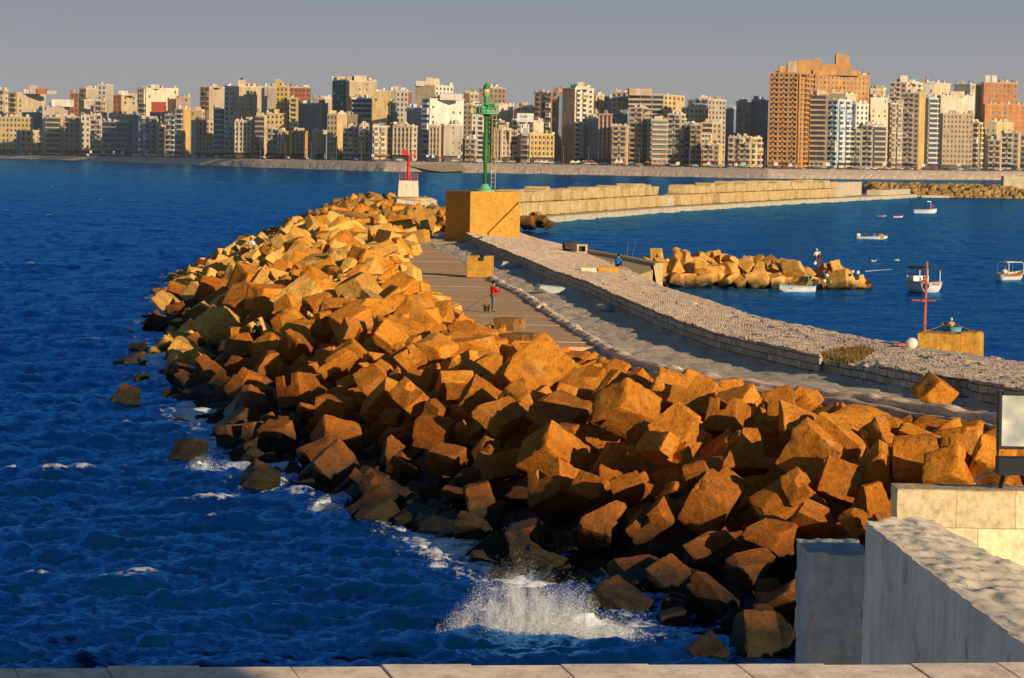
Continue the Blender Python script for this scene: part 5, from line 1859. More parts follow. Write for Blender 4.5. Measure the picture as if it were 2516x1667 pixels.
# ================================================================== far shore and city
shore_px = [(-260, 379), (0, 388), (315, 399.5), (630, 411.5), (945, 422), (1260, 427), (1575, 433), (1886, 439.5), (2200, 441.5), (2516, 443), (2800, 444)]
top_px = [(-260, 376), (0, 381), (315, 386), (630, 391), (945, 397), (1260, 402), (1575, 409), (1886, 415), (2200, 418.5), (2516, 421.5), (2800, 424)]
SX = np.array([q[0] for q in shore_px], float)
SD = np.array([at_z(x, y, 0).y for x, y in shore_px])
SD = np.minimum(SD, 2100)


def shore_d(x): return float(np.interp(x, SX, SD))


def top_y(x): return float(np.interp(x, [q[0] for q in top_px], [q[1] for q in top_px]))


def build_shore():
    xs = np.linspace(-250, 2780, 520)
    off = [-8, 2, 10, 20, 27, 30, 34, 60, 62, 420]
    G = np.zeros((len(xs), len(off), 3))
    for i, x in enumerate(xs):
        d0 = shore_d(x)
        zt = at_d(x, top_y(x), d0 + 30).z
        zz_ = [-1.5, .2, zt * .42, zt * .8, zt - .1, zt, zt + .1, zt + .15, zt + .3, zt + .4]
        for j, (o_, z) in enumerate(zip(off, zz_)):
            p_ = at_d(x, top_y(x), d0 + o_)
            n_ = float(vnoise(np.array([x * .12]), np.array([o_ * .3]), 80)[0])
            m_ = float(vnoise(np.array([x * .5]), np.array([o_ * .7]), 81)[0])
            k = 1.0 if 0 < j < 5 else 0.0
            G[i, j] = (p_.x, d0 + o_ + k * (3 * n_ + 2.0 * m_), z + k * (.5 * n_ + .35 * m_) * (1 if j > 1 else .8))
    tag(link("shore_embankment", grid_mesh("shore_embankment", G[:, :6], M_SHORE, smooth=False)), "grey brown sloping sea embankment of the far shore", None, None, "structure")
    tag(link("corniche_road", grid_mesh("corniche_road", G[:, 5:8] + [0, 0, .004], simple("asphalt", (.06, .058, .055), .9, .1), smooth=False)), "corniche road along the far shore", None, None, "structure")
    tag(link("city_ground", grid_mesh("city_ground", G[:, 7:], M_GROUND, smooth=False)), "ground under the city", None, None, "structure")
    # sunlit sand wedge
    A = [(1005, 408), (1018, 406), (1070, 401.5), (1130, 401), (1150, 420), (1090, 423), (1050, 418)]
    o = MB()
    pts = []
    for x, y in A:
        f = min(1, max(0, (y - top_y(x)) / 24))
        pts.append(at_d(x, y, shore_d(x) + 26 - 34 * f))
    o.add(pts, [tuple(range(len(pts) - 1, -1, -1))])
    tag(o.build("sand_bank", simple("pale sand", (.52, .38, .22), .95, .1, .15, .3)), "pale sand bank on the far shore by the red light", None, None, "structure")


build_shore()

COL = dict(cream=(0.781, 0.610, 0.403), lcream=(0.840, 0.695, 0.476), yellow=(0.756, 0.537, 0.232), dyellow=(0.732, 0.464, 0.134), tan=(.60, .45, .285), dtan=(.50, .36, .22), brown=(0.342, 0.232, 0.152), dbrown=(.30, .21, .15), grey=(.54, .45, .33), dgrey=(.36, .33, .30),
           bgrey=(.46, .44, .40), dblue=(.20, .27, .33), teal=(.07, .18, .19), pink=(0.708, 0.500, 0.378), lpink=(0.805, 0.659, 0.537), redd=(0.488, 0.159, 0.073), brick=(0.586, 0.232, 0.085), orange=(.66, .33, .115), dorange=(0.732, 0.293, 0.049), white=(0.840, 0.756, 0.610), pblue=(0.561, 0.671, 0.756), green=(0.390, 0.403, 0.220))  # dark blue and blue grey put facade shade into the wall colour
WM = {}


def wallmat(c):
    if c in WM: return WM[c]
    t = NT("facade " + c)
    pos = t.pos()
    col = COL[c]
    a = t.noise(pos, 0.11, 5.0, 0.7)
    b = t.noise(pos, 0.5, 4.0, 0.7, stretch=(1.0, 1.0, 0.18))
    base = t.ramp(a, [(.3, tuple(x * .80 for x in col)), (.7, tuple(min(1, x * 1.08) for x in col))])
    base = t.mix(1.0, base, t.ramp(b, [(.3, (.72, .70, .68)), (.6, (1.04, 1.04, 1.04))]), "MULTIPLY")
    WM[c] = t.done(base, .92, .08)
    return WM[c]


M_PANE = simple("dark window glass", (.075, .075, .08), .3, .4, .5, .2)
M_SHUT = simple("brown shutters", (.16, .10, .06), .8, .1, .4, .2)
M_SHOP = simple("dark shopfronts", (.11, .09, .08), .6, .2, .8, .15)
M_TANK = simple("white water tank", (.68, .62, .52), .7, .2, .15)
M_SLABW = simple("pale balcony slab", (.66, .60, .50), .9, .1, .15)

RB = random.Random(99)
CULL = np.full(2600, 1e9)
N_OBJ = [0]


def visible_at(x, y):
    i = int(min(2599, max(0, x + 40)))
    return y < CULL[i] + 5


def unit_mesh(kind, w, h, c1, c2):
    mb = MB()
    if kind == "window":
        mb.box((0, -.03, 0), (w, .14, h), mi=1)
        mb.box((0, -.10, -h / 2 - .1), (w * 1.15, .3, .14), mi=0)
        return mb.mesh("window", [wallmat(c1), M_PANE])
    if kind == "shutter":
        mb.box((0, -.03, 0), (w, .14, h), mi=1)
        return mb.mesh("window", [wallmat(c1), M_SHUT])
    if kind == "balcony":
        dp = 1.25
        mb.box((0, -dp / 2, -h * .5), (w, dp, .22), mi=0)
        mb.box((0, -dp + .06, -h * .5 + .55), (w, .12, .9), mi=0)
        for s in (-1, 1): mb.box((s * (w / 2 - .06), -dp / 2 - .003, -h * .5 + .53), (.12, dp - .13, .86), mi=0)
        mb.box((0, -.04, .05), (w * .72, .12, h * .72), mi=1)
        return mb.mesh("balcony", [wallmat(c1), M_PANE])
    if kind == "long_balcony":
        dp = 1.3
        mb.box((0, -dp / 2, -h * .5), (w, dp, .26), mi=0)
        mb.box((0, -dp + .06, -h * .5 + .48), (w, .12, .75), mi=0)
        mb.box((0, -.04, .05), (w * .94, .12, h * .70), mi=1)
        return mb.mesh("balcony", [wallmat(c1), M_PANE])
    if kind == "enclosed":
        dp = 1.25
        mb.box((0, -dp / 2, 0), (w, dp, h * .98), mi=0)
        for k in (-.3, 0, .3): mb.box((k * w, -dp - .02, .2), (w * .2, .08, h * .42), mi=1)
        return mb.mesh("balcony", [wallmat(c1), M_PANE])
    if kind == "rib":
        mb.box((0, -.25, 0), (w, .5, h), mi=0)
        return mb.mesh("pilaster", [wallmat(c1)])
    if kind == "slab":
        mb.box((0, -.45, 0), (w, .9, h), mi=0)
        return mb.mesh("floor_slab", [M_SLABW if c2 == "w" else wallmat(c1)])
    if kind == "infill":
        mb.box((0, -.02, 0), (w, .1, h), mi=0)
        return mb.mesh("infill_panel", [wallmat(c2)])


TRIM = dict(cream="lcream", lcream="white", yellow="cream", dyellow="yellow", tan="cream", dtan="tan", brown="tan", dbrown="brown", grey="lpink", dgrey="grey", bgrey="pblue", dblue="bgrey", teal="white", pink="lpink", lpink="white", redd="pink", brick="tan", orange="orange", dorange="orange", white="white", pblue="white", green="cream")


def facade(root, p0, p1, zb, zt, d, style, c):
    """p0 -> p1 left to right seen from the sea"""
    e = (p1 - p0); e.z = 0
    L = e.length
    if L < 2.0 or style == "x": return
    ang = math.atan2(e.y, e.x)
    dr = e.normalized()
    px_m = d / F_PX
    fh = 11.8 * px_m
    nf = max(1, int((zt - zb - 1.0) / fh))
    fh = (zt - zb - 0.9) / nf
    pw = abs(project(p1)[0] - project(p0)[0])
    if pw < 4: return
    tr = TRIM[c]
    bay_px = dict(b=14.5, w=9.5, n=17, r=9.5, s=60, g=9, f=11, k=14, l=30)[style]
    nb = max(1, round(pw / bay_px))
    bw = L / nb
    items = {"a": [], "b": [], "c": []}

    def put(key, u, z, off=0.0):
        p_ = p0 + dr * u
        q = project(Vector((p_.x, p_.y, z)))
        if visible_at(q[0], q[1]) and -30 < q[0] < 2546: items[key].append((p_.x + math.sin(ang) * off, p_.y - math.cos(ang) * off, z))
    M_ = {}
    if style in "wn":
        M_["a"] = unit_mesh("window", bw * (.42 if style == "w" else .22), fh * .5, tr, None)
        M_["b"] = unit_mesh("shutter", bw * (.42 if style == "w" else .22), fh * .5, tr, None)
        for i in range(nf):
            for j in range(nb):
                if style == "n" and RB.random() < .72: continue
                if RB.random() < .06: continue
                put("a" if RB.random() < .75 else "b", bw * (j + .5), zb + .9 + fh * (i + .52))
    elif style in "bl":
        M_["a"] = unit_mesh("balcony" if style == "b" else "long_balcony", bw * (.76 if style == "b" else .97), fh, tr if RB.random() < .6 else c, None)
        M_["b"] = unit_mesh("window", min(bw * .5, 2.0), fh * .5, tr, None)
        M_["c"] = unit_mesh("enclosed", bw * (.76 if style == "b" else .97), fh, RB.choice(("cream", "grey", "white", c)), None)
        skip = RB.randrange(3) if nb > 2 else 9
        for i in range(nf):
            for j in range(nb):
                put("b" if (j % 3 == skip and style == "b") else ("c" if RB.random() < .16 else "a"), bw * (j + .5), zb + .9 + fh * (i + .5))
    elif style == "r":
        M_["a"] = unit_mesh("rib", bw * .28, zt - zb - fh * 1.2, tr, None)
        M_["b"] = unit_mesh("window", bw * .46, fh * .55, c, None)
        for j in range(nb + 1): put("a", min(L - .3, max(.3, bw * j)), zb + fh * 1.0 + (zt - zb - fh * 1.2) / 2)
        for i in range(nf):
            for j in range(nb): put("b", bw * (j + .5), zb + .9 + fh * (i + .5))
    elif style == "s":
        M_["a"] = unit_mesh("slab", L * .98, fh * .26, c, "w")
        M_["b"] = unit_mesh("window", L * .82, fh * .5, c, None)
        for i in range(nf):
            put("a", L / 2, zb + .9 + fh * (i + .12)); put("b", L / 2, zb + .9 + fh * (i + .62))
    elif style == "g":
        M_["a"] = unit_mesh("window", bw * .5, fh * .62, "white", None)
        M_["b"] = unit_mesh("infill", bw * .30, fh * .42, c, "white")
        for i in range(nf):
            for j in range(nb): put("a" if (i * 7 + j * 3) % 4 else "b", bw * (j + .5), zb + .9 + fh * (i + .5))
    elif style == "f":
        M_["a"] = unit_mesh("balcony", bw * .66, fh * .98, c, None)
        M_["b"] = unit_mesh("rib", bw * .22, zt - zb - fh, c, None)
        for i in range(nf):
            for j in range(nb): put("a", bw * (j + .5), zb + .9 + fh * (i + .5))
        for j in range(0, nb + 1, 2): put("b", min(L - .4, max(.4, bw * j)), zb + fh + (zt - zb - fh) / 2, .6)
    elif style == "k":
        M_["a"] = unit_mesh("infill", bw * .78, fh * .78, c, "brick")
        M_["b"] = unit_mesh("window", bw * .5, fh * .6, c, None)
        for i in range(nf):
            for j in range(nb): put("a" if RB.random() < .8 else "b", bw * (j + .5), zb + .9 + fh * (i + .5))
    base = root.location
    for key, lst in items.items():
        if key not in M_ or not lst: continue
        me = M_[key]
        for k, q in enumerate(lst[:100]):
            o = bpy.data.objects.new(me.name.split(".")[0], me)
            C.objects.link(o)
            o.parent = root
            o.location = (q[0] - base.x, q[1] - base.y, q[2] - base.z)
            o.rotation_euler = (0, 0, ang)
            N_OBJ[0] += 1
        if len(lst) > 100:
            bmv, bmf, bmm = [], [], []
            vs = [v.co.copy() for v in me.vertices]
            R = Matrix.Rotation(ang, 3, "Z")
            for q in lst[100:]:
                b0 = len(bmv)
                bmv += [tuple(R @ v + Vector(q) - base) for v in vs]
                for pl in me.polygons:
                    bmf.append(tuple(b0 + i for i in pl.vertices)); bmm.append(pl.material_index)
            o = link(me.name.split(".")[0], np_mesh(me.name, bmv, bmf, list(me.materials), False, None, bmm), root)
            o["kind"] = "stuff"


def building(spec):
    Z, x0, xs, x1, top, row, a, cl, cr, sl_, sr, label = spec[:12]
    ex = spec[12] if len(spec) > 12 else {}
    ox, oy, s = {1: (0, 160, 3.757), 2: (630, 160, 3.757), 3: (1260, 160, 3.757), 4: (1886, 120, 3.757)}[Z]
    x0, xs, x1, top = ox + x0 / s, ox + xs / s, ox + x1 / s, oy + top / s
    d = shore_d((x0 + x1) / 2) + 72 + row * 62
    yb = top_y(xs) - 1.5
    zb = at_d(xs, top_y(xs), shore_d(xs) + 62).z + .25
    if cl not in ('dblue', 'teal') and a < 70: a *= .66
    ta = math.tan(math.radians(a))
    c = at_d(xs, yb, d)
    wl, wr = (xs - x0) * d / F_PX, (x1 - xs) * d / F_PX
    if wl < .5: wl = 6.0 / max(ta, .2) if a > 45 else 4.0
    if wr < .5: wr = min(14 * ta, 5.0)
    dl, dr_ = min(wl * ta, 45), min(wr / max(ta, .05), 45)
    if xs - x0 < 1: dl, wl = 14.0, 14.0 / max(ta, 3)
    if x1 - xs < 1: dr_, wr = 14.0, 14.0 * min(ta, .25)
    # true sight lines diverge: fix X of receding corners so they still project to x0 / x1
    pl, pr = at_d(x0, yb, d + dl), at_d(x1, yb, d + dr_)
    if xs - x0 < 1: pl = Vector((c.x - wl * .2, d + dl, 0))
    if x1 - xs < 1: pr = Vector((c.x + wr * .2, d + dr_, 0))
    for v in (c, pl, pr): v.z = zb
    bk = pl + pr - c
    zt = at_d(xs, top, d).z
    root = empty("apartment_building", c)
    tag(root, label, "building", "buildings along the far shore")
    b = Vector(c)
    mb = MB()
    poly = [q - b for q in (c, pr, bk, pl)]
    h = zt - zb
    vs = [(q.x, q.y, -2.5) for q in poly] + [(q.x, q.y, h) for q in poly]
    mb.add(vs, [(0, 1, 5, 4)], 1)
    mb.add(vs, [(3, 0, 4, 7)], 0)
    mb.add(vs, [(1, 2, 6, 5), (2, 3, 7, 6)], 1)
    mb.add(vs, [(4, 5, 6, 7)], 2)
    link("wall", mb.mesh("wall", [wallmat(cl), wallmat(cr), M_GROUND]), root)  # left and right wall colours also carry painted shade and sun
    # parapet rim along the roof edge
    rim = MB()
    for q0, q1, mi in ((poly[3], poly[0], 0), (poly[0], poly[1], 1)):
        e = q1 - q0
        if e.length > 2:
            m_ = (q0 + q1) / 2
            rim.box((m_.x, m_.y, h + .35), (e.length + .3, .55, .75), math.atan2(e.y, e.x), mi)
    if rim.v: rim.build("roof_parapet", [wallmat(TRIM[cl]), wallmat(TRIM[cr])], root)
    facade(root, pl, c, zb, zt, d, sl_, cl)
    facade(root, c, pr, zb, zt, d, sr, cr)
    # rooftop rooms, tanks
    dirr = ((poly[1] + poly[3]) / 2)
    k = d / F_PX
    for (rx0, rx1, rt, rc) in ex.get("rooms", ()):
        ux0, ux1, uy = ox + rx0 / s, ox + rx1 / s, oy + rt / s
        q = at_d((ux0 + ux1) / 2, top, d + 6)
        zr = at_d((ux0 + ux1) / 2, uy, d + 6).z
        w = (ux1 - ux0) * k
        m = MB().box((q.x - b.x, 6 + d - b.y, (zr + zt) / 2 - b.z), (w, min(w, 8), zr - zt + .3), math.radians(RB.uniform(-8, 8)))
        if w > 2.5:
            m2 = MB()
            for j in range(max(1, int(w / 4))):
                m2.box((q.x - b.x - w / 2 + w * (j + .5) / max(1, int(w / 4)), 6 + d - b.y - min(w, 8) / 2 - .05, (zr + zt) / 2 - b.z), (.9, .3, (zr - zt) * .4))
        m.build("rooftop_room", wallmat(rc), root)
    for (rx0, rt, w_) in ex.get("tanks", ()):
        q = at_d(ox + rx0 / s, top, d + 5)
        zr = at_d(ox + rx0 / s, oy + rt / s, d + 5).z
        MB().lathe([(w_ * k / s / 2, min(0, zt - zr)), (w_ * k / s / 2, -.35), (w_ * k / s / 4, 0)], (q.x - b.x, d + 5 - b.y, zr - b.z), 10).build("water_tank", M_TANK if not ex.get("dark") else M_BLACK, root)
    if "rooms" not in ex and "tanks" not in ex:
        for _ in range(RB.choice((1, 2, 3))):
            f, g = RB.uniform(.15, .85), RB.uniform(.15, .6)
            q = poly[3] * (1 - f) + poly[1] * f if sl_ != "x" or sr != "x" else poly[1] * f
            q = q * .8 + poly[2] * .2 * g
            hh = RB.uniform(1.0, 3.2)
            if RB.random() < .5: MB().box((q.x, q.y, h + hh / 2), (RB.uniform(2, 5), 3, hh), RB.uniform(-.3, .3)).build("rooftop_room", wallmat(RB.choice((cl, cr, "cream", "tan"))), root)
            else: MB().lathe([(.8, 0), (.8, 1.4), (.3, 1.8)], (q.x, q.y, h + .05), 10).build("water_tank", M_TANK, root)
    cl_ = MB()
    for _ in range(int(4 + (x1 - x0) / 5)):
        f, g = RB.random(), RB.uniform(.02, .5)
        q = poly[3] * (1 - f) + poly[1] * f if xs - x0 > 2 and x1 - xs > 2 else ((poly[3] * (1 - f) + poly[0] * f) if xs - x0 > 2 else (poly[0] * (1 - f) + poly[1] * f))
        q = q * (1 - g) + poly[2] * g
        hh = RB.choice((.6, .9, 1.2, 1.6, 2.6))
        cl_.box((q.x, q.y, h + hh / 2), (RB.uniform(.4, 2.2), RB.uniform(.5, 1.5), hh), RB.uniform(0, 1), RB.randrange(3))
        if RB.random() < .3: cl_.tube((q.x, q.y, h), (q.x, q.y, h + hh + RB.uniform(1, 2.5)), .06, n=4, mi=3)
    cl_.build("roof_clutter", [wallmat(TRIM[cl]), M_TANK, wallmat(cr), M_DARK], root)["kind"] = "stuff"
    if row < .5:
        e = (pr - c) if wr > wl else (c - pl)
        m_ = ((pr + c) if wr > wl else (c + pl)) / 2 - b
        a_ = math.atan2(e.y, e.x)
        MB().box((m_.x + math.sin(a_) * .5, m_.y - math.cos(a_) * .5, 1.3), (e.length * .94, 1.0, 3.4), a_).build("shopfront", M_SHOP, root)
        MB().box((m_.x + math.sin(a_) * 1.4, m_.y - math.cos(a_) * 1.4, 3.2), (e.length * .9, 1.6, .35), a_).build("awning", simple(*RB.choice((("tan awning", (.4, .28, .16)), ("blue awning", (.03, .06, .2)), ("red awning", (.42, .05, .03)), ("dark awning", (.08, .07, .07))))), root)
    return (x0, x1, top, root, d, zt, k)


BLD = [
 # zoom 1: left end
 (1, -20, 300, 305, 490, 0, 22, "yellow", "yellow", "w", "x", "long low pale yellow block at the left edge of the skyline"),
 (1, 150, 190, 385, 612, -.15, 68, "dblue", "yellow", "x", "b", "short tan balconied block in front of the long pale yellow block"),
 (1, -40, 40, 72, 235, 2, 40, "tan", "cream", "b", "w", "tan tower half cut by the left picture edge"),
 (1, 74, 150, 420, 262, 1.5, 62, "dyellow", "tan", "b", "n", "wide tan block with a big blank wall at the left", dict(rooms=[(280, 345, 190, "pink"), (345, 440, 222, "redd"), (440, 515, 240, "cream")], tanks=[(225, 222, 26), (252, 224, 22)])),
 (1, 200, 290, 400, 445, .8, 70, "dblue", "dblue", "x", "x", "dark shaded low block behind the short tan balconied block"),
 (1, 390, 560, 640, 382, .9, 30, "lpink", "pink", "n", "n", "pinkish white block with scattered small windows", dict(rooms=[(480, 680, 322, "white")])),
 (1, 420, 560, 585, 490, 0, 32, "tan", "yellow", "l", "n", "tan block with long horizontal balconies and a yellow right edge"),
 (1, 590, 730, 742, 488, -.05, 30, "tan", "cream", "b", "n", "tan block with stacked balconies left of the white window-grid block"),
 (1, 745, 830, 832, 475, .1, 12, "lcream", "cream", "w", "x", "narrow white block with a regular window grid"),
 (1, 832, 930, 940, 470, .05, 35, "grey", "cream", "b", "w", "grey cream balconied block right of the narrow white one"),
 (1, 735, 772, 862, 328, 1.1, 70, "dyellow", "grey", "x", "x", "blank grey tower slab with a yellow left edge"),
 (1, 865, 985, 990, 335, 1.0, 30, "pink", "pink", "b", "x", "pink block with red shaded balconies", dict(rooms=[(900, 985, 322, "lpink")])),
 (1, 728, 790, 900, 222, 2.2, 55, "brown", "tan", "b", "n", "brown and tan tower behind the blank grey slab"),
 (1, 898, 975, 1042, 190, 2.0, 35, "white", "grey", "w", "x", "white windowed tower with a grey right side, highest of the left group", dict(rooms=[(905, 935, 182, "white")])),
 (1, 642, 722, 728, 262, 2.5, 25, "redd", "brown", "w", "x", "small red brown block left of the brown and tan tower"),
 (1, 1000, 1120, 1195, 462, .9, 30, "pink", "grey", "n", "x", "low pinkish block behind the grey block with white pillars"),
 (1, 945, 1185, 1200, 530, 0, 58, "bgrey", "grey", "l", "x", "wide grey blue shaded block with white pillars and long balconies"),
 (1, 1195, 1270, 1280, 465, .25, 75, "dblue", "dblue", "x", "x", "dark blue blank gable right of the grey blue shaded block"),  # shade of the gable is put into its wall colour
 (1, 1275, 1445, 1460, 500, 0, 60, "bgrey", "yellow", "b", "x", "grey blue balconied block left of the thin yellow block"),
 (1, 1042, 1115, 1265, 280, 1.8, 50, "redd", "tan", "w", "n", "red brown and tan blocks behind the low pinkish block", dict(rooms=[(1100, 1180, 240, "white"), (1180, 1250, 262, "pink")])),
 (1, 1265, 1345, 1640, 218, 1.4, 66, "tan", "lcream", "b", "n", "big pale cream block with a balcony strip, behind the red billboard", dict(rooms=[(1400, 1470, 185, "lcream")])),
 (1, 1380, 1480, 1590, 440, .5, 70, "dblue", "bgrey", "x", "n", "dark blue block carrying the red billboard"),
 (1, 1620, 1750, 1756, 302, 2.2, 25, "pink", "cream", "n", "x", "pale pink block with a red roof edge", dict(rooms=[(1640, 1740, 288, "redd")])),
 (1, 1455, 1520, 1524, 582, -.1, 40, "yellow", "yellow", "b", "x", "thin bright yellow balconied block between shaded neighbours"),
 (1, 1520, 1615, 1622, 470, .3, 60, "bgrey", "grey", "b", "x", "shaded grey blue block right of the thin yellow block"),
 (1, 1612, 1690, 1752, 412, 0, 50, "grey", "dyellow", "b", "x", "grey balconied block with a tall blank orange yellow gable"),
 (1, 1752, 1860, 1885, 430, .8, 30, "yellow", "pink", "n", "w", "yellowish block with pink balconies behind the ribbed tan block"),
 (1, 1762, 1800, 1962, 520, 0, 68, "bgrey", "tan", "x", "r", "tan block with vertical ribs left of the teal block"),
 (1, 1842, 1925, 2065, 208, 1.3, 48, "brown", "tan", "b", "x", "tall tan block with brown balconies on its left half", dict(rooms=[(1945, 2040, 200, "tan")])),
 (1, 1968, 2060, 2066, 415, .05, 25, "teal", "dblue", "s", "x", "dark teal block with white floor slabs"),
 (1, 2066, 2155, 2162, 205, .2, 25, "white", "tan", "b", "x", "tall white balconied tower left of the big blank tan wall"),
 (1, 2160, 2200, 2415, 206, .5, 72, "tan", "tan", "x", "n", "tall tan block with a big blank wall and a tank tower", dict(rooms=[(2200, 2268, 140, "cream")], tanks=[(2230, 118, 26)], dark=True)),
 (1, 2165, 2315, 2335, 522, 0, 32, "cream", "yellow", "r", "n", "cream arcaded block below the big blank tan wall"),
 # zoom 2
 (2, 40, 168, 176, 210, .7, 15, "grey", "grey", "x", "x", "blank grey slab left of the bright yellow tower"),
 (2, 176, 285, 296, 205, .6, 18, "dyellow", "yellow", "w", "w", "bright yellow tower with a domed tank room on top", dict(rooms=[(178, 232, 142, "dyellow")], tanks=[(190, 130, 18), (212, 130, 18)])),
 (2, 298, 375, 382, 312, .6, 20, "yellow", "yellow", "b", "x", "yellow tan block stepped down right of the bright yellow tower"),
 (2, 300, 490, 497, 215, 2.4, 12, "redd", "brown", "w", "x", "wide red brown block with a grey top storey behind the yellow tower"),
 (2, 385, 600, 655, 362, 1.2, 72, "dblue", "dblue", "x", "x", "large dark blue shaded block between the yellow and the green-windowed towers"),
 (2, 500, 620, 692, 312, 2.5, 40, "pink", "pink", "x", "n", "low pink rooftops behind the large dark blue block"),
 (2, -10, 70, 88, 482, 0, 30, "brown", "cream", "l", "x", "brown balconied block left of the low yellow windowed one"),
 (2, 88, 280, 300, 458, .4, 18, "yellow", "yellow", "w", "x", "low wide yellow block below the bright yellow tower"),
 (2, 96, 185, 196, 592, -.1, 28, "grey", "grey", "b", "x", "grey shaded block in front of the low wide yellow one"),
 (2, 198, 255, 292, 622, 0, 55, "pink", "orange", "r", "n", "reddish tan left wing of the low red-trimmed block"),
 (2, 325, 440, 472, 620, .05, 40, "brown", "orange", "r", "n", "reddish tan middle wing of the low red-trimmed block"),
 (2, 508, 545, 600, 622, 0, 60, "grey", "yellow", "n", "n", "yellow right wing of the low red-trimmed block"),
 (2, 600, 640, 655, 640, .4, 70, "dblue", "dblue", "x", "x", "narrow dark blue gap block right of the yellow wing"),  # dark block stands in for the shade between neighbours
 (2, 692, 800, 826, 145, 1.3, 35, "teal", "dblue", "g", "x", "dark green tower with pale windows, left of the big tan wall"),
 (2, 822, 850, 1102, 155, 1.5, 74, "tan", "tan", "x", "n", "tall tan block with a broad blank wall and white rooftop rooms", dict(rooms=[(835, 900, 108, "tan"), (900, 1012, 102, "cream")])),
 (2, 832, 870, 1062, 312, .9, 70, "dyellow", "bgrey", "x", "l", "grey blue block with white balconies beside the plain yellow one"),
 (2, 1060, 1205, 1228, 252, 1.0, 14, "yellow", "yellow", "n", "x", "plain yellow tower with small windows and white tanks", dict(tanks=[(1120, 228, 20), (1145, 228, 20), (1172, 228, 20)])),
 (2, 650, 740, 832, 462, 0, 40, "tan", "yellow", "w", "x", "tan windowed block with a plain yellow right side"),
 (2, 830, 930, 936, 470, .7, 30, "dtan", "tan", "n", "x", "plain tan block behind the balconied front row"),
 (2, 795, 940, 952, 585, -.05, 30, "tan", "dtan", "b", "x", "tan balconied block left of the yellow corner block"),
 (2, 950, 1000, 1036, 562, 0, 45, "cream", "dyellow", "b", "b", "yellow corner block with dark balconies"),
 (2, 1040, 1070, 1252, 572, .02, 66, "dblue", "tan", "x", "b", "purplish tan balconied block with a dark left side"),
 (2, 1258, 1440, 1482, 572, 0, 30, "tan", "cream", "r", "w", "cream block with white pilasters above the red light"),
 (2, 1222, 1282, 1300, 245, 1.8, 25, "grey", "grey", "n", "x", "grey tower behind the white window-grid tower", dict(rooms=[(1260, 1310, 200, "cream")])),
 (2, 1284, 1392, 1426, 250, 1.4, 25, "lpink", "redd", "w", "x", "white window-grid tower with a reddish right side"),
 (2, 1228, 1280, 1295, 352, 1.0, 72, "dblue", "dblue", "x", "x", "dark blue slab below the grey tower"),
 (2, 1458, 1640, 1808, 195, 1.9, 40, "tan", "white", "x", "w", "broad tower, blank tan on the left and white windowed on the right", dict(rooms=[(1480, 1570, 152, "white"), (1560, 1625, 118, "cream"), (1630, 1690, 128, "cream")])),
 (2, 1380, 1500, 1530, 402, .9, 62, "bgrey", "bgrey", "x", "x", "grey blue slab with a teal sign left of the panelled white block", dict(tealsign=True)),
 (2, 1520, 1592, 1905, 318, .3, 68, "bgrey", "white", "b", "n", "wide white panelled block with a shaded balcony side", dict(rooms=[(1700, 1900, 270, "white")])),
 (2, 1592, 1690, 1702, 572, -.1, 28, "tan", "yellow", "r", "x", "tan ribbed block in front of the white panelled block"),
 (2, 1700, 1725, 1900, 558, 0, 74, "grey", "grey", "x", "n", "blank grey block right of the tan ribbed one"),
 (2, 1905, 1960, 2042, 268, 1.6, 45, "brown", "tan", "n", "w", "brown and tan block left of the green light"),
 (2, 1900, 1985, 2060, 372, .9, 40, "tan", "lpink", "w", "w", "pinkish cream tower just left of the green light mast"),
 (2, 1925, 2020, 2030, 690, -.05, 35, "grey", "grey", "b", "x", "low grey balconied block left of the green light mast"),
 (2, 2028, 2095, 2105, 480, .2, 25, "white", "pink", "b", "b", "white and pink scalloped balcony tower behind the green light mast"),
 (2, 2040, 2140, 2290, 215, 1.9, 48, "pink", "brown", "n", "w", "pink and brown pair of towers behind the green lantern", dict(rooms=[(2045, 2110, 205, "pink")])),
 (2, 2160, 2230, 2370, 385, 1.3, 40, "cream", "lcream", "n", "n", "pale cream stepped block right of the green light platform"),
 (2, 2200, 2300, 2325, 540, .5, 60, "bgrey", "tan", "n", "x", "small bluish block right of the green light mast"),
 (2, 2190, 2260, 2375, 600, 0, 40, "tan", "tan", "r", "r", "tan ribbed block right of the green light mast"),
 # zoom 3
 (3, 0, 90, 192, 392, 1.0, 35, "pink", "cream", "n", "n", "cream and pink stepped block behind the lettered sign"),
 (3, -15, 120, 130, 525, .15, 35, "cream", "cream", "b", "x", "cream balconied block carrying the lettered sign", dict(topsign=True)),
 (3, 150, 185, 278, 535, .5, 60, "cream", "lcream", "w", "x", "small pale cream block right of the billboard picture"),
 (3, 75, 150, 372, 642, 0, 62, "grey", "dyellow", "b", "r", "low golden yellow block with ribs and tall windows"),
 (3, 192, 345, 352, 262, 1.3, 48, "dbrown", "tan", "b", "x", "dark brown balconied tower left of the orange strip"),
 (3, 352, 400, 452, 252, .9, 30, "dorange", "dblue", "g", "x", "narrow tower with a bright orange strip and dark blue side"),
 (3, 446, 562, 735, 222, .4, 66, "brown", "lcream", "n", "b", "tall pale cream tower with a shaded brown left face and square roof room", dict(rooms=[(575, 700, 200, "lcream"), (602, 655, 160, "lcream")])),
 (3, 732, 755, 832, 290, 1.5, 60, "cream", "tan", "b", "w", "tan block right of the tall pale cream tower"),
 (3, 828, 880, 905, 300, 1.9, 65, "dblue", "bgrey", "x", "x", "small blue shaded slab behind the pinkish balconies"),
 (3, 900, 1040, 1122, 258, 1.5, 35, "pink", "cream", "b", "b", "pinkish block with stacked balconies left of the stepped cream block"),
 (3, 1060, 1380, 1572, 282, 1.2, 30, "cream", "yellow", "l", "w", "broad stepped cream block with long terraces", dict(rooms=[(1065, 1275, 222, "tan"), (1210, 1270, 238, "lcream")])),
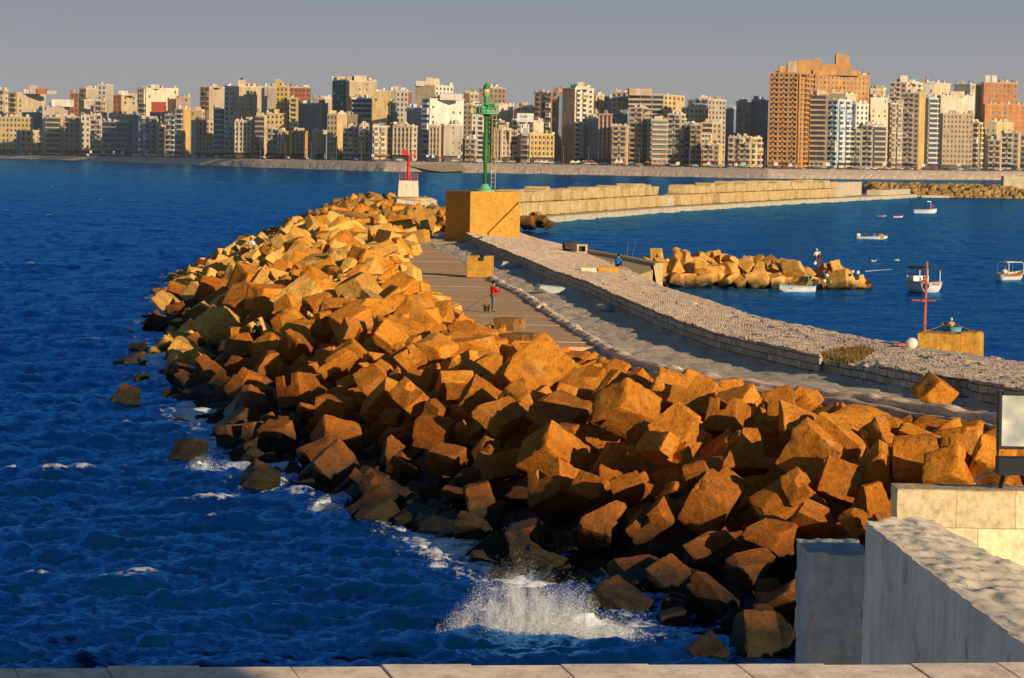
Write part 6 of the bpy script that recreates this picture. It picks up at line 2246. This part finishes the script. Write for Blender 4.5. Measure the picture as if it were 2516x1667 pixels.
 (3, 640, 775, 790, 502, .3, 62, "dblue", "dblue", "n", "x", "dark blue shaded block left of the red-finned one"),
 (3, 785, 905, 912, 462, .1, 35, "redd", "brown", "r", "x", "block with bright red vertical fins and a brown top"),
 (3, 945, 1050, 1068, 452, .7, 70, "dblue", "dblue", "x", "x", "dark blue slab behind the tan balconied block"),
 (3, 912, 1045, 1062, 572, -.05, 30, "tan", "yellow", "b", "x", "tan balconied block right of the red-finned one"),
 (3, 1068, 1190, 1235, 402, .1, 35, "tan", "dyellow", "b", "l", "taller tan balconied block with a yellow right edge"),
 (3, 1235, 1268, 1422, 512, 0, 68, "dblue", "dtan", "x", "l", "tan block with stacked long balconies and a dark left side"),
 (3, 1420, 1540, 1582, 462, .1, 35, "grey", "yellow", "b", "b", "grey balconied block with a yellow right edge"),
 (3, 1545, 1700, 1792, 405, .9, 35, "cream", "cream", "w", "w", "stepped cream block with terraces behind the tan balconied pair", dict(rooms=[(1660, 1740, 392, "cream")])),
 (3, 1600, 1790, 1955, 325, 2.0, 50, "bgrey", "grey", "b", "w", "hazy blue grey tower with a pink roof room", dict(rooms=[(1720, 1850, 300, "pink"), (1735, 1770, 282, "cream")])),
 (3, 1580, 1625, 1640, 575, .2, 66, "bgrey", "bgrey", "b", "x", "narrow shaded block left of the tan balconied pair"),
 (3, 1632, 1735, 1742, 562, 0, 30, "dtan", "tan", "b", "x", "tan balconied block left of the yellow block with an orange terrace"),
 (3, 1740, 1835, 1915, 540, .2, 38, "yellow", "tan", "l", "w", "yellow block with an orange roof terrace", dict(rooms=[(1748, 1832, 528, "dorange")])),
 (3, 1755, 1900, 1932, 742, -.15, 30, "tan", "yellow", "b", "x", "low tan block in front of the yellow block with an orange terrace"),
 (3, 1985, 2190, 2295, 678, 0, 38, "tan", "yellow", "b", "b", "low tan block with curved balconies standing alone by the tall unfinished tower"),
 (3, 1955, 2030, 2062, 412, 1.7, 62, "dblue", "dblue", "x", "x", "teal blue slab left of the slit grey tower"),
 (3, 2050, 2190, 2202, 352, 1.3, 25, "grey", "grey", "n", "x", "grey tower with a dark vertical slit"),
 (3, 2190, 2300, 2345, 335, 1.0, 72, "dblue", "dblue", "n", "x", "dark blue shaded tower left of the tall unfinished one"),
 # zoom 4
 (4, 0, 265, 402, 232, 0, 24, "orange", "orange", "f", "f", "very tall unfinished orange tower with open balcony grid, highest of the skyline", dict(rooms=[(105, 180, 165, "orange"), (180, 280, 120, "tan"), (280, 400, 110, "orange")])),
 (4, 400, 420, 920, 240, .8, 74, "orange", "orange", "x", "w", "broad orange wing with rows of small windows behind the unfinished tower", dict(rooms=[(400, 850, 205, "orange"), (400, 495, 105, "orange"), (495, 775, 150, "orange"), (622, 718, 55, "orange"), (718, 748, 78, "orange")], tanks=[(455, 92, 22)])),
 (4, 382, 530, 545, 432, -.1, 30, "dtan", "brown", "l", "x", "tan balconied block right of the unfinished tower"),
 (4, 545, 700, 802, 422, .6, 35, "tan", "cream", "x", "n", "cream block behind the pale blue one"),
 (4, 910, 930, 1072, 378, 2.0, 72, "tan", "tan", "x", "n", "plain tan tower right of the broad orange wing"),
 (4, 540, 635, 758, 482, -.1, 55, "pblue", "pblue", "b", "b", "pale blue and white balconied block"),
 (4, 758, 800, 918, 520, .2, 60, "pblue", "white", "n", "w", "white block with blue shaded windows right of the pale blue one"),
 (4, 908, 935, 1098, 462, .5, 70, "lcream", "lcream", "x", "n", "cream block, sunlit above and shaded below"),
 (4, 762, 855, 868, 772, -.2, 35, "green", "green", "b", "x", "low greenish grey balconied block"),
 (4, 862, 960, 1088, 718, -.1, 42, "grey", "grey", "b", "l", "low grey block with a rounded yellow edged bay"),
 (4, 1112, 1260, 1405, 318, .9, 38, "pink", "cream", "b", "b", "tall cream block with white roof rooms and a thin aerial", dict(rooms=[(1130, 1220, 325, "cream"), (1222, 1292, 250, "lcream"), (1320, 1395, 308, "white")], aerial=(1465, 235))),
 (4, 1098, 1120, 1232, 512, -.1, 70, "dorange", "tan", "x", "b", "tan balconied tower with a thin orange edge"),
 (4, 1238, 1385, 1440, 415, 0, 38, "grey", "dyellow", "b", "x", "grey balconied tower with a broad yellow edge"),
 (4, 1440, 1470, 1560, 465, .05, 66, "bgrey", "bgrey", "x", "s", "rounded grey blue glass tower with long balconies"),
 (4, 1400, 1520, 1665, 322, 1.2, 30, "white", "cream", "n", "x", "white rooftops behind the grey balconied tower", dict(rooms=[(1468, 1520, 308, "white")])),
 (4, 1562, 1580, 1892, 440, .7, 78, "lcream", "lcream", "x", "x", "bright blank cream wall, squarest and palest of the right end", dict(rooms=[(1680, 1812, 398, "lcream")])),
 (4, 1552, 1605, 1885, 605, .1, 66, "dblue", "dtan", "x", "w", "brown block with square dark windows below the bright blank cream wall"),
 (4, 1700, 1850, 1955, 335, 1.9, 55, "bgrey", "grey", "n", "n", "grey block left of the red brick tower"),
 (4, 1955, 1975, 2285, 318, 1.4, 74, "brick", "brick", "x", "w", "red brick tower with two white roof tanks", dict(rooms=[(2008, 2060, 250, "white"), (2060, 2108, 250, "white"), (2130, 2190, 318, "white")])),
 (4, 1975, 1990, 2365, 520, .8, 76, "tan", "orange", "x", "k", "unfinished concrete frame block with red brick infill"),
 (4, 1880, 1940, 1975, 692, -.05, 55, "grey", "yellow", "b", "b", "narrow grey block with a yellow balconied edge"),
 (4, 2000, 2100, 2258, 685, .3, 40, "cream", "yellow", "n", "n", "plain cream yellow block below the brick infill frame"),
 (4, 2030, 2145, 2155, 850, -.2, 30, "tan", "yellow", "b", "x", "low tan balconied block at the right end"),
 (4, 2150, 2310, 2325, 782, -.1, 32, "grey", "yellow", "b", "x", "grey balconied block at the right end of the row"),
 (4, 2328, 2420, 2460, 805, 0, 32, "dgrey", "grey", "b", "x", "dark block cut by the right picture edge"),
]


def build_city():
    order = sorted(BLD, key=lambda b: b[5])
    for spec in order:
        x0, x1, top, root, d, zt, k = building(spec)
        ex = spec[12] if len(spec) > 12 else {}
        if ex.get("aerial"):
            q = at_d(1886 + ex["aerial"][0] / 3.757, 120 + ex["aerial"][1] / 3.757, d + 5)
            MB().tube((q.x - root.location.x, d + 5 - root.location.y, zt - root.location.z), (q.x - root.location.x, d + 5 - root.location.y, q.z - root.location.z), .22, .12, 6).build("aerial", M_REDRUST, root)
        i0, i1 = int(max(0, x0 + 40)), int(min(2599, x1 + 40))
        CULL[i0:i1] = np.minimum(CULL[i0:i1], top)


build_city()


def signpost(name, x, y0, y1, w, col, label, legs=2, d=None, text=None, frame=None):
    d = d or shore_d(x) + 46
    zb = at_d(x, top_y(x), shore_d(x) + 46).z
    a, b = at_d(x - w / 2, y0, d), at_d(x + w / 2, y1, d)
    root = empty(name, ((a.x + b.x) / 2, d, zb))
    tag(root, label, "billboard")
    h = a.z - b.z
    MB().box((0, 0, (a.z + b.z) / 2 - zb), (b.x - a.x, .3, h)).build("panel", col, root)
    g = MB()
    for sx in ((-.3, .3) if legs == 2 else (0,)): g.tube((sx * (b.x - a.x), 0.2, -.3), (sx * (b.x - a.x), .2, b.z - zb + .2), .14, n=6)
    g.build("legs", M_DARK, root)
    return root


M_SIGNW = simple("white sign panel", (.72, .68, .60), .8, .2, .08)
for i, (zx, off, zy0, zy1, w, lab) in enumerate(((840, 0, 790, 815, 22, "first"), (955, 0, 792, 818, 24, "second"), (1057, 0, 795, 822, 24, "third"), (1133, 0, 795, 820, 28, "fourth"))):
    signpost("billboard", zx / 3.757, 160 + zy0 / 3.757, 160 + zy1 / 3.757, w / 3.757, M_SIGNW, "small white roadside board, %s from the left on the far shore" % lab, 1)
for zx, zy0, zy1, w, lab in ((1075, 825, 850, 22, "fifth"), (1580, 830, 852, 24, "sixth"), (1632, 832, 858, 24, "seventh"), (1870, 840, 862, 22, "eighth")):
    signpost("billboard", 630 + zx / 3.757, 160 + zy0 / 3.757, 160 + zy1 / 3.757, w / 3.757, M_SIGNW, "small white roadside board, %s from the left on the far shore" % lab, 1)
for zx, zy0, zy1, w, lab in ((1525, 895, 922, 32, "ninth"), (1810, 895, 922, 30, "tenth"), (2060, 905, 935, 28, "eleventh")):
    signpost("billboard", 1260 + zx / 3.757, 160 + zy0 / 3.757, 160 + zy1 / 3.757, w / 3.757, M_SIGNW, "small white roadside board, %s from the left on the far shore" % lab, 1)
for zx, zy0, zy1, w, lab in ((78, 1050, 1090, 36, "twelfth"), (210, 1060, 1090, 32, "thirteenth"), (555, 1050, 1085, 40, "fourteenth"), (1078, 1055, 1082, 32, "fifteenth"), (1440, 1065, 1090, 32, "sixteenth"), (1768, 1065, 1085, 34, "seventeenth")):
    signpost("billboard", 1886 + zx / 3.757, 120 + zy0 / 3.757, 120 + zy1 / 3.757, w / 3.757, M_SIGNW, "small white roadside board, %s from the left on the far shore" % lab, 1)
signpost("billboard", 2130 + 50, 1, 2, 3, M_SIGNW, "") if False else None
signpost("billboard", 1260 + 2130 / 3.757, 160 + 898 / 3.757, 160 + 932 / 3.757, 42 / 3.757, simple("turquoise sign", (.25, .55, .55)), "turquoise and white roadside board left of the unfinished tower")
signpost("billboard", 1465 / 3.757, 160 + 340 / 3.757, 160 + 437 / 3.757, 135 / 3.757, simple("faded red billboard", (.42, .075, .03), .8, .1, .2, .3), "big red billboard in front of the pale cream block", 2, shore_d(390) + 95)
d_ = shore_d(1290) + 72
rs = signpost("billboard", 1260 + 115 / 3.757, 160 + 445 / 3.757, 160 + 527 / 3.757, 152 / 3.757, M_SIGNW, "white rooftop sign with dark capital lettering on the cream balconied block", 2, d_)
tx = bpy.data.curves.new("lettering", "FONT")
tx.body = "TOP"; tx.size = 1.9; tx.align_x = "CENTER"; tx.extrude = .05; tx.space_character = 1.15; tx.offset = .05
tx.materials.append(simple("dark letters", (.03, .02, .03)))
_tmp = bpy.data.objects.new("lettering", tx); C.objects.link(_tmp)
bpy.context.view_layer.update()
_me = bpy.data.meshes.new_from_object(_tmp.evaluated_get(bpy.context.evaluated_depsgraph_get()))
bpy.data.objects.remove(_tmp)
to = link("lettering", _me, rs)
zc_ = at_d(1288, 160 + 490 / 3.757, d_).z - rs.location.z
to.location = (-.9, -.25, zc_ + .05); to.rotation_euler = (math.pi / 2, 0, 0)
sm = MB()
for i in range(9): sm.box((-2.6 + i * .44, -.2, zc_ - 1.15), (.26, .06, .42))
sm.build("small_print", simple("grey letters", (.30, .25, .22)), rs)
bp = signpost("billboard", 1260 + 112 / 3.757, 160 + 545 / 3.757, 160 + 632 / 3.757, 78 / 3.757, M_SIGNW, "billboard picture with grey and red shapes below the lettered sign", 2, shore_d(1290) + 66)
pc = MB()
zb_ = at_d(1290, 160 + 590 / 3.757, shore_d(1290) + 66).z - bp.location.z
pc.add([(-1.6, -.22, zb_ - 3.6), (2.0, -.22, zb_ - 4.2), (1.4, -.22, zb_ + .4), (-.6, -.22, zb_ + .6)], [(0, 1, 2, 3)], 0)
pc.add([(1.0, -.24, zb_ + 1.0), (1.6, -.24, zb_ + .9), (1.4, -.24, zb_ + 3.2)], [(0, 1, 2)], 1)
pc.add([(-1.9, -.24, zb_ + .9), (-1.0, -.24, zb_ + .7), (-1.2, -.24, zb_ + 2.8)], [(0, 1, 2)], 2)
pc.add([(1.4, -.26, zb_ - 4.6), (2.6, -.26, zb_ - 4.4), (2.0, -.26, zb_ - 3.0)], [(0, 1, 2)], 3)
pc.build("picture", [simple("picture grey", (.4, .38, .36)), M_RED, M_DARK, simple("picture green", (.05, .3, .2))], bp)

# corniche: cars, lamp posts, parasols, kiosks
def car_mesh(col):
    mb = MB()
    prof = [(-2.1, .35), (2.1, .35), (2.1, .8), (1.35, .92), (.75, 1.42), (-1.0, 1.42), (-1.7, .95), (-2.1, .9)]
    vs = [(x, -.85, z) for x, z in prof] + [(x, .85, z) for x, z in prof]
    n = len(prof)
    mb.add(vs, [tuple(range(n)), tuple(range(2 * n - 1, n - 1, -1))] + [((i + 1) % n, i, n + i, n + (i + 1) % n) for i in range(n)], 0)
    for sgn in (-1, 1): mb.add([(1.15, sgn * .86, .95), (.7, sgn * .86, 1.34), (-.95, sgn * .86, 1.34), (-1.5, sgn * .86, .98)], [(0, 1, 2, 3)], 1)
    for x in (-1.3, 1.3):
        for sgn in (-1, 1): mb.tube((x, sgn * .72, .32), (x, sgn * .88, .32), .32, n=10, mi=2)
    return mb.mesh("parked_car", [simple("car " + col[0], col[1], .35, .5, .05), M_PANE, M_BLACK])


CARS = [car_mesh(c) for c in (("white", (.7, .68, .64)), ("cream", (.6, .52, .4)), ("dark", (.04, .04, .05)), ("silver", (.4, .39, .38)), ("red", (.4, .04, .03)), ("blue", (.05, .09, .22)))]
CN = ("white", "cream", "dark", "silver", "red", "blue")
rc = random.Random(31)
x = 6
cnt = {c: 0 for c in CN}
while x < 2510:
    x += rc.choice((16, 19, 24, 33, 48, 70)) if not 600 < x < 1150 else rc.choice((30, 45, 60, 80))
    if 1000 < x < 1100 or 1180 < x < 1215: continue
    k = rc.choice((0, 0, 0, 1, 1, 2, 3, 3, 4, 5))
    d = shore_d(x) + 40 + rc.choice((0, 4))
    p = at_d(x, top_y(x), d); zt = at_d(x, top_y(x), shore_d(x) + 34).z
    o = bpy.data.objects.new("parked_car", CARS[k]); C.objects.link(o)
    o.location = (p.x, d, zt + .2)
    x2 = x + 12
    q = at_d(x2, top_y(x2), shore_d(x2) + (d - shore_d(x)))
    o.rotation_euler = (0, 0, math.atan2(q.y - p.y, q.x - p.x))
    cnt[CN[k]] += 1
    tag(o, "%s car on the far corniche, %s %s car from the left" % (CN[k], ORD[min(cnt[CN[k]] - 1, len(ORD) - 1)], CN[k]), "car", "cars along the far corniche")
lm = MB()
lm.tube((0, 0, 0), (0, 0, 9), .13, .08, 6).tube((0, 0, 9), (0, -1.4, 9.3), .07, n=5).box((0, -1.6, 9.28), (.35, .8, .18), mi=1)
LAMP = lm.mesh("street_lamp", [M_STEEL, M_TANK])
x, i = 20, 0
while x < 2510:
    d = shore_d(x) + 34
    p = at_d(x, top_y(x), d)
    o = bpy.data.objects.new("street_lamp", LAMP); C.objects.link(o)
    o.location = (p.x, d, p.z + .1)
    tag(o, "slim street lamp on the far corniche, %s lamp from the left" % ORD[i], "street lamp", "street lamps along the far corniche")
    i += 1
    x += 62
um = MB()
um.tube((0, 0, 0), (0, 0, 2.4), .06, n=5, mi=1).lathe([(2.0, 2.0), (1.0, 2.5), (.05, 2.9)], (0, 0, 0), 10)
for j, (x, cn, col) in enumerate(((930, "red", (.5, .03, .02)), (940, "red", (.5, .03, .02)), (1085, "red", (.5, .05, .02)), (1155, "orange red", (.55, .12, .04)), (1168, "orange red", (.55, .12, .04)), (1440, "orange red", (.5, .10, .03)), (1452, "orange red", (.5, .10, .03)), (1840, "orange", (.6, .2, .04)), (1868, "orange", (.6, .2, .04)), (2245, "orange", (.6, .2, .03)), (18, "orange", (.6, .25, .04)), (1590, "orange", (.6, .25, .05)))):
    d = shore_d(x) + 33
    p = at_d(x, top_y(x), d)
    o = link("sun_umbrella", um.mesh("sun_umbrella", [cloth("umbrella " + cn, col), M_DARK])); o.location = (p.x, d, p.z)
    tag(o, "%s sun umbrella on the far promenade, %s umbrella from the left" % (cn, ORD[sorted((930, 940, 1085, 1155, 1168, 1440, 1452, 1840, 1868, 2245, 18, 1590)).index(x)]), "umbrella", "umbrellas on the far promenade")
for j, (x, w, h, col, lab) in enumerate(((335, 14, 2.2, "white", "long white beach tent below the dark blue gable"), (372, 26, 2.2, "white", "longest white beach tent below the red billboard"), (415, 20, 2.2, "white", "white beach tent below the grey balconied block"), (1330, 34, 2.0, "white", "white tent row below the low golden yellow block"), (1420, 40, 2.2, "white", "wide pale tent row below the tall pale cream tower"), (1520, 20, 3.4, "lpink", "pale gate kiosk with a square opening on the promenade"), (64, 22, 3.2, "dblue", "dark blue kiosk in front of the short tan balconied block"), (2395, 30, 2.0, "dblue", "blue tarpaulin stall at the right end of the promenade"))):
    d = shore_d(x) + 36
    p = at_d(x, top_y(x), d)
    wm = w * d / F_PX
    mb = MB()
    nseg = max(2, int(wm / 2.2))
    for i in range(nseg):
        xx = -wm / 2 + wm * (i + .5) / nseg
        mb.box((xx, 0, h * .62), (wm / nseg * .94, 3, h * .3)); mb.lathe([(wm / nseg * .5, h * .77), (.1, h * 1.15)], (xx, 0, 0), 6)
        mb.tube((xx - wm / nseg * .45, -1.4, 0), (xx - wm / nseg * .45, -1.4, h * .5), .08, n=5)
    o = mb.build("beach_tent", wallmat(col)); o.location = p
    tag(o, lab, "tent")

# thin sea haze in front of the far shore
t = NT("sea haze")
vs_ = t.n("ShaderNodeVolumeScatter")
vs_.inputs["Color"].default_value = (.86, .93, 1.0, 1)
vs_.inputs["Density"].default_value = 0.9e-4
vs_.inputs["Anisotropy"].default_value = 0.1
on_ = next(n for n in t.t.nodes if n.type == "OUTPUT_MATERIAL")
t.l(vs_.outputs[0], on_.inputs["Volume"]); t.t.nodes.remove(t.b)
tag(MB().box((0, 2100, 60), (2600, 2600, 130)).build("haze", t.mat), "thin haze hanging over the far water and city", None, None, "stuff")
import time as _t
# ================================================================== spray
def spray(name, label, cx, cy, wpx, hpx, count, d=None, seed=1, lean=0.0, rmin=.0025, rmax=.009):
    """droplets thrown up in ragged fingers, dense at the foot, thinning to single drops"""
    r = np.random.default_rng(seed)
    c = at_z(cx * S, cy * S, 0.1)
    k = c.y / F_PX * S
    W_, H_ = wpx * k, hpx * k
    n = count * 6
    u = r.normal(0, .42, n)
    v = np.abs(r.normal(0, .40, n)) * (1 - .35 * r.random(n))
    ok = (np.abs(u) < 1.15)
    top = np.exp(-np.abs(u * 1.15) ** 2.6) * (0.80 + 0.22 * vnoise(u * 3 + seed, v * 0 + seed, seed) + 0.16 * vnoise(u * 14, v * 0, seed + 1))
    den = (0.5 + 0.5 * vnoise(u * 9 + v * 3 * lean, v * 5, seed + 2)) * (0.55 + 0.45 * vnoise(u * 26, v * 16, seed + 3))
    ok &= (v < top * (0.9 + .35 * r.random(n))) & (r.random(n) < (0.15 + den) * np.clip(1.15 - v / np.maximum(top, .05) * .8, .12, 1))
    idx = np.nonzero(ok)[0][:count]
    u, v = u[idx], v[idx]
    m = len(idx)
    P = np.stack([c.x + (u + lean * v) * W_ / 2, c.y + r.normal(0, .16, m) * min(W_, 2.2) + v * .3, np.maximum(0.02, v * H_ * 1.05)], 1)
    rad = (rmin + (rmax - rmin) * r.random(m) ** 2.2) * (1.3 - .6 * np.clip(v, 0, 1))
    Q = r.normal(size=(m, 4, 3)); Q /= np.linalg.norm(Q, axis=2, keepdims=True)
    Vt = (P[:, None, :] + Q * rad[:, None, None] * [1.0, 1.0, 1.5]).reshape(-1, 3)
    b4 = np.arange(m)[:, None, None] * 4
    F = (b4 + np.array([[0, 1, 2], [0, 2, 3], [0, 3, 1], [1, 3, 2]])[None]).reshape(-1, 3)
    tag(link(name, np_mesh(name, Vt, F, M_FOAM)), label, "spray", None, "stuff")


spray("sea_spray", "broad burst of white spray breaking against the nearest sunken blocks", 1215, 1458, 365, 195, 200000, seed=23, lean=.1)
spray("sea_spray", "low white spray running along the breaking wave right of the big burst", 1330, 1462, 320, 60, 60000, seed=5)
spray("sea_spray", "small white splash against the blocks at the left waterline", 468, 1098, 95, 66, 22000, seed=7)
spray("sea_spray", "white curl of foam at the foot of the dark blocks left of centre", 752, 1180, 100, 42, 20000, seed=9)
spray("sea_spray", "thin splash by small sunken blocks just right of the foam curl", 1012, 1304, 50, 22, 2500, seed=11)
spray("sea_spray", "faint splash on open water left of the small white splash", 285, 1082, 30, 20, 1200, seed=12)

# solid churned foam under the two bigger bursts
t = NT("churned foam")
nf_ = t.noise(t.pos(), 7.0, 6.0, 0.72)
tr_ = t.n("ShaderNodeBsdfTransparent"); df_ = t.n("ShaderNodeBsdfDiffuse"); df_.inputs["Color"].default_value = (.84, .84, .84, 1)
mx_ = t.n("ShaderNodeMixShader")
at_ = t.n("ShaderNodeAttribute", attribute_name="body").outputs["Fac"]
t.l(t.maprange(t.math("ADD", t.math("SUBTRACT", nf_, .5), at_), .30, .62), mx_.inputs[0])
t.l(tr_.outputs[0], mx_.inputs[1]); t.l(df_.outputs[0], mx_.inputs[2])
t.l(mx_.outputs[0], next(n for n in t.t.nodes if n.type == "OUTPUT_MATERIAL").inputs["Surface"]); t.t.nodes.remove(t.b)
for (cx, cy, wpx, hpx, lab) in ((1265, 1466, 430, 62, "churned white foam sheet at the foot of the broad burst of spray"), (468, 1100, 100, 40, "churned foam under the small white splash at the left waterline"), (752, 1183, 105, 34, "churned foam under the white curl left of centre")):
    c_ = at_z(cx * S, cy * S, 0.0); k_ = c_.y / F_PX * S
    n_, m_ = 160, 30
    U = np.linspace(-1, 1, n_)[:, None] * np.ones((1, m_)); Vv = np.linspace(-1, 1, m_)[None, :] * np.ones((n_, 1))
    env = np.exp(-np.abs(U * 1.25) ** 3) * np.exp(-(Vv * 1.4) ** 2)
    X = c_.x + U * wpx * k_ / 2; Y = c_.y + .3 + Vv * min(1.1, wpx * k_ * .35) + .25 * vnoise(U * 5, Vv, 90)
    Z = -.08 + env * hpx * k_ * (.62 + .35 * vnoise(X * 2.2, Y * 2.2, 91) + .25 * vnoise(X * 6, Y * 6, 92))
    me_ = grid_mesh("churned_foam", np.stack([X, Y, Z], -1), t.mat)
    me_.attributes.new("body", "FLOAT", "POINT").data.foreach_set("value", (env * .85).ravel().astype(np.float32))
    tag(link("churned_foam", me_), lab, "foam", None, "stuff")

# ================================================================== which blocks show, and their labels
def sort_blocks():
    bpy.context.view_layer.update()
    from mathutils.bvhtree import BVHTree
    name2 = {o.name: (o, z) for o, z in BLOCKS}
    tv, tf, owner = [], [], []
    box = [(x, y, z) for x in (-.5, .5) for y in (-.5, .5) for z in (-.5, .5)]
    quads = ((0, 1, 3, 2), (4, 6, 7, 5), (0, 4, 5, 1), (2, 3, 7, 6), (0, 2, 6, 4), (1, 5, 7, 3))
    for o, z in BLOCKS:
        m, b0 = o.matrix_world, len(tv)
        tv += [m @ Vector(q) * 1.0 for q in box]
        for q in quads:
            tf.append(tuple(b0 + i for i in q)); owner.append(o.name)
    bvh = BVHTree.FromPolygons(tv, tf)
    hits, sx, sy = {}, {}, {}
    for j in range(150, 552):
        for i in range(0, 820):
            x, y = (i + .5) / 820 * W_PX, (j + .5) / 552 * H_PX
            if y < 480 or (x < 380 and y < 640): continue
            loc, nrm, idx, dist = bvh.ray_cast(EYE, ray(x, y).normalized(), 520)
            if idx is None: continue
            if loc.z < 0 or (y > 1215 and x > 2200) or (y > 1290 and x > 2120): continue
            n = owner[idx]
            hits[n] = hits.get(n, 0) + 1
            sx[n] = sx.get(n, 0) + x; sy[n] = sy.get(n, 0) + y
    mole = [n for n in hits if name2[n][1] == "mole" and hits[n] > 3]
    ent = [n for n in hits if name2[n][1] == "entrance"]
    heap = sorted((n for n in hits if name2[n][1] == "heap"), key=lambda n: -hits[n])
    keep = set(mole) | set(ent) | set(heap[:290 - len(mole) - len(ent)])
    rest = [(o, z) for o, z in BLOCKS if o.name not in keep]
    # everything smaller becomes one mass
    v, f, mi = [], [], []
    mats = [M_ROCK, M_ROCK_DARK, M_ROCK_PALE]
    for o, z in rest:
        m = o.matrix_world
        b = len(v)
        v += [tuple(m @ q.co) for q in o.data.vertices]
        k = mats.index(o.data.materials[0])
        for p_ in o.data.polygons:
            f.append(tuple(b + i for i in p_.vertices)); mi.append(k)
    big = link("block_mass", np_mesh("block_mass", v, f, mats, True, None, mi))
    tag(big, "mass of smaller and half hidden concrete blocks filling the breakwater", "block mass", None, "stuff")
    bpy.data.batch_remove([o for o, z in rest])
    C_ = {n: (sx[n] / hits[n], sy[n] / hits[n]) for n in keep}
    zones = {}
    for n in keep:
        o, z = name2[n]
        x, y = C_[n]
        if z == "mole":
            key = ("on the small harbour rock mole, " + ("bottom row" if y > 673 else ("middle row" if y > 650 else "top row")),)
        elif z == "entrance": key = ("dark block at the harbour entrance beside the block house",)
        else:
            Y = o.location.y
            t_ = (o.location.x - float(xW(Y))) / max(1.0, float(xK(Y)) - float(xW(Y)))
            band = "at the waterline" if t_ < .18 else ("on the lower slope" if t_ < .42 else ("on the upper slope" if t_ < .7 else "on the crest"))
            reach = ("nearest the grey parapet" if Y < 78 else "below the wall recess" if Y < 88 else "below the weedy hollow" if Y < 99 else "facing the notched blocks" if Y < 115 else "below the red-jacketed person" if Y < 140
                     else "level with the red-jacketed person" if Y < 180 else "level with the upright notched block" if Y < 230 else "level with the mooring rope" if Y < 318 else "around the red light")
            key = (band + " " + reach,)
        zones.setdefault(key, []).append(n)
    for key, lst in zones.items():
        lst.sort(key=lambda n: C_[n][0])
        for i, n in enumerate(lst):
            o, z = name2[n]
            wet = "dark wet " if o.location.z < .7 and z == "heap" else ""
            if z == "mole": lab = "%s from the left of the sandy blocks %s" % (ORD[i], key[0]); g = "blocks of the harbour rock mole"
            elif z == "entrance": lab = "%s from the left of the dark blocks at the harbour entrance beside the block house" % ORD[i]; g = "dark blocks at the harbour entrance"
            else: lab = "%s ochre block from the left %s" % (ORD[i], key[0]); g = "concrete blocks armouring the breakwater"
            tag(o, lab, "concrete block", g)
    print("BLOCKS kept", len(keep), "rest", len(rest), "max zone", max(len(l) for l in zones.values()), "facade parts", N_OBJ[0])


sort_blocks()
